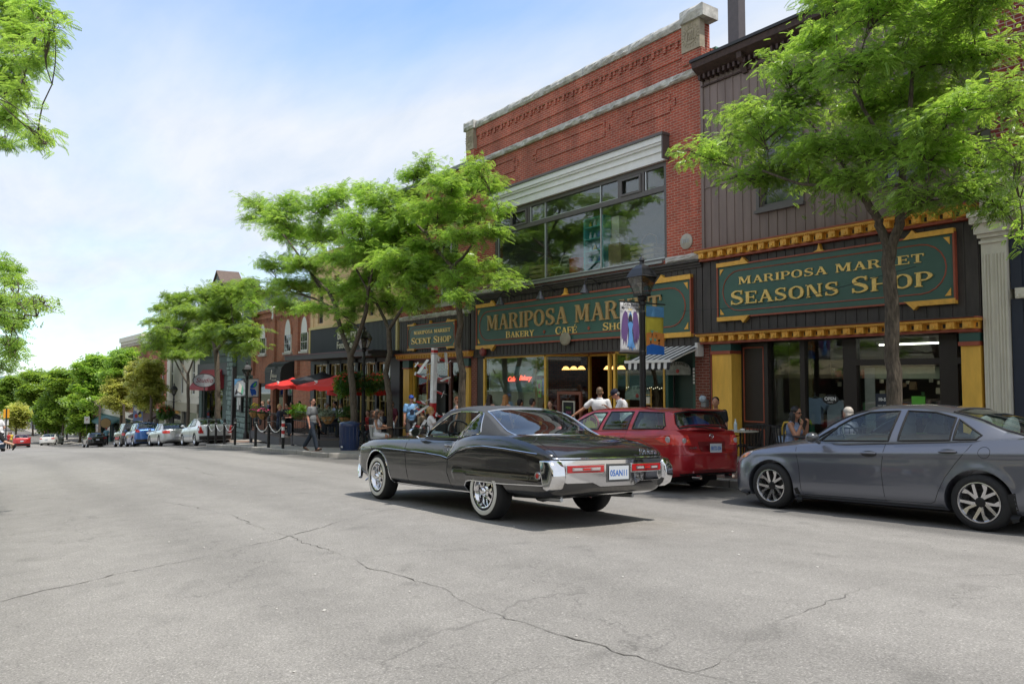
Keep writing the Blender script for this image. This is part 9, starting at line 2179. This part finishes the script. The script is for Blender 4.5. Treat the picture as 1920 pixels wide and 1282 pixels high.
# tables and chairs
def table(X,Y,z,label,r=.38,h=.74,m=None,grp=None):
  t=thing('bistro_table',label,'table',(X,Y,z),0,grp); MB().lathe([(0,h-.02),(r,h-.02),(r+.01,h-.01),(r,h),(0,h)],n=28).build('table_top',m or BLACKM,t,smooth=True); MB().tube([(0,0,.03),(0,0,h-.02)],.025).build('pedestal',BLACKM,t)
  mb=MB(); [mb.tube([(0,0,.12),(.15*math.cos(a),.15*math.sin(a),.08),(.28*math.cos(a),.28*math.sin(a),0)],.015)for a in(.4,1.97,3.54,5.1)]; mb.build('foot',BLACKM,t); return t
def wchair(X,Y,z,rz,label,m=BLACKM,slat=False,grp=None):
  c=thing('patio_chair',label,'chair',(X,Y,z),rz,grp); mb=MB(); P=lambda a:(.23*math.cos(a),-.05-.23*math.sin(a)*1.0,0)
  for i,a in enumerate(np.linspace(.05,math.pi-.05,11)):x=.235*math.cos(a); y=-.03-.22*math.sin(a); mb.tube([(x*.92,y*.9,.45),(x*1.08,y*1.15,.88)],.010 if not slat else .014,4)
  mb.tube([(.235*math.cos(a)*1.08,(-.03-.22*math.sin(a))*1.15,.88)for a in np.linspace(.05,math.pi-.05,13)],.014); mb.build('backrest',m,c)
  MB().lathe([(0,.43),(.24,.43),(.245,.45),(.24,.47),(0,.465)],n=20).build('seat',m,c,smooth=True)
  for x,y in((.18,.18),(-.18,.18),(.18,-.18),(-.18,-.18)):MB().tube([(x,y,.44),(x*1.2,y*1.2,0)],.013).build('leg',BLACKM,c)
  return c
def bottle(X,Y,z,label,m):
  b=thing('bottle',label,'bottle',(X,Y,z)); MB().lathe([(0,0),(.033,0),(.035,.02),(.035,.13),(.030,.16),(.012,.20),(.012,.22)],n=14).build('bottle_body',m,b,smooth=True); MB().lathe([(.0135,.218),(.0135,.24),(0,.24)],n=10).build('cap',WHITE,b)
PET=mat('bottle_plastic',(.45,.55,.60),.1,0,0,coat=1)
Y=12.5; X=at(742,800,Y).x; z=pz(X,Y); table(X,Y,z,'round black bistro table between the woman in white and the trunk'); bottle(at(738,790,12.35).x,12.35,z+.74,'clear water bottle on the round bistro table',PET)
wchair(X3,11.7,pz(X3,11.7),R(38)-math.pi/2,'chair with tall pale slats holding the woman in white',mat('pale_slats',(.55,.55,.53),.5),True)
for u,Y,rz,lb in((792,12.9,125,'black chair of the man behind the aeroplane post'),(808,11.9,-30,'black chair of the curly blonde woman')):wchair(at(u,800,Y).x,Y,pz(at(u,800,Y).x,Y),R(rz),lb)
X=at(800,800,12.4).x; table(X,12.4,pz(X,12.4),'black bistro table behind the bonnet of the coupe')
# before the seasons shop
Y=13.0; X=at(1388,790,Y).x; z=pz(X,Y); table(X,Y,z,'small pale topped table with a water bottle left of the grey saloon',.36,.78,mat('stone_top',(.40,.37,.30),.5)); bottle(at(1379,790,12.9).x,12.9,z+.78,'water bottle on the pale topped table',PET)
wchair(at(1405,800,13.3).x,13.3,pz(at(1405,800,13.3).x,13.3),R(100),'empty black wire chair beside the pale topped table'); wchair(at(1425,800,13.0).x,13.0,pz(at(1425,800,13).x,13.0),R(160),'empty black wire chair nearer the woman with black hair'); 
wchair(px(1480,12.6)-.02,12.58,pz(px(1480,12.6),12.6)+.02,R(8)-math.pi/2,'black wire chair of the woman with black hair'); X=at(1528,800,12.5).x; table(X,12.5,pz(X,12.5),'black bistro table under the elbows of the woman with black hair'); wchair(px(1590,12.9),12.9,pz(px(1590,12.9),12.9),R(170)-math.pi/2,'black wire chair of the white-haired person')
nk=thing('napkin','crumpled food wrapper on the pale topped table','wrapper',(at(1392,790,13.0).x,13.0,z+.78)); MB().ell((0,0,.02),(.06,.05,.03),6).build('paper',WHITE,nk)
for i,(u,Y)in enumerate(((515,12.9),(545,12.7),(575,13.4),(604,12.6),(640,13.0))):
  X=at(u,800,Y).x; table(X,Y,(t1 if u<560 else t2),('leftmost','second','middle','fourth','rightmost')[i]+' dark table on the patio deck counting from the green corner',.35,.74,None,'patio tables')
# the oval yellow sign
Y=12.75; X=at(1108,790,Y).x; zc=at(1108,795,Y).z; s_=thing('oval_sign',"yellow oval Apple Annie's pavement sign under the man's hand",'sign',(X,Y,pz(X,Y)),R(-12)); hh=zc-pz(X,Y)
m=MB().lathe([(0,-.02),(.36,-.02),(.36,.02),(0,.02)],n=36,axis='y'); m.v=[(v[0]*1.05,v[1],v[2]*.72+hh)for v in m.v]; m.build('sign_board',YELP,s_)
m=MB().lathe([(.33,-.024),(.37,-.022),(.37,.022)],n=36,axis='y'); m.v=[(v[0]*1.05,v[1],v[2]*.72+hh)for v in m.v]; m.build('rim',REDP,s_)
letters('sign_letters','APPLE ANNIES',-.29,.29,hh+.0,hh+.11,-.021,REDP,s_,.004,fn=lambda a,b:(a,b+.09*(1-(a/.3)**2)),world=False); MB().box(-.3,-.26,-.02,.02,0,hh).box(.26,.3,-.02,.02,0,hh).build('post',BLACKM,s_)
# aeroplane whirligig post
Y=12.6; X=at(810,760,Y).x; g=pz(X,Y); zt=at(818,652,Y).z; H=zt-g
w_=thing('aeroplane_post','white and red post sprouting little model aeroplanes outside the scent shop','post',(X,Y,g)); w_.rotation_euler=(0,R(2.5),0)
mb=MB(); RW=mat('toy_red',(.42,.02,.02),.4); GW=mat('gloss_white',(.72,.72,.72),.3)
mb.box(-.09,.09,-.07,.07,0,H); mb.build('post',GW,w_); MB().box(-.093,.093,-.073,.073,H-.16,H-.06).box(-.093,.093,-.073,.073,H-2.3,H-1.8).build('red_bands',RW,w_); MB().box(-.0925,.0925,-.0725,.0725,H-.20,H-.185).build('black_line',BLACKM,w_)
def plane(parent,c,rz,rx_,s=1.0):
  M=Euler((rx_,.2*s,rz)).to_matrix(); P=lambda *a:Vector(c)+M@(Vector(a)*s)
  b=MB(); b.tube([P(-.20,0,0),P(-.05,0,0),P(.12,0,0),P(.17,0,0)],[.012,.035,.04,.015],8); o=b.build('model_plane',RW,parent,smooth=True)
  q=MB(); q.obox(P(.06,0,.03),(.09*s,.52*s,.012),M); q.obox(P(-.19,0,.01),(.05*s,.18*s,.01),M); q.obox(P(-.19,0,.05),(.05*s,.01,.08*s),M); q.obox(P(.18,0,0),(.006,.02*s,.20*s),M); q=q.build('wings',GW); q.parent=o
dr=Rv; 
for i,(side,dz,rz,rx_)in enumerate(((-1,-.62,.4,.9),(1,-.40,1.6,1.1),(-1,-.95,1.0,.05),(1,-1.02,.6,.2),(1,-1.45,.2,-.3),(-1,-1.80,1.2,.1),(-1,-2.05,.3,.5),(1,-2.25,1.2,.3),(-1,-2.6,.6,.9))):
  e=dr*side*(.36 if i!=4 else .22); c=(e.x,e.y-.05,H+dz); MB().tube([(0,0,H+dz+.16),(c[0],c[1],c[2])],.010,5).build('wire_arm',GW,w_); plane(w_,c,rz,rx_,1.15)
# signs and posts further down
def post_sign(name,label,cat,u,v_,Y,w,h,face_m,txt=None,tm=None,post=True,oval=False,ph=None,tsize=.12):
  c=at(u,v_,Y); g=pz(c.x,Y)if Y>9 else gz(c.x,Y); r_=thing(name,label,cat,(c.x,Y,g)); zc=c.z-g; d=Vector((-c.x,-Y,0)).normalized(); rz=math.atan2(d.x,-d.y); r_.rotation_euler=(0,0,rz*.9)
  if oval:m=MB().lathe([(0,-.03),(.5,-.03),(.5,.03),(0,.03)],n=28,axis='y'); m.v=[(v[0]*w,v[1],v[2]*h+zc)for v in m.v]; m.build('sign_face',face_m,r_); m=MB().lathe([(.5,-.035),(.54,-.03),(.54,.03)],n=28,axis='y'); m.v=[(v[0]*w,v[1],v[2]*h+zc)for v in m.v]; m.build('sign_rim',BLACKM,r_)
  else:MB().box(-w/2,w/2,-.012,.0,zc-h/2,zc+h/2).build('sign_face',face_m,r_)
  if txt:textmesh('sign_letters',txt,tsize,tm or BLACKM,facing((0,-.04 if oval else -.014,zc)),r_,.001,shear=.3 if oval else 0)
  if post:MB().tube([(0,.03,0),(0,.03,ph or zc+h/2)],.03).build('post',BLACKM,r_)
  return r_
post_sign('oval_sign','grey oval hanging sign with looping script above the parked hatchback','sign',383,713,13.2,1.35,.85,mat('sign_grey',(.32,.32,.34),.5),'Studio',mat('wine_ink',(.20,.02,.03),.5),True,True,None,.42)
post_sign('parking_sign','white no-parking sign on a post beside the pale cream wall','sign',163,787,12.0,.55,.8,WHITE,'P',REDP,tsize=.4); post_sign('parking_sign','white no-parking sign on a black post near the white parked saloon','sign',78,777,11.8,.75,.8,WHITE,'P',REDP,tsize=.5)
rs_=post_sign('round_sign','round wooden plaque wreathed in leaves above the small black hatchback','sign',198,793,12.2,.95,.95,mat('wood_disc',(.30,.20,.08),.7),None,None,True,True)
bp=post_sign('street_banner','blue banner with painted red and yellow figures on a black post beyond the blue wagon','banner',259,774,12.4,.75,1.35,mat('banner_lilac',(.20,.26,.45),.8)); zc=at(259,774,12.4).z-bp.location.z
for k,(x,zz_,m_)in enumerate(((-.15,-.25,REDP),(.15,-.2,YELP),(0,.15,WHITE),(-.2,.35,WHITE),(.1,-.02,BLACKM))):MB().ell((x,-.018,zc+zz_),(.13,.005,.18),8).build('painting',m_,bp,smooth=True)
# black utility post by the stone corner, notice case
X=at(438,760,13.4).x; r_=thing('utility_post','tall black square post at the green stone corner','post',(X,13.4,pz(X,13.4))); MB().box(-.12,.12,-.12,.12,0,at(438,688,13.4).z-pz(X,13.4)).build('post',BLACKM,r_)
r_=thing('notice_case','black framed notice case with white papers on the green corner','notice board',(at(450,750,14.6).x,14.6,at(450,750,14.6).z)); MB().box(-.45,.45,-.06,.06,-.75,.75).build('case',BLACKM,r_); MB().box(-.34,-.05,-.075,-.061,-.6,.6).box(.08,.34,-.075,-.061,-.3,.5).build('papers',WHITE,r_)
# traffic signal at the crossing
c=at(12,775,3.9); c=c*(98/dep(c)); g=gz(c.x,c.y); tl=thing('traffic_light','yellow three-lens traffic light with a white sign at the far crossing','traffic light',(c.x,c.y,g)); zc=c.z-g; rz=math.atan2(-c.x,c.y); tl.rotation_euler=(0,0,-math.pi/2)
MB().box(-.32,.32,-.15,.15,zc-.55,zc+.55).build('signal_head',mat('signal_yellow',(.75,.35,.02),.5),tl)
for i,m_ in enumerate((mat('lens_red_off',(.10,.01,.01),.3),mat('lens_amber_off',(.12,.06,.01),.3),mat('lens_green_off',(.01,.10,.05),.3))):MB().lathe([(0,-.16),(.12,-.16),(.13,-.15)],(0,0,zc+.34-.34*i),14,'y').build('lens',m_,tl)
MB().box(-.28,.28,-.03,0,zc-1.5,zc-.75).build('sign_plate',WHITE,tl); MB().tube([(0,.2,0),(0,.2,zc+.7)],.07).build('post',BLACKM,tl)
# wall meter by the brick pier
r_=thing('gas_meter','glass domed utility meter on the brick pier beside the yellow pillar','meter',(-12.52,14.95,at(1332,752,15).z)); MB().box(-.07,.07,-.08,.05,-.14,.04).build('meter_body',mat('meter_grey',(.25,.27,.28),.5,.3),r_); MB().lathe([(.09,0),(.09,-.06),(.05,-.11),(0,-.12)],(0,-.07,.06),16,'y').build('dome',mat('meter_glass',(.35,.45,.55),.08,0,0,coat=1),r_,smooth=True)
# overhead wire across the fascias
tag(MB().tube([(-12.9,14.6,1.72),(-11.5,14.4,1.66),(-9.5,14.4,1.72),(-7.0,14.3,2.1)],.006,4).build('cable',BLACKM),'thin dark cable strung across the seasons shop sign','cable')
